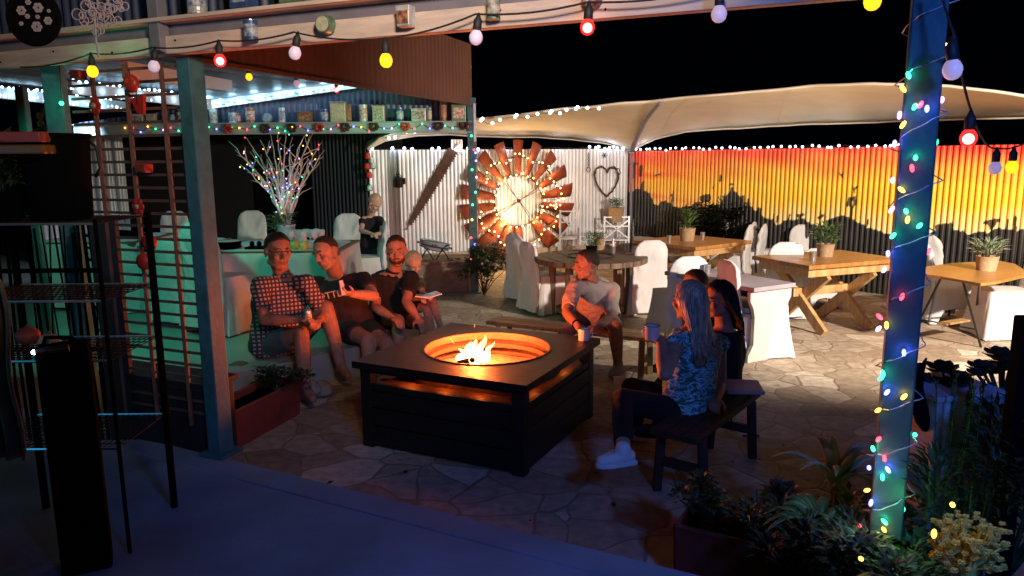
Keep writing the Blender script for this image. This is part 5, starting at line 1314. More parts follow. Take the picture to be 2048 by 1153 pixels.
# ---- left foreground clutter
rk = lambda px, py, Y=3.0: at(px, py, Y)
t = thing('wire_rack', 'black upright display rack with wire shelves in the left foreground', 'rack', rk(160, 900))
xa, xb = rk(-40, 500, 2.95).x, rk(262, 600, 2.95).x
for py in (440, 585, 697, 862):
    z = rk(150, py, 2.95).z
    for yy in (2.75, 3.15):
        MB().tube([(xa, yy, z), (xb, yy, z)], .005, 6).build('shelf_rail', M['tin'], t)
    mb = MB()
    for k in range(9): yq = 2.75 + .4 * k / 8; mb.tube([(xa, yq, z), (xb, yq, z)], .0022, 4)
    for k in range(26): xq = xa + (xb - xa) * k / 25; mb.tube([(xq, 2.75, z), (xq, 3.15, z)], .0022, 4)
    mb.build('wire_shelf', M['dark_iron'], t)
for xq, yq in ((xb, 3.15), (xb, 2.75), (xa, 3.15), (xa, 2.75)):
    MB().tube([(xq, yq, FZ), (xq, yq, rk(262, 430, 2.95).z + (.0 if yq > 3 else 0))], .016 if yq > 3 else .008, 8).build('upright', M['black'], t)
# reed screen
ry = 4.0; r_ = random.Random(4); mb = MB()
xA_, xB_ = at(-30, 500, ry).x, at(205, 500, ry).x; zt_ = at(100, 438, ry).z
x = xA_
while x < xB_:
    wq = r_.uniform(.008, .022); mb.tube([(x, ry + r_.uniform(-.01, .01), FZ), (x + r_.uniform(-.03, .03), ry, (FZ + zt_) / 2), (x + r_.uniform(-.03, .03), ry, zt_ + r_.uniform(-.08, .03))], wq * .5, 6); x += wq + r_.choice((.004, .006, .012, .03)) * (1.0 if x > xA_ + .5 else 1.5)
t = thing('stick_screen', 'dark screen of upright sticks behind the wire rack', 'screen', (xA_, ry, FZ))
mb.build('sticks', M['black'], t)
for z in (zt_ - .28, zt_ - .72): MB().tube([(xA_, ry - .02, z), (xB_, ry - .02, z)], .014, 6).build('cross_stick', M['black'], t)
MB().box((xB_ + .02, ry, (FZ + zt_) / 2), (.14, .04, zt_ - FZ)).build('end_panel', M['darkpanel'], t)
# big dark bucket on top shelf
z1 = rk(150, 440, 2.95).z
bk = V((rk(133, 400).x, 2.96, z1))
t = thing('wire_bucket', 'large dark ribbed bucket with a wire handle on the top rack shelf', 'bucket', bk, local=True)
hb = at(135, 268, 2.96).z - z1
MB().lathe((0, 0, 0), [(.105, 0), (.11, .01), (.125, hb * .95), (.132, hb * .97), (.132, hb), (.12, hb), (.115, hb * .9)], 28, cap=False).build('bucket_wall', M['black'], t)
MB().lathe((0, 0, hb * .88), [(.118, 0), (.001, .01)], 24).build('soil', M['black'], t)
MB().tube([(.132, 0, hb * .93), (.165, 0, hb * .84), (.17, 0, hb * .6), (.15, 0, hb * .5)], .006, 6).build('handle', M['dark_iron'], t, smooth=True)
ob_ = V((rk(30, 360).x, 2.9, z1))
pot_plant(0, 0, 0, 'dark shaggy plant in a pot on the top rack shelf at the far left', 'plants on the wire rack', r=.09, hh=.12, R0=.15, hgt=.20, n=240, leaf=.09, wdt=.03, leafm='leaf_dark', seed=15, p=ob_, potm='black')
M['orangepaint'] = mat('orange_enamel', (.12, .05, .006), .5)
tr = at(30, 300, 2.85)
t = thing('stacked_trays', 'red tray stacked on an orange tray at the far left', 'trays', tr, local=True)
MB().box((0, 0, 0), (.30, .14, .035)).build('orange_tray', M['orangepaint'], t, bevel=.006); MB().box((0, 0, .045), (.28, .13, .04)).build('red_tray', M['terracotta'], t, bevel=.006)
# objects on lower shelves
z3 = rk(150, 697, 2.95).z
t = thing('black_case', 'black boxy loudspeaker case standing on the slab under the rack', 'case', rk(130, 800, 2.6))
cb_ = at(125, 800, 2.62); zt3 = at(125, 694, 2.62).z
MB().box((cb_.x, 2.66, (FZ + zt3) / 2), (.17, .14, zt3 - FZ), Matrix.Rotation(R(28), 4, 'Z')).build('case_body', M['black'], t, bevel=.012)
MB().tube([(cb_.x - .06, 2.64, zt3), (cb_.x - .05, 2.64, zt3 + .03), (cb_.x + .05, 2.64, zt3 + .03), (cb_.x + .06, 2.64, zt3)], .008, 6).build('handle', M['black'], t)
q = at(68, 705, 2.52)
t = thing('glint', 'small bright bluish white bead imitating a glint on the black case', 'glint', q)
MB().tube([q + V((.005, 0, 0)), q + V((.10, .04, .005))], .012, 10).build('glint_holder', M['dark_iron'], t); MB().ell(q, .009, nu=10, nv=8).build('glint_bead', emat('glint_bead', (.55, .65, 1), 14), t, smooth=True)  # added glowing bead stands in for the glint on the case
lamp('glint_fill', 'POINT', q + V((-.01, -.03, .02)), .12, (.5, .6, 1), .01)  # added lamp spreading the bluish light of that bead
def gourd(px, py, r, m, label):
    p = at(px, py, 2.7); mb = MB().ell((0, 0, 0), (r, r, r * .8), nu=24, nv=14)
    for v_ in mb.v: a = math.atan2(v_.y, v_.x); k = 1 + .06 * math.cos(a * 8); v_.x *= k; v_.y *= k
    t = thing('gourd', label, 'gourd', p, local=True); mb.build('gourd_flesh', m, t, smooth=True); MB().tube([(0, 0, r * .7), (.01, 0, r * 1.05)], [.008, .006], 6).build('stalk', M['old_wood'], t)
gourd(98, 683, .036, M['hessian'], 'small tan gourd on top of the black case'); gourd(55, 672, .042, M['terracotta'], 'red gourd beside the tan one on the black case')
# tan hanging cloth at the far left
mb = MB(); cx_ = at(5, 700, 2.4).x
mb.grid(lambda u, v: V((cx_ - .12 + .16 * u + .01 * math.sin(v * 9), 2.4 + .02 * math.sin(u * 18), at(5, 560, 2.4).z - .62 * v)), 24, 12)
tag(mb.build('hanging_cloth', M['hessian'], smooth=True, solid=.006), 'tan cloth hanging at the extreme left edge', 'cloth')
# colander and crochet
q = at(68, 36, 2.5)
t = thing('hanging_colander', 'black round pierced tray with pale discs for light through flower holes hanging top left', 'tray', q)
Cx = Matrix.Rotation(R(90), 4, 'X')
MB().lathe(q, [(.001, -.008), (.085, -.008), (.09, 0), (.085, .010)], 30, M=Cx).build('disc', M['black'], t)
for dx, dz, r in ((-.030, .02, .015), (.025, .028, .016), (.014, -.03, .017), (.052, -.012, .013), (-.005, .045, .009), (-.012, .002, .008), (.02, .0, .007), (-.035, -.02, .007), (.058, .018, .006)):
    mb = MB()
    for k in range(6): mb.lathe(q + V((dx + r * .6 * math.cos(k * 1.047), -.012, dz + r * .6 * math.sin(k * 1.047))), [(r * .42, 0), (r * .4, .003)], 8, M=Cx)
    mb.build('flower_light_disc', M['lilac'], t)  # pale discs stand in for light showing through the holes
q = at(205, 25, 2.9)
t = thing('crochet_hanging', 'grey lace crochet piece hanging in front of the cladding', 'crochet', q)
r_ = random.Random(9); mb = MB()
for i in range(44):
    a = r_.uniform(0, 6.28); rr_ = r_.random() ** .5; c = q + V((.095 * rr_ * math.cos(a) - .0, r_.uniform(-.01, .01), .085 * rr_ * math.sin(a) + .01)); rad = r_.uniform(.009, .02)
    mb.tube([c + V((rad * math.cos(k * .63), 0, rad * math.sin(k * .63))) for k in range(11)], .0022, 5, cap=False)
mb.build('lace', M['lilac'], t)
MB().tube([q + V((-.03, 0, .02)), q + V((-.035, 0, -.10)), q + V((-.03, 0, -.16))], .004, 5).build('tassel', M['lilac'], t)

# ---- plants ----------------------------------------------------------
def bush(name, label, cat, p, R0, hgt, n, leaf, wdt, m, seed, up=.6, droop=.2, group=None, stems=7, flat=None):
    t = thing(name, label, cat, p, group, local=True); r_ = random.Random(seed); mb = MB()
    # clumped leaves
    cl = [(V((r_.gauss(0, .45) * R0, r_.gauss(0, .45) * R0, hgt * r_.uniform(.15, .85)))) for _ in range(max(6, n // 60))]
    for c in cl: leafy(mb, c, n // len(cl), R0 * .36, leaf, wdt, up=up, droop=droop, hgt=hgt * .3, seed=r_.randint(0, 99999))
    mb.build('foliage', M[m], t)
    st = MB()
    for c in cl[:stems * 2]: st.tube([(0, 0, 0), (c.x * .5, c.y * .5, c.z * .6), tuple(c)], [.008, .005, .003], 5)
    st.build('stems', M['leaf_dark'], t); return t
def rosette(mb, c, r, n, seed, up=.5, wdt=.5):
    r_ = random.Random(seed); c = V(c)
    for i in range(n):
        a = i * 2.4; e = (i + 1) / n; el = (1 - e) * 1.2 + .15
        d = V((math.cos(a) * math.cos(el), math.sin(a) * math.cos(el), math.sin(el))); L = r * (.45 + .55 * e); s_ = d.cross(V((0, 0, 1))).normalized() * L * wdt * .5; nn = s_.cross(d).normalized()
        mb.add([c, c + d * L * .55 + s_ - nn * L * .05, c + d * L * .9 + s_ * .8, c + d * L * 1.05 + nn * L * .08, c + d * L * .9 - s_ * .8, c + d * L * .55 - s_ - nn * L * .05, c + d * L * .6 - nn * L * .16], [(0, 1, 6), (1, 2, 6), (2, 3, 6), (3, 4, 6), (4, 5, 6), (5, 0, 6), (0, 1, 2, 3, 4, 5)][:6])
    return mb
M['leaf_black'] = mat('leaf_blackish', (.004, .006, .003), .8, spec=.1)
bush('leafy_shrub', 'dark bushy shrub at the foot of the slim shelter post', 'shrub', gr(968, 590, 0), .38, .62, 1500, .07, .045, 'leaf_dark', 21)
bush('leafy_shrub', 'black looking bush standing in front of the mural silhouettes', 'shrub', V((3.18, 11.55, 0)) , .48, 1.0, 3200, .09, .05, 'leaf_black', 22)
bush('low_plants', 'dark plants growing in the red trough by the corner post', 'plant', (ta + tb_) / 2 + V((.02, .14, .24)), .22, .16, 420, .05, .025, 'leaf_dark', 23)
# right trough
ta2, tb2 = gr(1392, 1135, .0), gr(1555, 1160, 0)
ta2 = gr(1352, 1052, .30); ta2.z = 0; tb2 = gr(1528, 1095, .30); tb2.z = 0
dd = (tb2 - ta2).normalized(); tb2 = ta2 + dd * .62; ss = V((-dd.y, dd.x, 0))
t = thing('terracotta_trough', 'terracotta planter trough beyond the slab edge on the right', 'planter', ta2)
trough(t, ta2, tb2, ss, .22, .30, M['terracotta'])
tc_ = (ta2 + tb2) / 2 + ss * .11 + V((0, 0, .27))
GR_ = 'dark garden plants at the lower right'
bush('trough_plant', 'rounded dark succulent mound at the left end of the terracotta trough', 'plant', tc_ - dd * .2, .13, .20, 700, .035, .022, 'leaf_dark', 31, group=GR_)
bush('trough_plant', 'bluish lit dark plant in the middle of the terracotta trough', 'plant', tc_ + dd * .02, .12, .17, 600, .04, .02, 'leaf', 32, group=GR_)
bush('trough_plant', 'dark leaved plant at the right end of the terracotta trough', 'plant', tc_ + dd * .22, .12, .15, 600, .04, .025, 'leaf_dark', 33, group=GR_)
def root(px, py, Y): p = at(px, py, Y); p.z = 0; return p
# flower like rosette on stalk
def stalk_ros(name, label, px, py, Y, r, m, n=22, heads=((0, 0, 0),), basepx=None, cat='succulent'):
    p = at(px, py, Y); b = V((p.x + .04, p.y + .03, 0.1)) if basepx is None else root(*basepx)
    t = thing(name, label, cat, b)
    for i, (dx, dy, dz) in enumerate(heads):
        h_ = p + V((dx, dy, dz)); rosette(MB(), h_, r, n, i, wdt=.62).build('rosette', M[m], t)
        MB().tube([b, b.lerp(h_, .5) + V((.02, 0, .03)), h_], [.010, .008, .006], 6).build('stalk', M['leaf_dark'], t)
    return t
stalk_ros('rosette_succulent', 'dark rosette succulent on a stalk left of the aloe', 1566, 988, 2.75, .085, 'leaf_red')
# aloe
def aloe(label, c, n, L, m, seed, up=.8, wdt=.05):
    t = thing('aloe', label, 'aloe', c, GR_); r_ = random.Random(seed)
    for i in range(n):
        a = i * 2.4 + r_.uniform(-.3, .3); e = r_.uniform(.3, 1); d = V((math.cos(a), math.sin(a), 0)); pts = []; rs = []
        for k in range(9):
            f = k / 8; pts.append(c + d * L * e * (f * .9 + .1 * f * f) + V((0, 0, L * (up * f * (1.5 - .2 * e) - f * f * (.55 + .5 * e))))); rs.append(wdt * (1 - f) ** .7 * .5 + .001)
        MB().tube(pts, rs, 6, flat=.35).build('leaf', M[m], t, smooth=True)
    MB().tube([V((c.x, c.y, 0)), c], .02, 6).build('stem', M['old_wood'], t)
    return t
aloe('aloe with long curling grey green leaves left of the fairy light post', at(1672, 975, 2.7), 16, .26, 'leaf_pale', 5, up=1.0)
aloe('low aloe with long arching leaves in front of the fairy light post', at(1630, 1060, 2.45), 18, .24, 'leaf', 6)
aloe('small aloe at the bottom edge in the middle of the garden plants', at(1720, 1120, 2.2), 16, .20, 'leaf', 7)
for i, (px, py, Y, R0, hg, n, lf, wdt, m, lab) in enumerate((
    (1560, 1090, 2.7, .16, .30, 900, .055, .016, 'leaf', 'dark spiky plant right of the terracotta trough'),
    (1640, 1130, 2.4, .20, .30, 1300, .06, .014, 'leaf_dark', 'fine leaved dark plant at the bottom centre right'),
    (1800, 1100, 2.5, .20, .32, 1200, .05, .022, 'leaf', 'green lit plant at the foot of the fairy light post'),
    (1860, 960, 2.7, .18, .32, 1300, .05, .016, 'leaf_dark', 'dark mass of foliage right of the fairy light post'),
    (2030, 1000, 2.2, .22, .55, 1900, .06, .016, 'leaf_dark', 'tall dark foliage at the right edge'),
    (1760, 1165, 2.1, .2, .22, 900, .05, .02, 'leaf_dark', 'dark foliage cut by the bottom edge'))):
    p = at(px, py, Y); bush('garden_plant', lab, 'plant', V((p.x, p.y, max(0, p.z - hg * .5))), R0, hg, n, lf, wdt, m, 50 + i, group=GR_, up=.9)
def plume(label, px, py, Y, n, hgt, m, seed):
    p = at(px, py, Y); t = thing('feathery_plant', label, 'plant', V((p.x, p.y, 0)), GR_); r_ = random.Random(seed)
    for i in range(n):
        b = V((p.x + r_.uniform(-.05, .05), p.y + r_.uniform(-.06, .06), .05)); a = r_.uniform(0, 6.28); tip = V((p.x + .12 * math.cos(a) * r_.random(), p.y + .12 * math.sin(a), p.z + hgt * r_.uniform(.0, 1)))
        mb = MB(); mb.tube([b, b.lerp(tip, .5), tip], [.006, .005, .002], 5)
        for k in range(90):
            f = r_.uniform(.45, 1); q_ = b.lerp(tip, f); aa = r_.uniform(0, 6.28); d = V((math.cos(aa), math.sin(aa), 1.1)).normalized() * .035 * (1.25 - f * .6); s_2 = d.cross(V((0, 0, 1))).normalized() * .0035
            mb.add([q_ - s_2, q_ + s_2, q_ + d], [(0, 1, 2)])
        mb.build('plume', M[m], t)
plume('feathery upright green plant in front of the pale box', 1925, 860, 2.35, 12, .22, 'leaf', 3)
plume('second feathery upright plant nearer the right edge', 1985, 880, 2.3, 10, .18, 'leaf', 4)
# jade with maroon rosettes
p = at(1900, 850, 2.6)
t = thing('jade_plant', 'branching succulent with maroon rosettes standing out against the bright paving', 'succulent', V((p.x, p.y, 0)), GR_)
rb = V((p.x + .02, p.y, 0.05)); forks = {}
for i, (x, y, r) in enumerate(((1885, 742, .042), (1870, 768, .030), (1832, 738, .026), (1852, 755, .018), (1917, 770, .038), (1920, 757, .03), (1963, 738, .036), (1983, 745, .032), (1998, 712, .038), (2008, 725, .034), (2018, 740, .034), (1955, 750, .028), (1892, 805, .036), (1915, 800, .036), (1880, 800, .022), (1975, 735, .028))):
    h_ = at(x, y, 2.6 + .04 * math.sin(i)); mb = rosette(MB(), h_, r * 1.55, 18, i, wdt=1.0); mb.build('rosette', M['leaf_red'], t)
    k_ = at(1905, 815, 2.6) if x < 1940 else at(2005, 800, 2.6)
    MB().tube([k_, k_.lerp(h_, .5) + V((0, 0, -.012)), h_], [.009, .007, .005], 6).build('twig', M['leaf_red'], t)
MB().tube([rb, at(1905, 815, 2.6)], .014, 8).build('stem', M['leaf_red'], t); MB().tube([rb, at(1960, 860, 2.6), at(2005, 800, 2.6)], .012, 8).build('stem', M['leaf_red'], t)
# horn
hp = [at(x, y, 2.5) for x, y in ((1893, 880), (1868, 862), (1848, 838), (1836, 808), (1833, 775), (1840, 745), (1853, 716))]
t = thing('kudu_horn', 'dark curved horn standing upright among the plants', 'horn', hp[0])
MB().tube([hp[0] + V((.03, 0, -.35))] + hp, [.034, .034, .033, .031, .027, .022, .014, .003], 10).build('horn', M['black'], t, smooth=True)
MB().lathe(hp[0] + V((.03, 0, -.38)), [(.05, 0), (.045, .06)], 12).build('horn_base', M['old_wood'], t)
# pale box behind plants
bp2 = [at(1902, 748, 2.75), at(2014, 786, 2.5)]
d = (bp2[1] - bp2[0]); d.z = 0; L = d.length; d.normalize(); z_t = bp2[0].z
t = thing('pale_box', 'pale bluish open box standing behind the jade plant', 'box', (bp2[0].x, bp2[0].y, 0))
M['palebox'] = mat('pale_painted_box', (.42, .42, .55), .6, var=.25)
s2 = V((-d.y, d.x, 0)); cbx = V((bp2[0].x, bp2[0].y, 0)) + d * L / 2 - s2 * .14
a_ = math.atan2(d.y, d.x)
MB().box(cbx + V((0, 0, z_t / 2)), (L, .28, z_t - .004), Matrix.Rotation(a_, 4, 'Z')).build('box_body', M['palebox'], t, bevel=.006)
MB().box(cbx + V((0, 0, z_t)), (L + .02, .30, .02), Matrix.Rotation(a_, 4, 'Z')).build('lid', M['palebox'], t, bevel=.004)
# yellow succulent
p = at(1935, 1090, 1.95)
t = thing('yellow_succulent', 'lumpy pale yellow branching succulent at the lower right', 'succulent', V((p.x, p.y, max(0, p.z - .2))))
r_ = random.Random(8); mb = MB(); nodes = []
for i in range(210):
    a = r_.uniform(0, 6.28); rr_ = r_.random() ** .6 * .10; hq = r_.uniform(-.10, .10) * (1 - rr_ * 4) ; c = p + V((rr_ * math.cos(a), rr_ * math.sin(a) * .8, hq)); nodes.append(c)
for x, y in ((1872, 1075), (1882, 1085), (1868, 1068), (1920, 1140), (1935, 1150), (1910, 1148)): nodes.append(at(x, y, 1.95))
for i, c in enumerate(nodes): rosette(mb, c, r_.uniform(.010, .019), 13, i, wdt=.9)
mb.build('foliage', M['leaf_yellow'], t)
st = MB()
for c in nodes[::3]: st.tube([p + V((0, 0, -.2)), p.lerp(c, .5) + V((0, 0, -.04)), c], .004, 5)
st.build('stems', M['leaf_yellow'], t)
# ================================================================== PEOPLE
def remesh(mb, name, m, parent, voxel=.0065, smooth=3, fac=.5, disp=0.0, dscale=6):
    me = mb.mesh(name + '_tmp', m); o = bpy.data.objects.new(name + '_tmp', me); COL.objects.link(o)
    md = o.modifiers.new('r', 'REMESH'); md.mode = 'VOXEL'; md.voxel_size = voxel; md.use_smooth_shade = True
    ms_ = o.modifiers.new('s', 'SMOOTH'); ms_.factor = fac; ms_.iterations = smooth
    dg = bpy.context.evaluated_depsgraph_get(); dg.update()
    nm = bpy.data.meshes.new_from_object(o.evaluated_get(dg)); bpy.data.objects.remove(o)
    nm.name = name; nm.materials.clear(); nm.materials.append(m)
    off = V(parent.location)
    if disp:
        for v_ in nm.vertices:
            c = v_.co; v_.co = c + v_.normal * disp * (noise.noise(c * dscale) + .5 * noise.noise(V((c.x * 30, c.y * 30, c.z * 7))))
    nm.transform(Matrix.Translation(-off))
    for p in nm.polygons: p.use_smooth = True
    n = bpy.data.objects.new(name, nm); COL.objects.link(n); n.parent = parent
    return n
def ring_loft(mb, secs, n=20):           # secs: (center, lateral, forward, a, b)
    vs = []
    for c, l, f, a, b in secs:
        for k in range(n):
            t_ = 2 * math.pi * k / n; ct, st = math.cos(t_), math.sin(t_)
            vs.append(c + l * (a * math.copysign(abs(ct) ** .85, ct)) + f * (b * math.copysign(abs(st) ** .9, st)))
    N = len(secs); fs = [(i * n + k, i * n + (k + 1) % n, (i + 1) * n + (k + 1) % n, (i + 1) * n + k) for i in range(N - 1) for k in range(n)]
    fs += [tuple(range(n))[::-1], tuple((N - 1) * n + k for k in range(n))]
    mb.add(vs, fs)
SEC = [(-.17, .115, .10), (-.08, .155, .12), (.05, .165, .122), (.25, .150, .112), (.45, .152, .115), (.66, .172, .122), (.84, .178, .108), (.95, .13, .085), (1.02, .07, .062)]
def torso(mb, pel, nk, lh, ls, s, grow=0.0, belly=0.0, lo=-1, hi=2, w=1.0, flareb=0):
    up_ = (nk - pel); L = up_.length; up_.normalize(); secs = []
    for t_, a, b in SEC:
        if t_ < lo or t_ > hi: continue
        k = max(0, min(1, t_)); l = (lh * (1 - k) + ls * k).normalized(); f = up_.cross(l).normalized() * -1
        if f.length == 0: continue
        c = pel + up_ * (L * t_)
        bump = belly * max(0, 1 - abs(t_ - .28) / .35)
        secs.append((c + f * bump * .5, l, f, (a * w) * s + grow + bump * .3, b * s + grow + bump * .6))
    ring_loft(mb, secs)
def hand(mb, w_, d, nrm, s, curl, side=1, spread=.0):
    d = d.normalized(); nrm = (nrm - d * nrm.dot(d)).normalized(); x = d.cross(nrm) * side
    Mx = Matrix((x, d, nrm)).transposed().to_4x4()
    mb.ell(w_ + d * .045 * s, (.040 * s, .052 * s, .017 * s), M=Mx, nu=12, nv=8)
    for i, (ox, L, r) in enumerate(((-.029, .070, .0088), (-.010, .080, .0092), (.010, .075, .0090), (.028, .058, .0080))):
        p = w_ + d * .080 * s + x * ox * s; dd = (d + x * (ox * 4 * spread)).normalized(); ang = 0
        for q in range(3):
            ang += curl * (1.0 + .12 * i); v2 = dd * math.cos(ang) + nrm * math.sin(ang)
            p2 = p + v2 * (L * (.45, .32, .25)[q] * s); mb.cap2(p, p2, r * s * (1 - .08 * q), r * s * (.94 - .1 * q), 8); p = p2
    p = w_ + d * .02 * s - x * .03 * s; d1 = (d * .65 - x * .65 + nrm * .35).normalized(); p2 = p + d1 * .04 * s
    mb.cap2(p, p2, .012 * s, .0105 * s, 8); d2 = (d * .85 - x * .05 + nrm * (.3 + .6 * curl)).normalized(); mb.cap2(p2, p2 + d2 * .032 * s, .0102 * s, .0085 * s, 8)
def headframe(hf, hu=V((0, 0, 1))):
    hf = hf.normalized(); x = hf.cross(hu).normalized(); u = x.cross(hf).normalized()
    return Matrix((x, hf, u)).transposed()
def head(mb, hc, F, k, nk, s):
    P = lambda x, y, z: hc + F @ (V((x, y, z)) * k)
    M4 = F.to_4x4()
    mb.ell(P(0, -.012, .030), (.076 * k, .094 * k, .088 * k), M=M4, nu=20, nv=14)
    mb.ell(P(0, .016, -.040), (.058 * k, .066 * k, .070 * k), M=M4, nu=18, nv=12)
    mb.ell(P(0, .050, -.092), (.026 * k, .024 * k, .020 * k), M=M4)
    mb.ell(P(0, .073, .024), (.052 * k, .016 * k, .010 * k), M=M4)
    for s_ in (-1, 1):
        mb.ell(P(s_ * .077, -.006, -.006), (.010 * k, .020 * k, .032 * k), M=M4)
        mb.ell(P(s_ * .036, .062, -.024), (.022 * k, .018 * k, .018 * k), M=M4)
        mb.cap2(P(s_ * .050, .0, -.065), P(s_ * .022, .048, -.088), .022 * k, .02 * k, 8)
    mb.cap2(P(0, .080, .010), P(0, .102, -.022), .0085 * k, .0125 * k, 10)
    for s_ in (-1, 1): mb.ell(P(s_ * .011, .090, -.027), (.009 * k, .009 * k, .007 * k), M=M4)
    mb.ell(P(0, .079, -.053), (.021 * k, .011 * k, .005 * k), M=M4); mb.ell(P(0, .077, -.064), (.018 * k, .011 * k, .006 * k), M=M4)
    mb.cap2(P(0, -.022, -.05), nk, .052 * k, .060 * s, 14)
def hair_cap(hc, F, k, front=50, side=92, back=128, thick=1.07, rough=.05, seed=0, temple=0):
    mb = MB(); nu, nv = 72, 16
    for i in range(nu):
        a = 2 * math.pi * i / nu; c = math.cos(a)      # a=0 front
        mx = side + (front - side) * max(0, c) ** .8 if c > 0 else side + (back - side) * (-c) ** .8
        mx += 5 * noise.noise(V((math.cos(a) * 7, math.sin(a) * 7, seed))) + 16 * math.exp(-((math.degrees(min(a, 2 * math.pi - a)) - 84) / 9) ** 2)
        for j in range(nv + 1):
            th = R(mx) * j / nv
            d = V((math.sin(th) * math.sin(a), math.sin(th) * math.cos(a), math.cos(th)))
            rr_ = thick + rough * noise.noise(V((d.x * 14, d.y * 14, d.z * 14 + seed))) - (.06 if j == nv else 0)
            q = V((d.x * .077 * rr_, d.y * .096 * rr_ - .012, d.z * .090 * rr_ + .030))
            if j == nv: q *= .985
            mb.v.append(hc + F @ (q * k)); mb.c.append(None)
    for i in range(nu):
        for j in range(nv):
            a, b = i * (nv + 1) + j, ((i + 1) % nu) * (nv + 1) + j; mb.f.append((a, b, b + 1, a + 1))
    return mb
def person(label, S, cat='person'):
    s = S.get('s', 1.0); hk = S.get('hk', s); sk = M[S.get('skin', 'skin')]
    pel, nk, hc = S['pel'], S['nk'], S['hc']; sl, sr = S['sl'], S['sr']
    ls = (sl - sr).normalized(); fwd = V((S['face'][0], S['face'][1], 0)).normalized(); lh = V((-fwd.y, fwd.x, 0))
    hw_ = .095 * s; hl, hr = pel + lh * hw_, pel - lh * hw_
    t = thing('person', label, cat, V((pel.x, pel.y, S.get('base', 0))))
    F = headframe(V(S['hf']), V(S.get('hu', (0, 0, 1))))
    kl, al, kr, ar = S['kl'], S['al'], S['kr'], S['ar']; el, wl, er, wr = S['el'], S['wl'], S['er'], S['wr']
    mb = MB()
    torso(mb, pel, nk, lh, ls, s * .96, grow=-.006, belly=S.get('belly', 0))
    head(mb, hc, F, hk, nk, s)
    nb = nk - V((0, 0, .045 * s))
    for a, b, c, side in ((sl, el, wl, 1), (sr, er, wr, -1)):
        mb.cap2(nb, a, .050 * s, .058 * s); mb.cap2(a, b, .052 * s, .040 * s); mid = b.lerp(c, .35); mb.cap2(b, mid, .040 * s, .042 * s); mb.cap2(mid, c, .042 * s, .026 * s)
        hd_ = S.get('hdl' if side == 1 else 'hdr', (c - b).normalized()); nn = S.get('hnl' if side == 1 else 'hnr', V((0, 0, -1)))
        hand(mb, c, V(hd_), V(nn), s, S.get('curl', .5), side)
    lean = S.get('toe', fwd)
    for h_, k_, a_, q in ((hl, kl, al, 0), (hr, kr, ar, 1)):
        mb.cap2(h_, k_, .082 * s, .056 * s, 14); mb.cap2(k_, k_.lerp(a_, .35), .056 * s, .057 * s, 14); mb.cap2(k_.lerp(a_, .33), a_, .057 * s, .036 * s, 14)
        td = V(S.get('toel' if q == 0 else 'toer', lean)).normalized()
        if not S.get('shoes'):
            mb.cap2(a_ - td * .03 * s - V((0, 0, .03 * s)), a_ + td * .14 * s - V((0, 0, .045 * s)), .034 * s, .026 * s, 10); mb.cap2(a_, a_ + td * .08 * s - V((0, 0, .03 * s)), .034 * s, .028 * s, 10)
        else: mb.cap2(a_, a_ - V((0, 0, .05 * s)), .035 * s, .035 * s, 10)
    body = remesh(mb, 'body', sk, t, voxel=S.get('vox', .008), smooth=2)
    # clothing
    if S.get('shirt'):
        mb = MB(); g_ = S.get('sg', .012) + .005
        torso(mb, pel, nk, lh, ls, s, grow=g_, belly=S.get('belly', 0), hi=.96, lo=S.get('hem', -.2), w=S.get('sw', 1.0))
        sf = S.get('sleeve', .6)
        for a, b, c in ((sl, el, wl), (sr, er, wr)):
            mb.cap2(nb - V((0, 0, .012)), a, .055 * s, .066 * s)
            if sf > 0:
                e = a.lerp(b, min(1, sf)); d = (e - a).normalized()
                mb.tube([a - d * .02, a, e - d * .002, e], [.05 * s, .066 * s, (.058 if sf <= 1 else .052) * s, .050 * s], 14)
                if sf > 1: mb.cap2(a, b, .062 * s, .052 * s); mb.tube([b, b.lerp(c, sf - 1)], [.052 * s, .038 * s], 14)
        remesh(mb, S.get('topname', 'shirt'), M[S['shirt']], t, voxel=.012, smooth=2, disp=.013, dscale=8)
        if S.get('collar'):
            cm = MB(); cz = nk + (hc - nk).normalized() * .012
            cm.tube([cz + (ls * math.cos(a * .2856) * .062 + (ls.cross(V((0, 0, 1)))) * -.058 * math.sin(a * .2856)) * s + V((0, 0, -.014 * math.sin(a * .2856 - 1.57 + math.pi))) for a in range(23)], .012 * s, 6, flat=1.6)
            cm.build('collar', M[S['shirt']], t, smooth=True)
    if S.get('pants'):
        mb = MB(); torso(mb, pel, nk, lh, ls, s, grow=.010, hi=.3)
        pf_ = S.get('leg', .8)
        for h_, k_, a_ in ((hl, kl, al), (hr, kr, ar)):
            if pf_ <= 1: e = h_.lerp(k_, pf_); mb.cap2(h_, h_.lerp(k_, .3), .092 * s, .092 * s, 14); mb.tube([h_, h_.lerp(k_, .4), e], [.092 * s, .092 * s, .082 * s], 16)
            else: mb.cap2(h_, k_, .092 * s, .068 * s, 14); mb.tube([k_, k_.lerp(a_, pf_ - 1)], [.067 * s, .052 * s], 14)
        remesh(mb, S.get('botname', 'shorts'), M[S['pants']], t, voxel=.013, smooth=2, disp=.006, dscale=9)
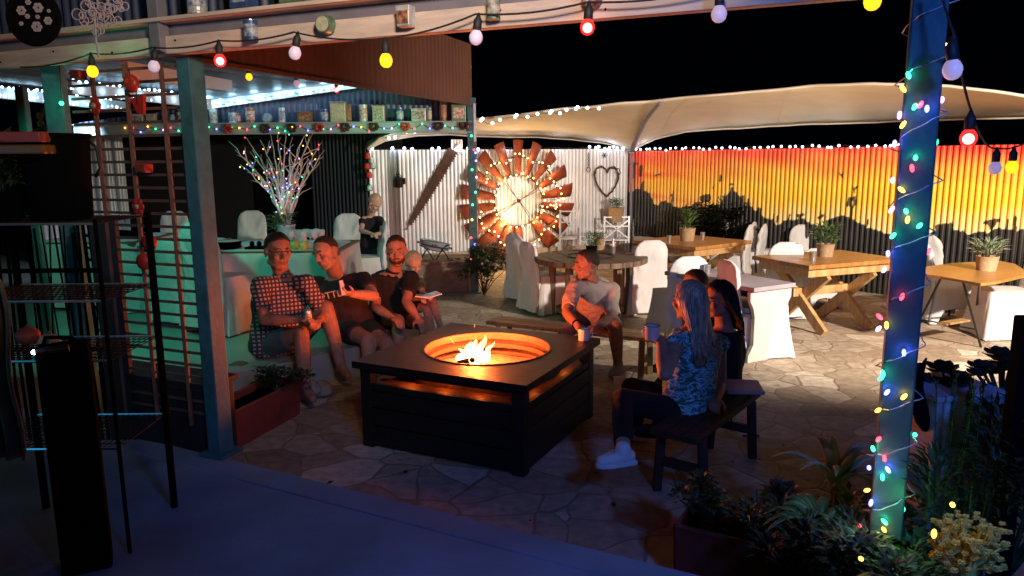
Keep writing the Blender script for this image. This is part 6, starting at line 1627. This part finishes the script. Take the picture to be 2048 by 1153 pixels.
    if S.get('shoes'):
        for a_, q in ((al, 'toel'), (ar, 'toer')):
            td = V(S.get(q, lean)).normalized(); b_ = V((a_.x, a_.y, max(a_.z - .075 * s, .0)))
            mb = MB(); mb.cap2(b_ + V((0, 0, .042)) - td * .032 * s, b_ + td * .07 * s + V((0, 0, .036)), .038 * s, .036 * s, 12); mb.cap2(b_ + td * .07 * s + V((0, 0, .036)), b_ + td * .118 * s + V((0, 0, .032)), .041 * s, .031 * s, 12); mb.cap2(b_ + V((0, 0, .05)), a_ + V((0, 0, .01)), .044 * s, .043 * s, 12)
            sh_ = remesh(mb, 'shoe', M[S['shoes']], t, voxel=.007, smooth=3)
            mb = MB(); Mz = Matrix.Rotation(math.atan2(td.y, td.x), 4, 'Z'); mb.prism([(-.07, -.03), (-.05, -.038), (.07, -.042), (.125, -.032), (.148, -.012), (.148, .012), (.125, .032), (.07, .042), (-.05, .038), (-.07, .03)], 0, .022, M=Mz, c=b_)
            mb.build('shoe_sole', M[S['shoes']], t, bevel=.004)
            if S['shoes'] == 'sneaker':
                xx = V((-td.y, td.x, 0))
                for q_ in range(4): c_ = b_ + td * (.035 + .018 * q_) * s + V((0, 0, .083 - .006 * q_)); MB().tube([c_ - xx * .022, c_ + V((0, 0, .005)), c_ + xx * .022], .0028, 5).build('lace', M['tin'], t)
    # face details
    P = lambda x, y, z: hc + F @ (V((x, y, z)) * hk)
    if S.get('eyes', True):
        for s_ in (-1, 1):
            MB().ell(P(s_ * .031, .0705, .004), (.0115 * hk, .0092 * hk, .0042 * hk), M=F.to_4x4(), nu=10, nv=8).build('eye', M['eye'], t, smooth=True)
            MB().ell(P(s_ * .031, .0795, .004), (.0042 * hk, .0022 * hk, .0038 * hk), M=F.to_4x4(), nu=8, nv=6).build('iris', M['black'], t, smooth=True)
            MB().tube([P(s_ * .014, .089, .026), P(s_ * .032, .086, .032), P(s_ * .050, .072, .027)], [.004 * hk, .005 * hk, .002 * hk], 6, flat=.6).build('eyebrow', M[S['hair']], t, smooth=True)
        MB().tube([P(-.02, .083, -.056), P(-.008, .0895, -.0585), P(.008, .0895, -.0585), P(.02, .083, -.056)], [.0012, .0025, .0025, .0012], 6).build('mouth', M['lip'], t, smooth=True)
    if S.get('hairf'): hair_cap(hc, F, hk, **S['hairf']).build('hair', M[S['hair']], t, smooth=True)
    if S.get('beard'):
        mb = MB(); nu, nv = 30, 10
        for i in range(nu + 1):
            a = R(-100 + 200 * i / nu)
            for j in range(nv + 1):
                th = R(100 + 62 * j / nv + (0 if abs(a) > .5 else 8 * (1 - j / nv))); rr_ = 1.09 + .03 * noise.noise(V((i, j, 2)))
                d = V((math.sin(th) * math.sin(a), math.sin(th) * math.cos(a), math.cos(th))); q = V((d.x * .060 * rr_, .016 + d.y * .068 * rr_, -.040 + d.z * .076 * rr_)); mb.v.append(P(*q)); mb.c.append(None)
        for i in range(nu):
            for j in range(nv): q = i * (nv + 1) + j; mb.f.append((q, q + 1, q + nv + 2, q + nv + 1))
        mb.build('beard', M[S['hair']], t, smooth=True)
        MB().tube([P(-.026, .078, -.050), P(-.01, .089, -.043), P(.01, .089, -.043), P(.026, .078, -.050)], [.004, .006, .006, .004], 6).build('moustache', M[S['hair']], t, smooth=True)
    return t, F, P
M['eye'] = mat('eye_white', (.30, .26, .24), .35); M['lip'] = mat('lip', (.20, .06, .05), .5)
M['h_brown'] = mat('dark_brown_hair', (.030, .018, .012), .55, var=.4, vs=60, bump=.5, bs=140)
M['h_short'] = mat('cropped_hair', (.045, .028, .020), .7, var=.4, vs=60, bump=.5, bs=200)
M['h_red'] = mat('reddish_brown_hair', (.09, .04, .02), .6, var=.4, vs=60, bump=.5, bs=140)
M['h_blond'] = mat('pale_blond_hair', (.55, .46, .30), .6, var=.3, vs=60, bump=.5, bs=140)
M['h_black'] = mat('black_hair', (.006, .005, .006), .65, bump=.4, bs=120)
M['h_long'] = mat('blonde_streaked_hair', (.62, .50, .38), .42, col2=(.20, .13, .09), vs=40, stretch=(3, 3, .2))
M['tee_dark'] = mat('dark_tee', (.022, .014, .018), .85, bump=.3, bs=14); M['polo'] = mat('black_polo', (.010, .010, .012), .85, bump=.3, bs=14)
M['tee_beige'] = mat('beige_tee', (.50, .40, .33), .85, var=.12, vs=8, bump=.4, bs=12); M['black_cloth'] = mat('black_cloth', (.006, .006, .007), .9)
M['shorts_blue'] = mat('blue_grey_shorts', (.07, .10, .11), .85, bump=.3); M['shorts_dark'] = mat('dark_shorts', (.012, .012, .016), .85, bump=.3)
M['olive'] = mat('olive_tee', (.07, .08, .04), .85); M['sneaker'] = mat('white_sneaker', (.72, .72, .75), .6, bump=.1); M['sandal'] = mat('grey_sandal_shoe', (.28, .26, .22), .7)
M['skin_pale'] = mat('pale_skin', (.55, .36, .28), .62, var=.15, vs=20, bump=.1, bs=90, spec=.3)
def pattern_mat(name, kind):
    m = bpy.data.materials.new(name); m.use_nodes = True; nt = m.node_tree; N = nt.nodes; Lk = nt.links; b = N['Principled BSDF']; b.inputs['Roughness'].default_value = .85
    tc = N.new('ShaderNodeTexCoord')
    if kind == 'plaid':
        mp = N.new('ShaderNodeMapping'); mp.inputs['Rotation'].default_value = (R(8), R(5), R(-30)); Lk.new(tc.outputs['Object'], mp.inputs[0])
        sx = N.new('ShaderNodeSeparateXYZ'); Lk.new(mp.outputs[0], sx.inputs[0]); cur = None; outs = []
        for i, fr in ((0, 190), (2, 190)):
            ml = N.new('ShaderNodeMath'); ml.operation = 'MULTIPLY'; Lk.new(sx.outputs[i], ml.inputs[0]); ml.inputs[1].default_value = fr
            sn = N.new('ShaderNodeMath'); sn.operation = 'SINE'; Lk.new(ml.outputs[0], sn.inputs[0])
            gt = N.new('ShaderNodeMapRange'); gt.inputs[1].default_value = -.25; gt.inputs[2].default_value = .1; Lk.new(sn.outputs[0], gt.inputs[0]); outs.append(gt)
        mm = N.new('ShaderNodeMath'); mm.operation = 'MULTIPLY'; Lk.new(outs[0].outputs[0], mm.inputs[0]); Lk.new(outs[1].outputs[0], mm.inputs[1])
        mx = N.new('ShaderNodeMix'); mx.data_type = 'RGBA'; mx.inputs[6].default_value = (.05, .035, .05, 1)
        nz = N.new('ShaderNodeTexNoise'); nz.inputs['Scale'].default_value = 12; Lk.new(tc.outputs['Object'], nz.inputs['Vector'])
        mx2 = N.new('ShaderNodeMix'); mx2.data_type = 'RGBA'; mx2.inputs[6].default_value = (.55, .52, .50, 1); mx2.inputs[7].default_value = (.32, .14, .16, 1); Lk.new(nz.outputs[0], mx2.inputs[0])
        Lk.new(mm.outputs[0], mx.inputs[0]); Lk.new(mx2.outputs[2], mx.inputs[7]); Lk.new(mx.outputs[2], b.inputs['Base Color'])
    else:
        v = N.new('ShaderNodeTexNoise'); v.inputs['Scale'].default_value = 13; v.inputs['Detail'].default_value = 3; v.inputs['Distortion'].default_value = 2.2
        mp = N.new('ShaderNodeMapping'); mp.inputs['Scale'].default_value = (1, 1, 1.7); mp.inputs['Rotation'].default_value = (0, R(20), 0); Lk.new(tc.outputs['Object'], mp.inputs[0]); Lk.new(mp.outputs[0], v.inputs['Vector'])
        cr = N.new('ShaderNodeValToRGB'); Lk.new(v.outputs[0], cr.inputs[0]); cr.color_ramp.interpolation = 'CONSTANT'; e = cr.color_ramp.elements
        e[0].color = (.02, .17, .07, 1); e[0].position = 0; e[1].color = (.06, .28, .40, 1); e[1].position = .43
        q = e.new(.50); q.color = (.28, .62, .70, 1); q = e.new(.545); q.color = (.62, .82, .84, 1); q = e.new(.58); q.color = (.08, .42, .34, 1); q = e.new(.64); q.color = (.03, .15, .30, 1)
        Lk.new(cr.outputs[0], b.inputs['Base Color'])
    return m
M['plaid'] = pattern_mat('checked_shirt', 'plaid'); M['floral'] = pattern_mat('leaf_print_blouse', 'floral')

def limb(p, a, la, b, lb, fa=False, fb=False):
    j = chain(p, a[0], a[1], la, fa); return j, chain(j, b[0], b[1], lb, fb)
def sit(S):
    """joints from the photograph: shoulders/hips known, elbows and knees from true limb lengths"""
    s = S.get('s', 1.0); fwd = V((S['face'][0], S['face'][1], 0)).normalized(); lh = V((-fwd.y, fwd.x, 0))
    hl, hr = S['pel'] + lh * .095 * s, S['pel'] - lh * .095 * s
    for q, h_ in (('l', hl), ('r', hr)):
        S['k' + q], S['a' + q] = limb(h_, S['K' + q][:2], .44 * s, S['A' + q][:2], .43 * s, S['K' + q][2], S['A' + q][2])
        S['e' + q], S['w' + q] = limb(S['s' + q], S['E' + q][:2], .29 * s, S['W' + q][:2], .255 * s, S['E' + q][2], S['W' + q][2])
        S['a' + q].z = max(S['a' + q].z, .085 * s)
    print('P', [round(S[k].z, 2) for k in ('hc', 'pel', 'kl', 'al', 'kr', 'ar')], [tuple(round(x, 2) for x in S[k]) for k in ('kl', 'al', 'kr', 'ar', 'wl', 'wr')])
    return S
# 1 man in the checked shirt
S = sit(dict(s=1.12, face=(.55, -.84), pel=at(552, 690, 5.95), nk=at(566, 552, 5.95), hc=at(556, 503, 5.86), sl=at(612, 566, 5.84), sr=at(520, 572, 5.74), hf=(.62, -.76, -.08), hu=(.05, 0, 1),
    Kl=(652, 616, False), Al=(692, 768, False), Kr=(602, 668, False), Ar=(612, 775, False), El=(648, 632, True), Wl=(636, 640, False), Er=(528, 640, False), Wr=(598, 640, False),
    shirt='plaid', sleeve=.72, pants='shorts_blue', leg=.72, hk=1.26, hair='h_brown', hairf=dict(front=52, side=88, back=124, thick=1.04), belly=.05, sg=.016, sw=1.08, skin='skin2', collar=1, curl=.7, hem=-.1))
t, F, P = person('man in a checked short sleeved shirt sitting nearest the corner post', S)
gl = MB(); gl.tube([P(.076, .0, .012), P(.060, .076, .012)], .0022, 5); gl.tube([P(-.076, .0, .012), P(-.060, .076, .012)], .0022, 5); gl.tube([P(-.058, .080, .012), P(-.03, .095, .016), P(0, .098, .014), P(.03, .095, .016), P(.058, .080, .012)], .0022, 5)
gl.build('spectacles', M['black'], t)
cw = (S['wl'] + S['wr']) / 2
t = thing('drink_can', 'silver drink can held between the hands of the man in the checked shirt', 'can', S['wr'], local=True)
c0_ = S['wr'] + (S['wr'] - S['er']).normalized() * .07; t.location = c0_
MB().lathe((0, 0, -.03), [(.024, 0), (.031, .006), (.031, .10), (.025, .112), (.022, .112)], 18).build('can', M['tin'], t, smooth=True); MB().lathe((0, 0, -.0), [(.0315, 0), (.0315, .05)], 18, cap=False).build('paper_label', LAB[0], t)
# 2 man in dark tee
S = sit(dict(s=1.12, face=(-.05, -1), pel=at(705, 655, 6.45), nk=at(672, 552, 6.42), hc=at(652, 506, 6.22), sl=at(728, 560, 6.35), sr=at(614, 570, 6.35), hf=(-.50, -.80, -.22), hu=(-.28, 0, 1),
    Kl=(772, 688, False), Al=(800, 790, False), Kr=(736, 680, False), Ar=(742, 800, False), El=(748, 592, False), Wl=(702, 588, False), Er=(650, 630, True), Wr=(716, 632, False),
    shirt='tee_dark', sleeve=.62, pants='shorts_dark', leg=.62, hair='h_short', hk=1.20, hairf=dict(front=44, side=84, back=120, thick=1.015, rough=.02), sg=.014, sw=1.1, curl=.8, hnl=V((-.3, -.2, .5))))
t, F, P = person('smiling man in a dark printed t-shirt leaning towards the man in the checked shirt', S)
# shirt print
chest = S['pel'].lerp(S['nk'], .66); sd = (S['sl'] - S['sr']).normalized(); upc = (S['nk'] - S['pel']).normalized(); fw = sd.cross(upc).normalized()
if fw.y > 0: fw = -fw
def textobj(txt, p, right, upv, size, m, parent, name='print'):
    cu = bpy.data.curves.new(name, 'FONT'); cu.body = txt; cu.size = size; cu.align_x = 'CENTER'; cu.extrude = .0015
    o = bpy.data.objects.new(name, cu); nrm = right.cross(upv).normalized(); upv = nrm.cross(right).normalized()
    Mx = Matrix((right, upv, nrm)).transposed().to_4x4(); Mx.translation = p; o.matrix_world = Mx; COL.objects.link(o)
    dg = bpy.context.evaluated_depsgraph_get(); me = bpy.data.meshes.new_from_object(o.evaluated_get(dg)); bpy.data.objects.remove(o)
    me.materials.clear(); me.materials.append(m); me.transform(Mx); me.transform(Matrix.Translation(-V(parent.location)))
    n = bpy.data.objects.new(name, me); COL.objects.link(n); n.parent = parent; return n
M['print'] = mat('pale_print', (.62, .58, .56), .7)
rdir = -sd if sd.x < 0 else sd
upt = (upc + rdir * .0).normalized()
textobj('OTTL', chest + fw * (.142 * 1.12 + .040) - rdir * .055 + V((0, 0, .01)), (rdir + upc * .12).normalized(), upt, .085, M['print'], t, 'shirt_print')
o = MB().box((0, 0, 0), (.03, .012, .12), Matrix.Rotation(R(-8), 4, 'Y')).build('phone', M['ceramic'], bevel=.003); o.location = S['wl'] + (S['wl'] - S['el']).normalized() * .075 + V((-.01, -.03, .05)); tag(o, 'slim bright wrapper held up in the fist of the man in the printed t-shirt', 'smartphone'); o.name = 'fist_phone'  # the bright phone in his fist, modelled as a pale bar
# 3 bearded man in black polo
S = sit(dict(s=1.08, face=(.25, -.97), pel=at(776, 632, 6.9), nk=at(788, 545, 6.75), hc=at(793, 502, 6.62), sl=at(824, 558, 6.68), sr=at(752, 560, 6.65), hf=(.10, -.98, -.12), hu=(-.05, 0, 1),
    Kl=(850, 650, False), Al=(858, 742, False), Kr=(796, 642, False), Ar=(800, 742, False), El=(812, 604, False), Wl=(836, 638, False), Er=(752, 616, False), Wr=(785, 636, False),
    shirt='polo', sleeve=.68, pants='shorts_dark', leg=.55, hair='h_red', hk=1.15, hairf=dict(front=46, side=84, back=120, thick=1.045), beard=True, sg=.014, sw=1.08, collar=1, curl=.35))
t, F, P = person('bearded man in a black polo shirt facing us between the other men and the child', S)
ch = S['pel'].lerp(S['nk'], .68); sd = (S['sl'] - S['sr']).normalized(); fw = V((.25, -.97, 0)).normalized()
MB().tube([ch + sd * .055 + fw * .158 + V((0, 0, .012)), ch + sd * .068 + fw * .157 + V((0, 0, .0)), ch + sd * .10 + fw * .155 + V((0, 0, .012))], [.002, .0045, .001], 6).build('chest_logo', M['print'], t)
# 4 seated child with book
S = sit(dict(s=.72, hk=.95, face=(.5, -.86), pel=at(822, 606, 7.25), nk=at(822, 556, 7.12), hc=at(827, 527, 7.02), sl=at(840, 566, 7.08), sr=at(808, 566, 7.02), hf=(.45, -.72, -.50), 
    Kl=(866, 606, False), Al=(880, 650, False), Kr=(852, 618, False), Ar=(866, 664, False), El=(846, 590, False), Wl=(856, 592, False), Er=(818, 596, False), Wr=(838, 598, False),
    shirt='olive', sleeve=.6, pants='shorts_dark', leg=.75, hair='h_blond', hairf=dict(front=56, side=96, back=124, thick=1.09), skin='skin_pale', vox=.006, curl=.4))
t, F, P = person('small blond child sitting beside the bearded man looking down at a book', S)
bc_ = (S['wl'] + S['wr']) / 2 + V((.03, -.07, .02)); t = thing('open_book', 'pale open book held by the seated blond child', 'book', bc_, local=True); t.rotation_euler = (0, 0, R(25))
for s_ in (-1, 1):
    MB().box((s_ * .065, 0, .012), (.13, .16, .012), Matrix.Rotation(R(-12 * s_), 4, 'Y')).build('page_block', M['ceramic'], t, bevel=.002)
# 5 standing blond child
S = dict(s=.70, hk=.90, face=(.6, -.8), pel=at(740, 487, 8.9), nk=at(742, 432, 8.9), hc=at(750, 407, 8.8), sl=at(760, 440, 8.85), sr=at(727, 440, 8.8), hf=(.6, -.45, -.55), base=RZ)
S['kl'] = at(742, 530, 8.85); S['kr'] = at(733, 530, 8.95); S['al'] = at(742, 572, 8.95); S['ar'] = at(732, 572, 9.0)
for q in ('al', 'ar'): S[q].z = RZ + .06
S['el'], S['wl'] = limb(S['sl'], (768, 468), .20, (752, 468), .18); S['er'], S['wr'] = limb(S['sr'], (722, 462), .20, (744, 468), .18)
S.update(shirt='black_cloth', sleeve=.5, pants='shorts_dark', leg=.9, hair='h_blond', hairf=dict(front=56, side=98, back=126, thick=1.10), skin='skin_pale', curl=.6, vox=.006)
person('blond child in dark clothes standing by the left end of the white fence', S)
# 6 man in beige tee
S = sit(dict(s=1.06, face=(-.55, -.83), pel=at(1197, 632, 6.5), nk=at(1184, 560, 6.22), hc=at(1172, 530, 6.12), sl=at(1224, 580, 6.28), sr=at(1147, 578, 6.05), hf=(-1, -.18, -.06), hu=(-.05, 0, 1),
    Kl=(1230, 652, False), Al=(1236, 735, True), Kr=(1128, 668, False), Ar=(1140, 735, True), El=(1222, 638, False), Wl=(1190, 654, False), Er=(1134, 626, False), Wr=(1156, 652, False),
    skin='skin2', shirt='tee_beige', sleeve=.82, pants='shorts_dark', leg=.62, hk=1.05, hair='h_brown', hairf=dict(front=46, side=86, back=122, thick=1.05), shoes='sandal', curl=.8, sg=.014, sw=1.05, collar=0))
t, F, P = person('man in a beige t-shirt on the plank bench looking left across the fire', S)
w_ = S['wr']; dv = (S['wr'] - S['er']).normalized()
MB().tube([w_ - dv * .03 + (dv.cross(V((0, 0, 1))).normalized() * math.cos(a * .5236) + V((0, 0, 1)) * math.sin(a * .5236)) * .031 for a in range(13)], .009, 6).build('wristwatch', M['black'], t, smooth=True)
ch = S['pel'].lerp(S['nk'], .70); sd = (S['sl'] - S['sr']).normalized(); fw = V((-.55, -.83, 0)).normalized()
o_ = ch + sd * .07 + fw * .150
mb = MB()
for a, b in (((-.02, .02), (.018, .015)), ((-.003, .018), (.008, -.03)), ((-.02, .005), (-.002, -.012)), ((.0, -.005), (.02, -.002))):
    mb.tube([o_ + sd * a[0] + V((0, 0, a[1])), o_ + sd * b[0] + V((0, 0, b[1]))], .0035, 5)
mb.build('chest_motif', M['black'], t)
# 7 woman with long hair, back to us
S = sit(dict(s=.98, face=(-.80, .60), pel=at(1378, 818, 4.22), nk=at(1392, 655, 4.16), hc=at(1378, 603, 4.14), sl=at(1352, 690, 4.00), sr=at(1436, 690, 4.28), hf=(-.72, .68, -.05), 
    Kl=(1246, 800, False), Al=(1246, 902, False), Kr=(1262, 775, True), Ar=(1275, 880, True), El=(1330, 748, False), Wl=(1322, 690, True), Er=(1440, 770, True), Wr=(1432, 800, False),
    shirt='floral', sleeve=0, pants='black_cloth', leg=1.85, botname='trousers', hair='h_long', hairf=dict(front=50, side=100, back=130, thick=1.10), shoes='sneaker', toel=(-.85, -.25, 0), toer=(-.8, .2, 0), sg=.016, hem=-.12, topname='blouse', hnl=V((0, .5, 0)), curl=.9, belly=.02, sw=1.08))
t, F, P = person('woman with long streaked hair and a blue green leaf print blouse, back to us', S)
r_ = random.Random(5)
mb = MB()
for i in range(760):
    a = r_.uniform(-2.15, 2.15) + math.pi; th = R(r_.uniform(5, 88)); d = V((math.sin(th) * math.sin(a), math.sin(th) * math.cos(a), math.cos(th)))
    p0 = P(d.x * .083, d.y * .103 - .012, d.z * .096 + .03); p1 = P(d.x * .095 + .0, d.y * .11 - .02, -.05)
    side_ = math.sin(a); 
    lat = F @ V((1, 0, 0)); bk_ = F @ V((0, -1, 0))
    p2 = P(side_ * .098, -.075 - .03 * abs(math.cos(a)), -.16); 
    L = r_.uniform(.26, .36); p3 = P(side_ * .105 + r_.uniform(-.03, .03), -.10 - .04 * r_.random(), -L)
    pts = []
    for k in range(10):
        f = k / 9
        q = p0 * (1 - f) ** 3 + p1 * 3 * f * (1 - f) ** 2 + p2 * 3 * f * f * (1 - f) + p3 * f ** 3; pts.append(q)
    mb.tube(pts, [.0027] * 8 + [.002, .0008], 4)
mb.build('long_hair', M['h_long'], t, smooth=True)
mug(S['wl'] + (S['wl'] - S['el']).normalized() * .06 + V((-.045, .0, -.01)), 'white enamel mug raised in the hand of the woman in the blouse', 2.5)
# 8 dark haired woman
S = sit(dict(s=.98, face=(-.92, .2), pel=at(1442, 790, 4.78), nk=at(1448, 655, 4.78), hc=at(1437, 600, 4.70), sl=at(1420, 690, 4.60), sr=at(1462, 685, 4.95), hf=(-.94, -.30, -.08),
    Kl=(1330, 770, False), Al=(1318, 850, False), Kr=(1345, 755, True), Ar=(1330, 840, True), El=(1405, 740, False), Wl=(1360, 760, False), Er=(1450, 745, True), Wr=(1420, 760, True),
    shirt='black_cloth', sleeve=1.9, pants='black_cloth', leg=1.9, botname='trousers', topname='jacket', hair='h_black', hairf=dict(front=52, side=104, back=135, thick=1.16, rough=.08), shoes='black_cloth', curl=.5, sg=.02, sw=1.1))
t, F, P = person('dark haired woman in black sitting behind the woman in the blouse', S)
mb = MB()
for i in range(260):
    a = r_.uniform(-2.0, 2.0) + math.pi; th = R(r_.uniform(5, 85)); d = V((math.sin(th) * math.sin(a), math.sin(th) * math.cos(a), math.cos(th)))
    p0 = P(d.x * .088, d.y * .107 - .012, d.z * .10 + .03); p1 = P(d.x * .12, d.y * .13 - .02, -.02); sd_ = math.sin(a); p2 = P(sd_ * .12 + r_.uniform(-.02, .02), -.10, -.12); p3 = P(sd_ * .12, -.11, -r_.uniform(.16, .24))
    mb.tube([p0 * (1 - f) ** 3 + p1 * 3 * f * (1 - f) ** 2 + p2 * 3 * f * f * (1 - f) + p3 * f ** 3 for f in [k / 7 for k in range(8)]], [.007] * 7 + [.002], 5)
mb.build('long_hair', M['h_black'], t, smooth=True)
# 9 person behind them
S = sit(dict(s=.98, face=(-.9, -.3), pel=at(1415, 690, 5.6), nk=at(1402, 606, 5.45), hc=at(1388, 572, 5.35), sl=at(1420, 625, 5.35), sr=at(1385, 622, 5.5), hf=(-.92, -.38, -.05),
    Kl=(1345, 712, False), Al=(1345, 770, False), Kr=(1335, 700, True), Ar=(1332, 765, True), El=(1420, 665, False), Wl=(1380, 690, False), Er=(1390, 660, True), Wr=(1370, 690, True),
    shirt='black_cloth', sleeve=1.9, pants='black_cloth', leg=1.9, botname='trousers', topname='jacket', hair='h_red', hairf=dict(front=48, side=84, back=120, thick=1.08), shoes='black_cloth', curl=.5))
person('person with short brown hair mostly hidden behind the two women', S)
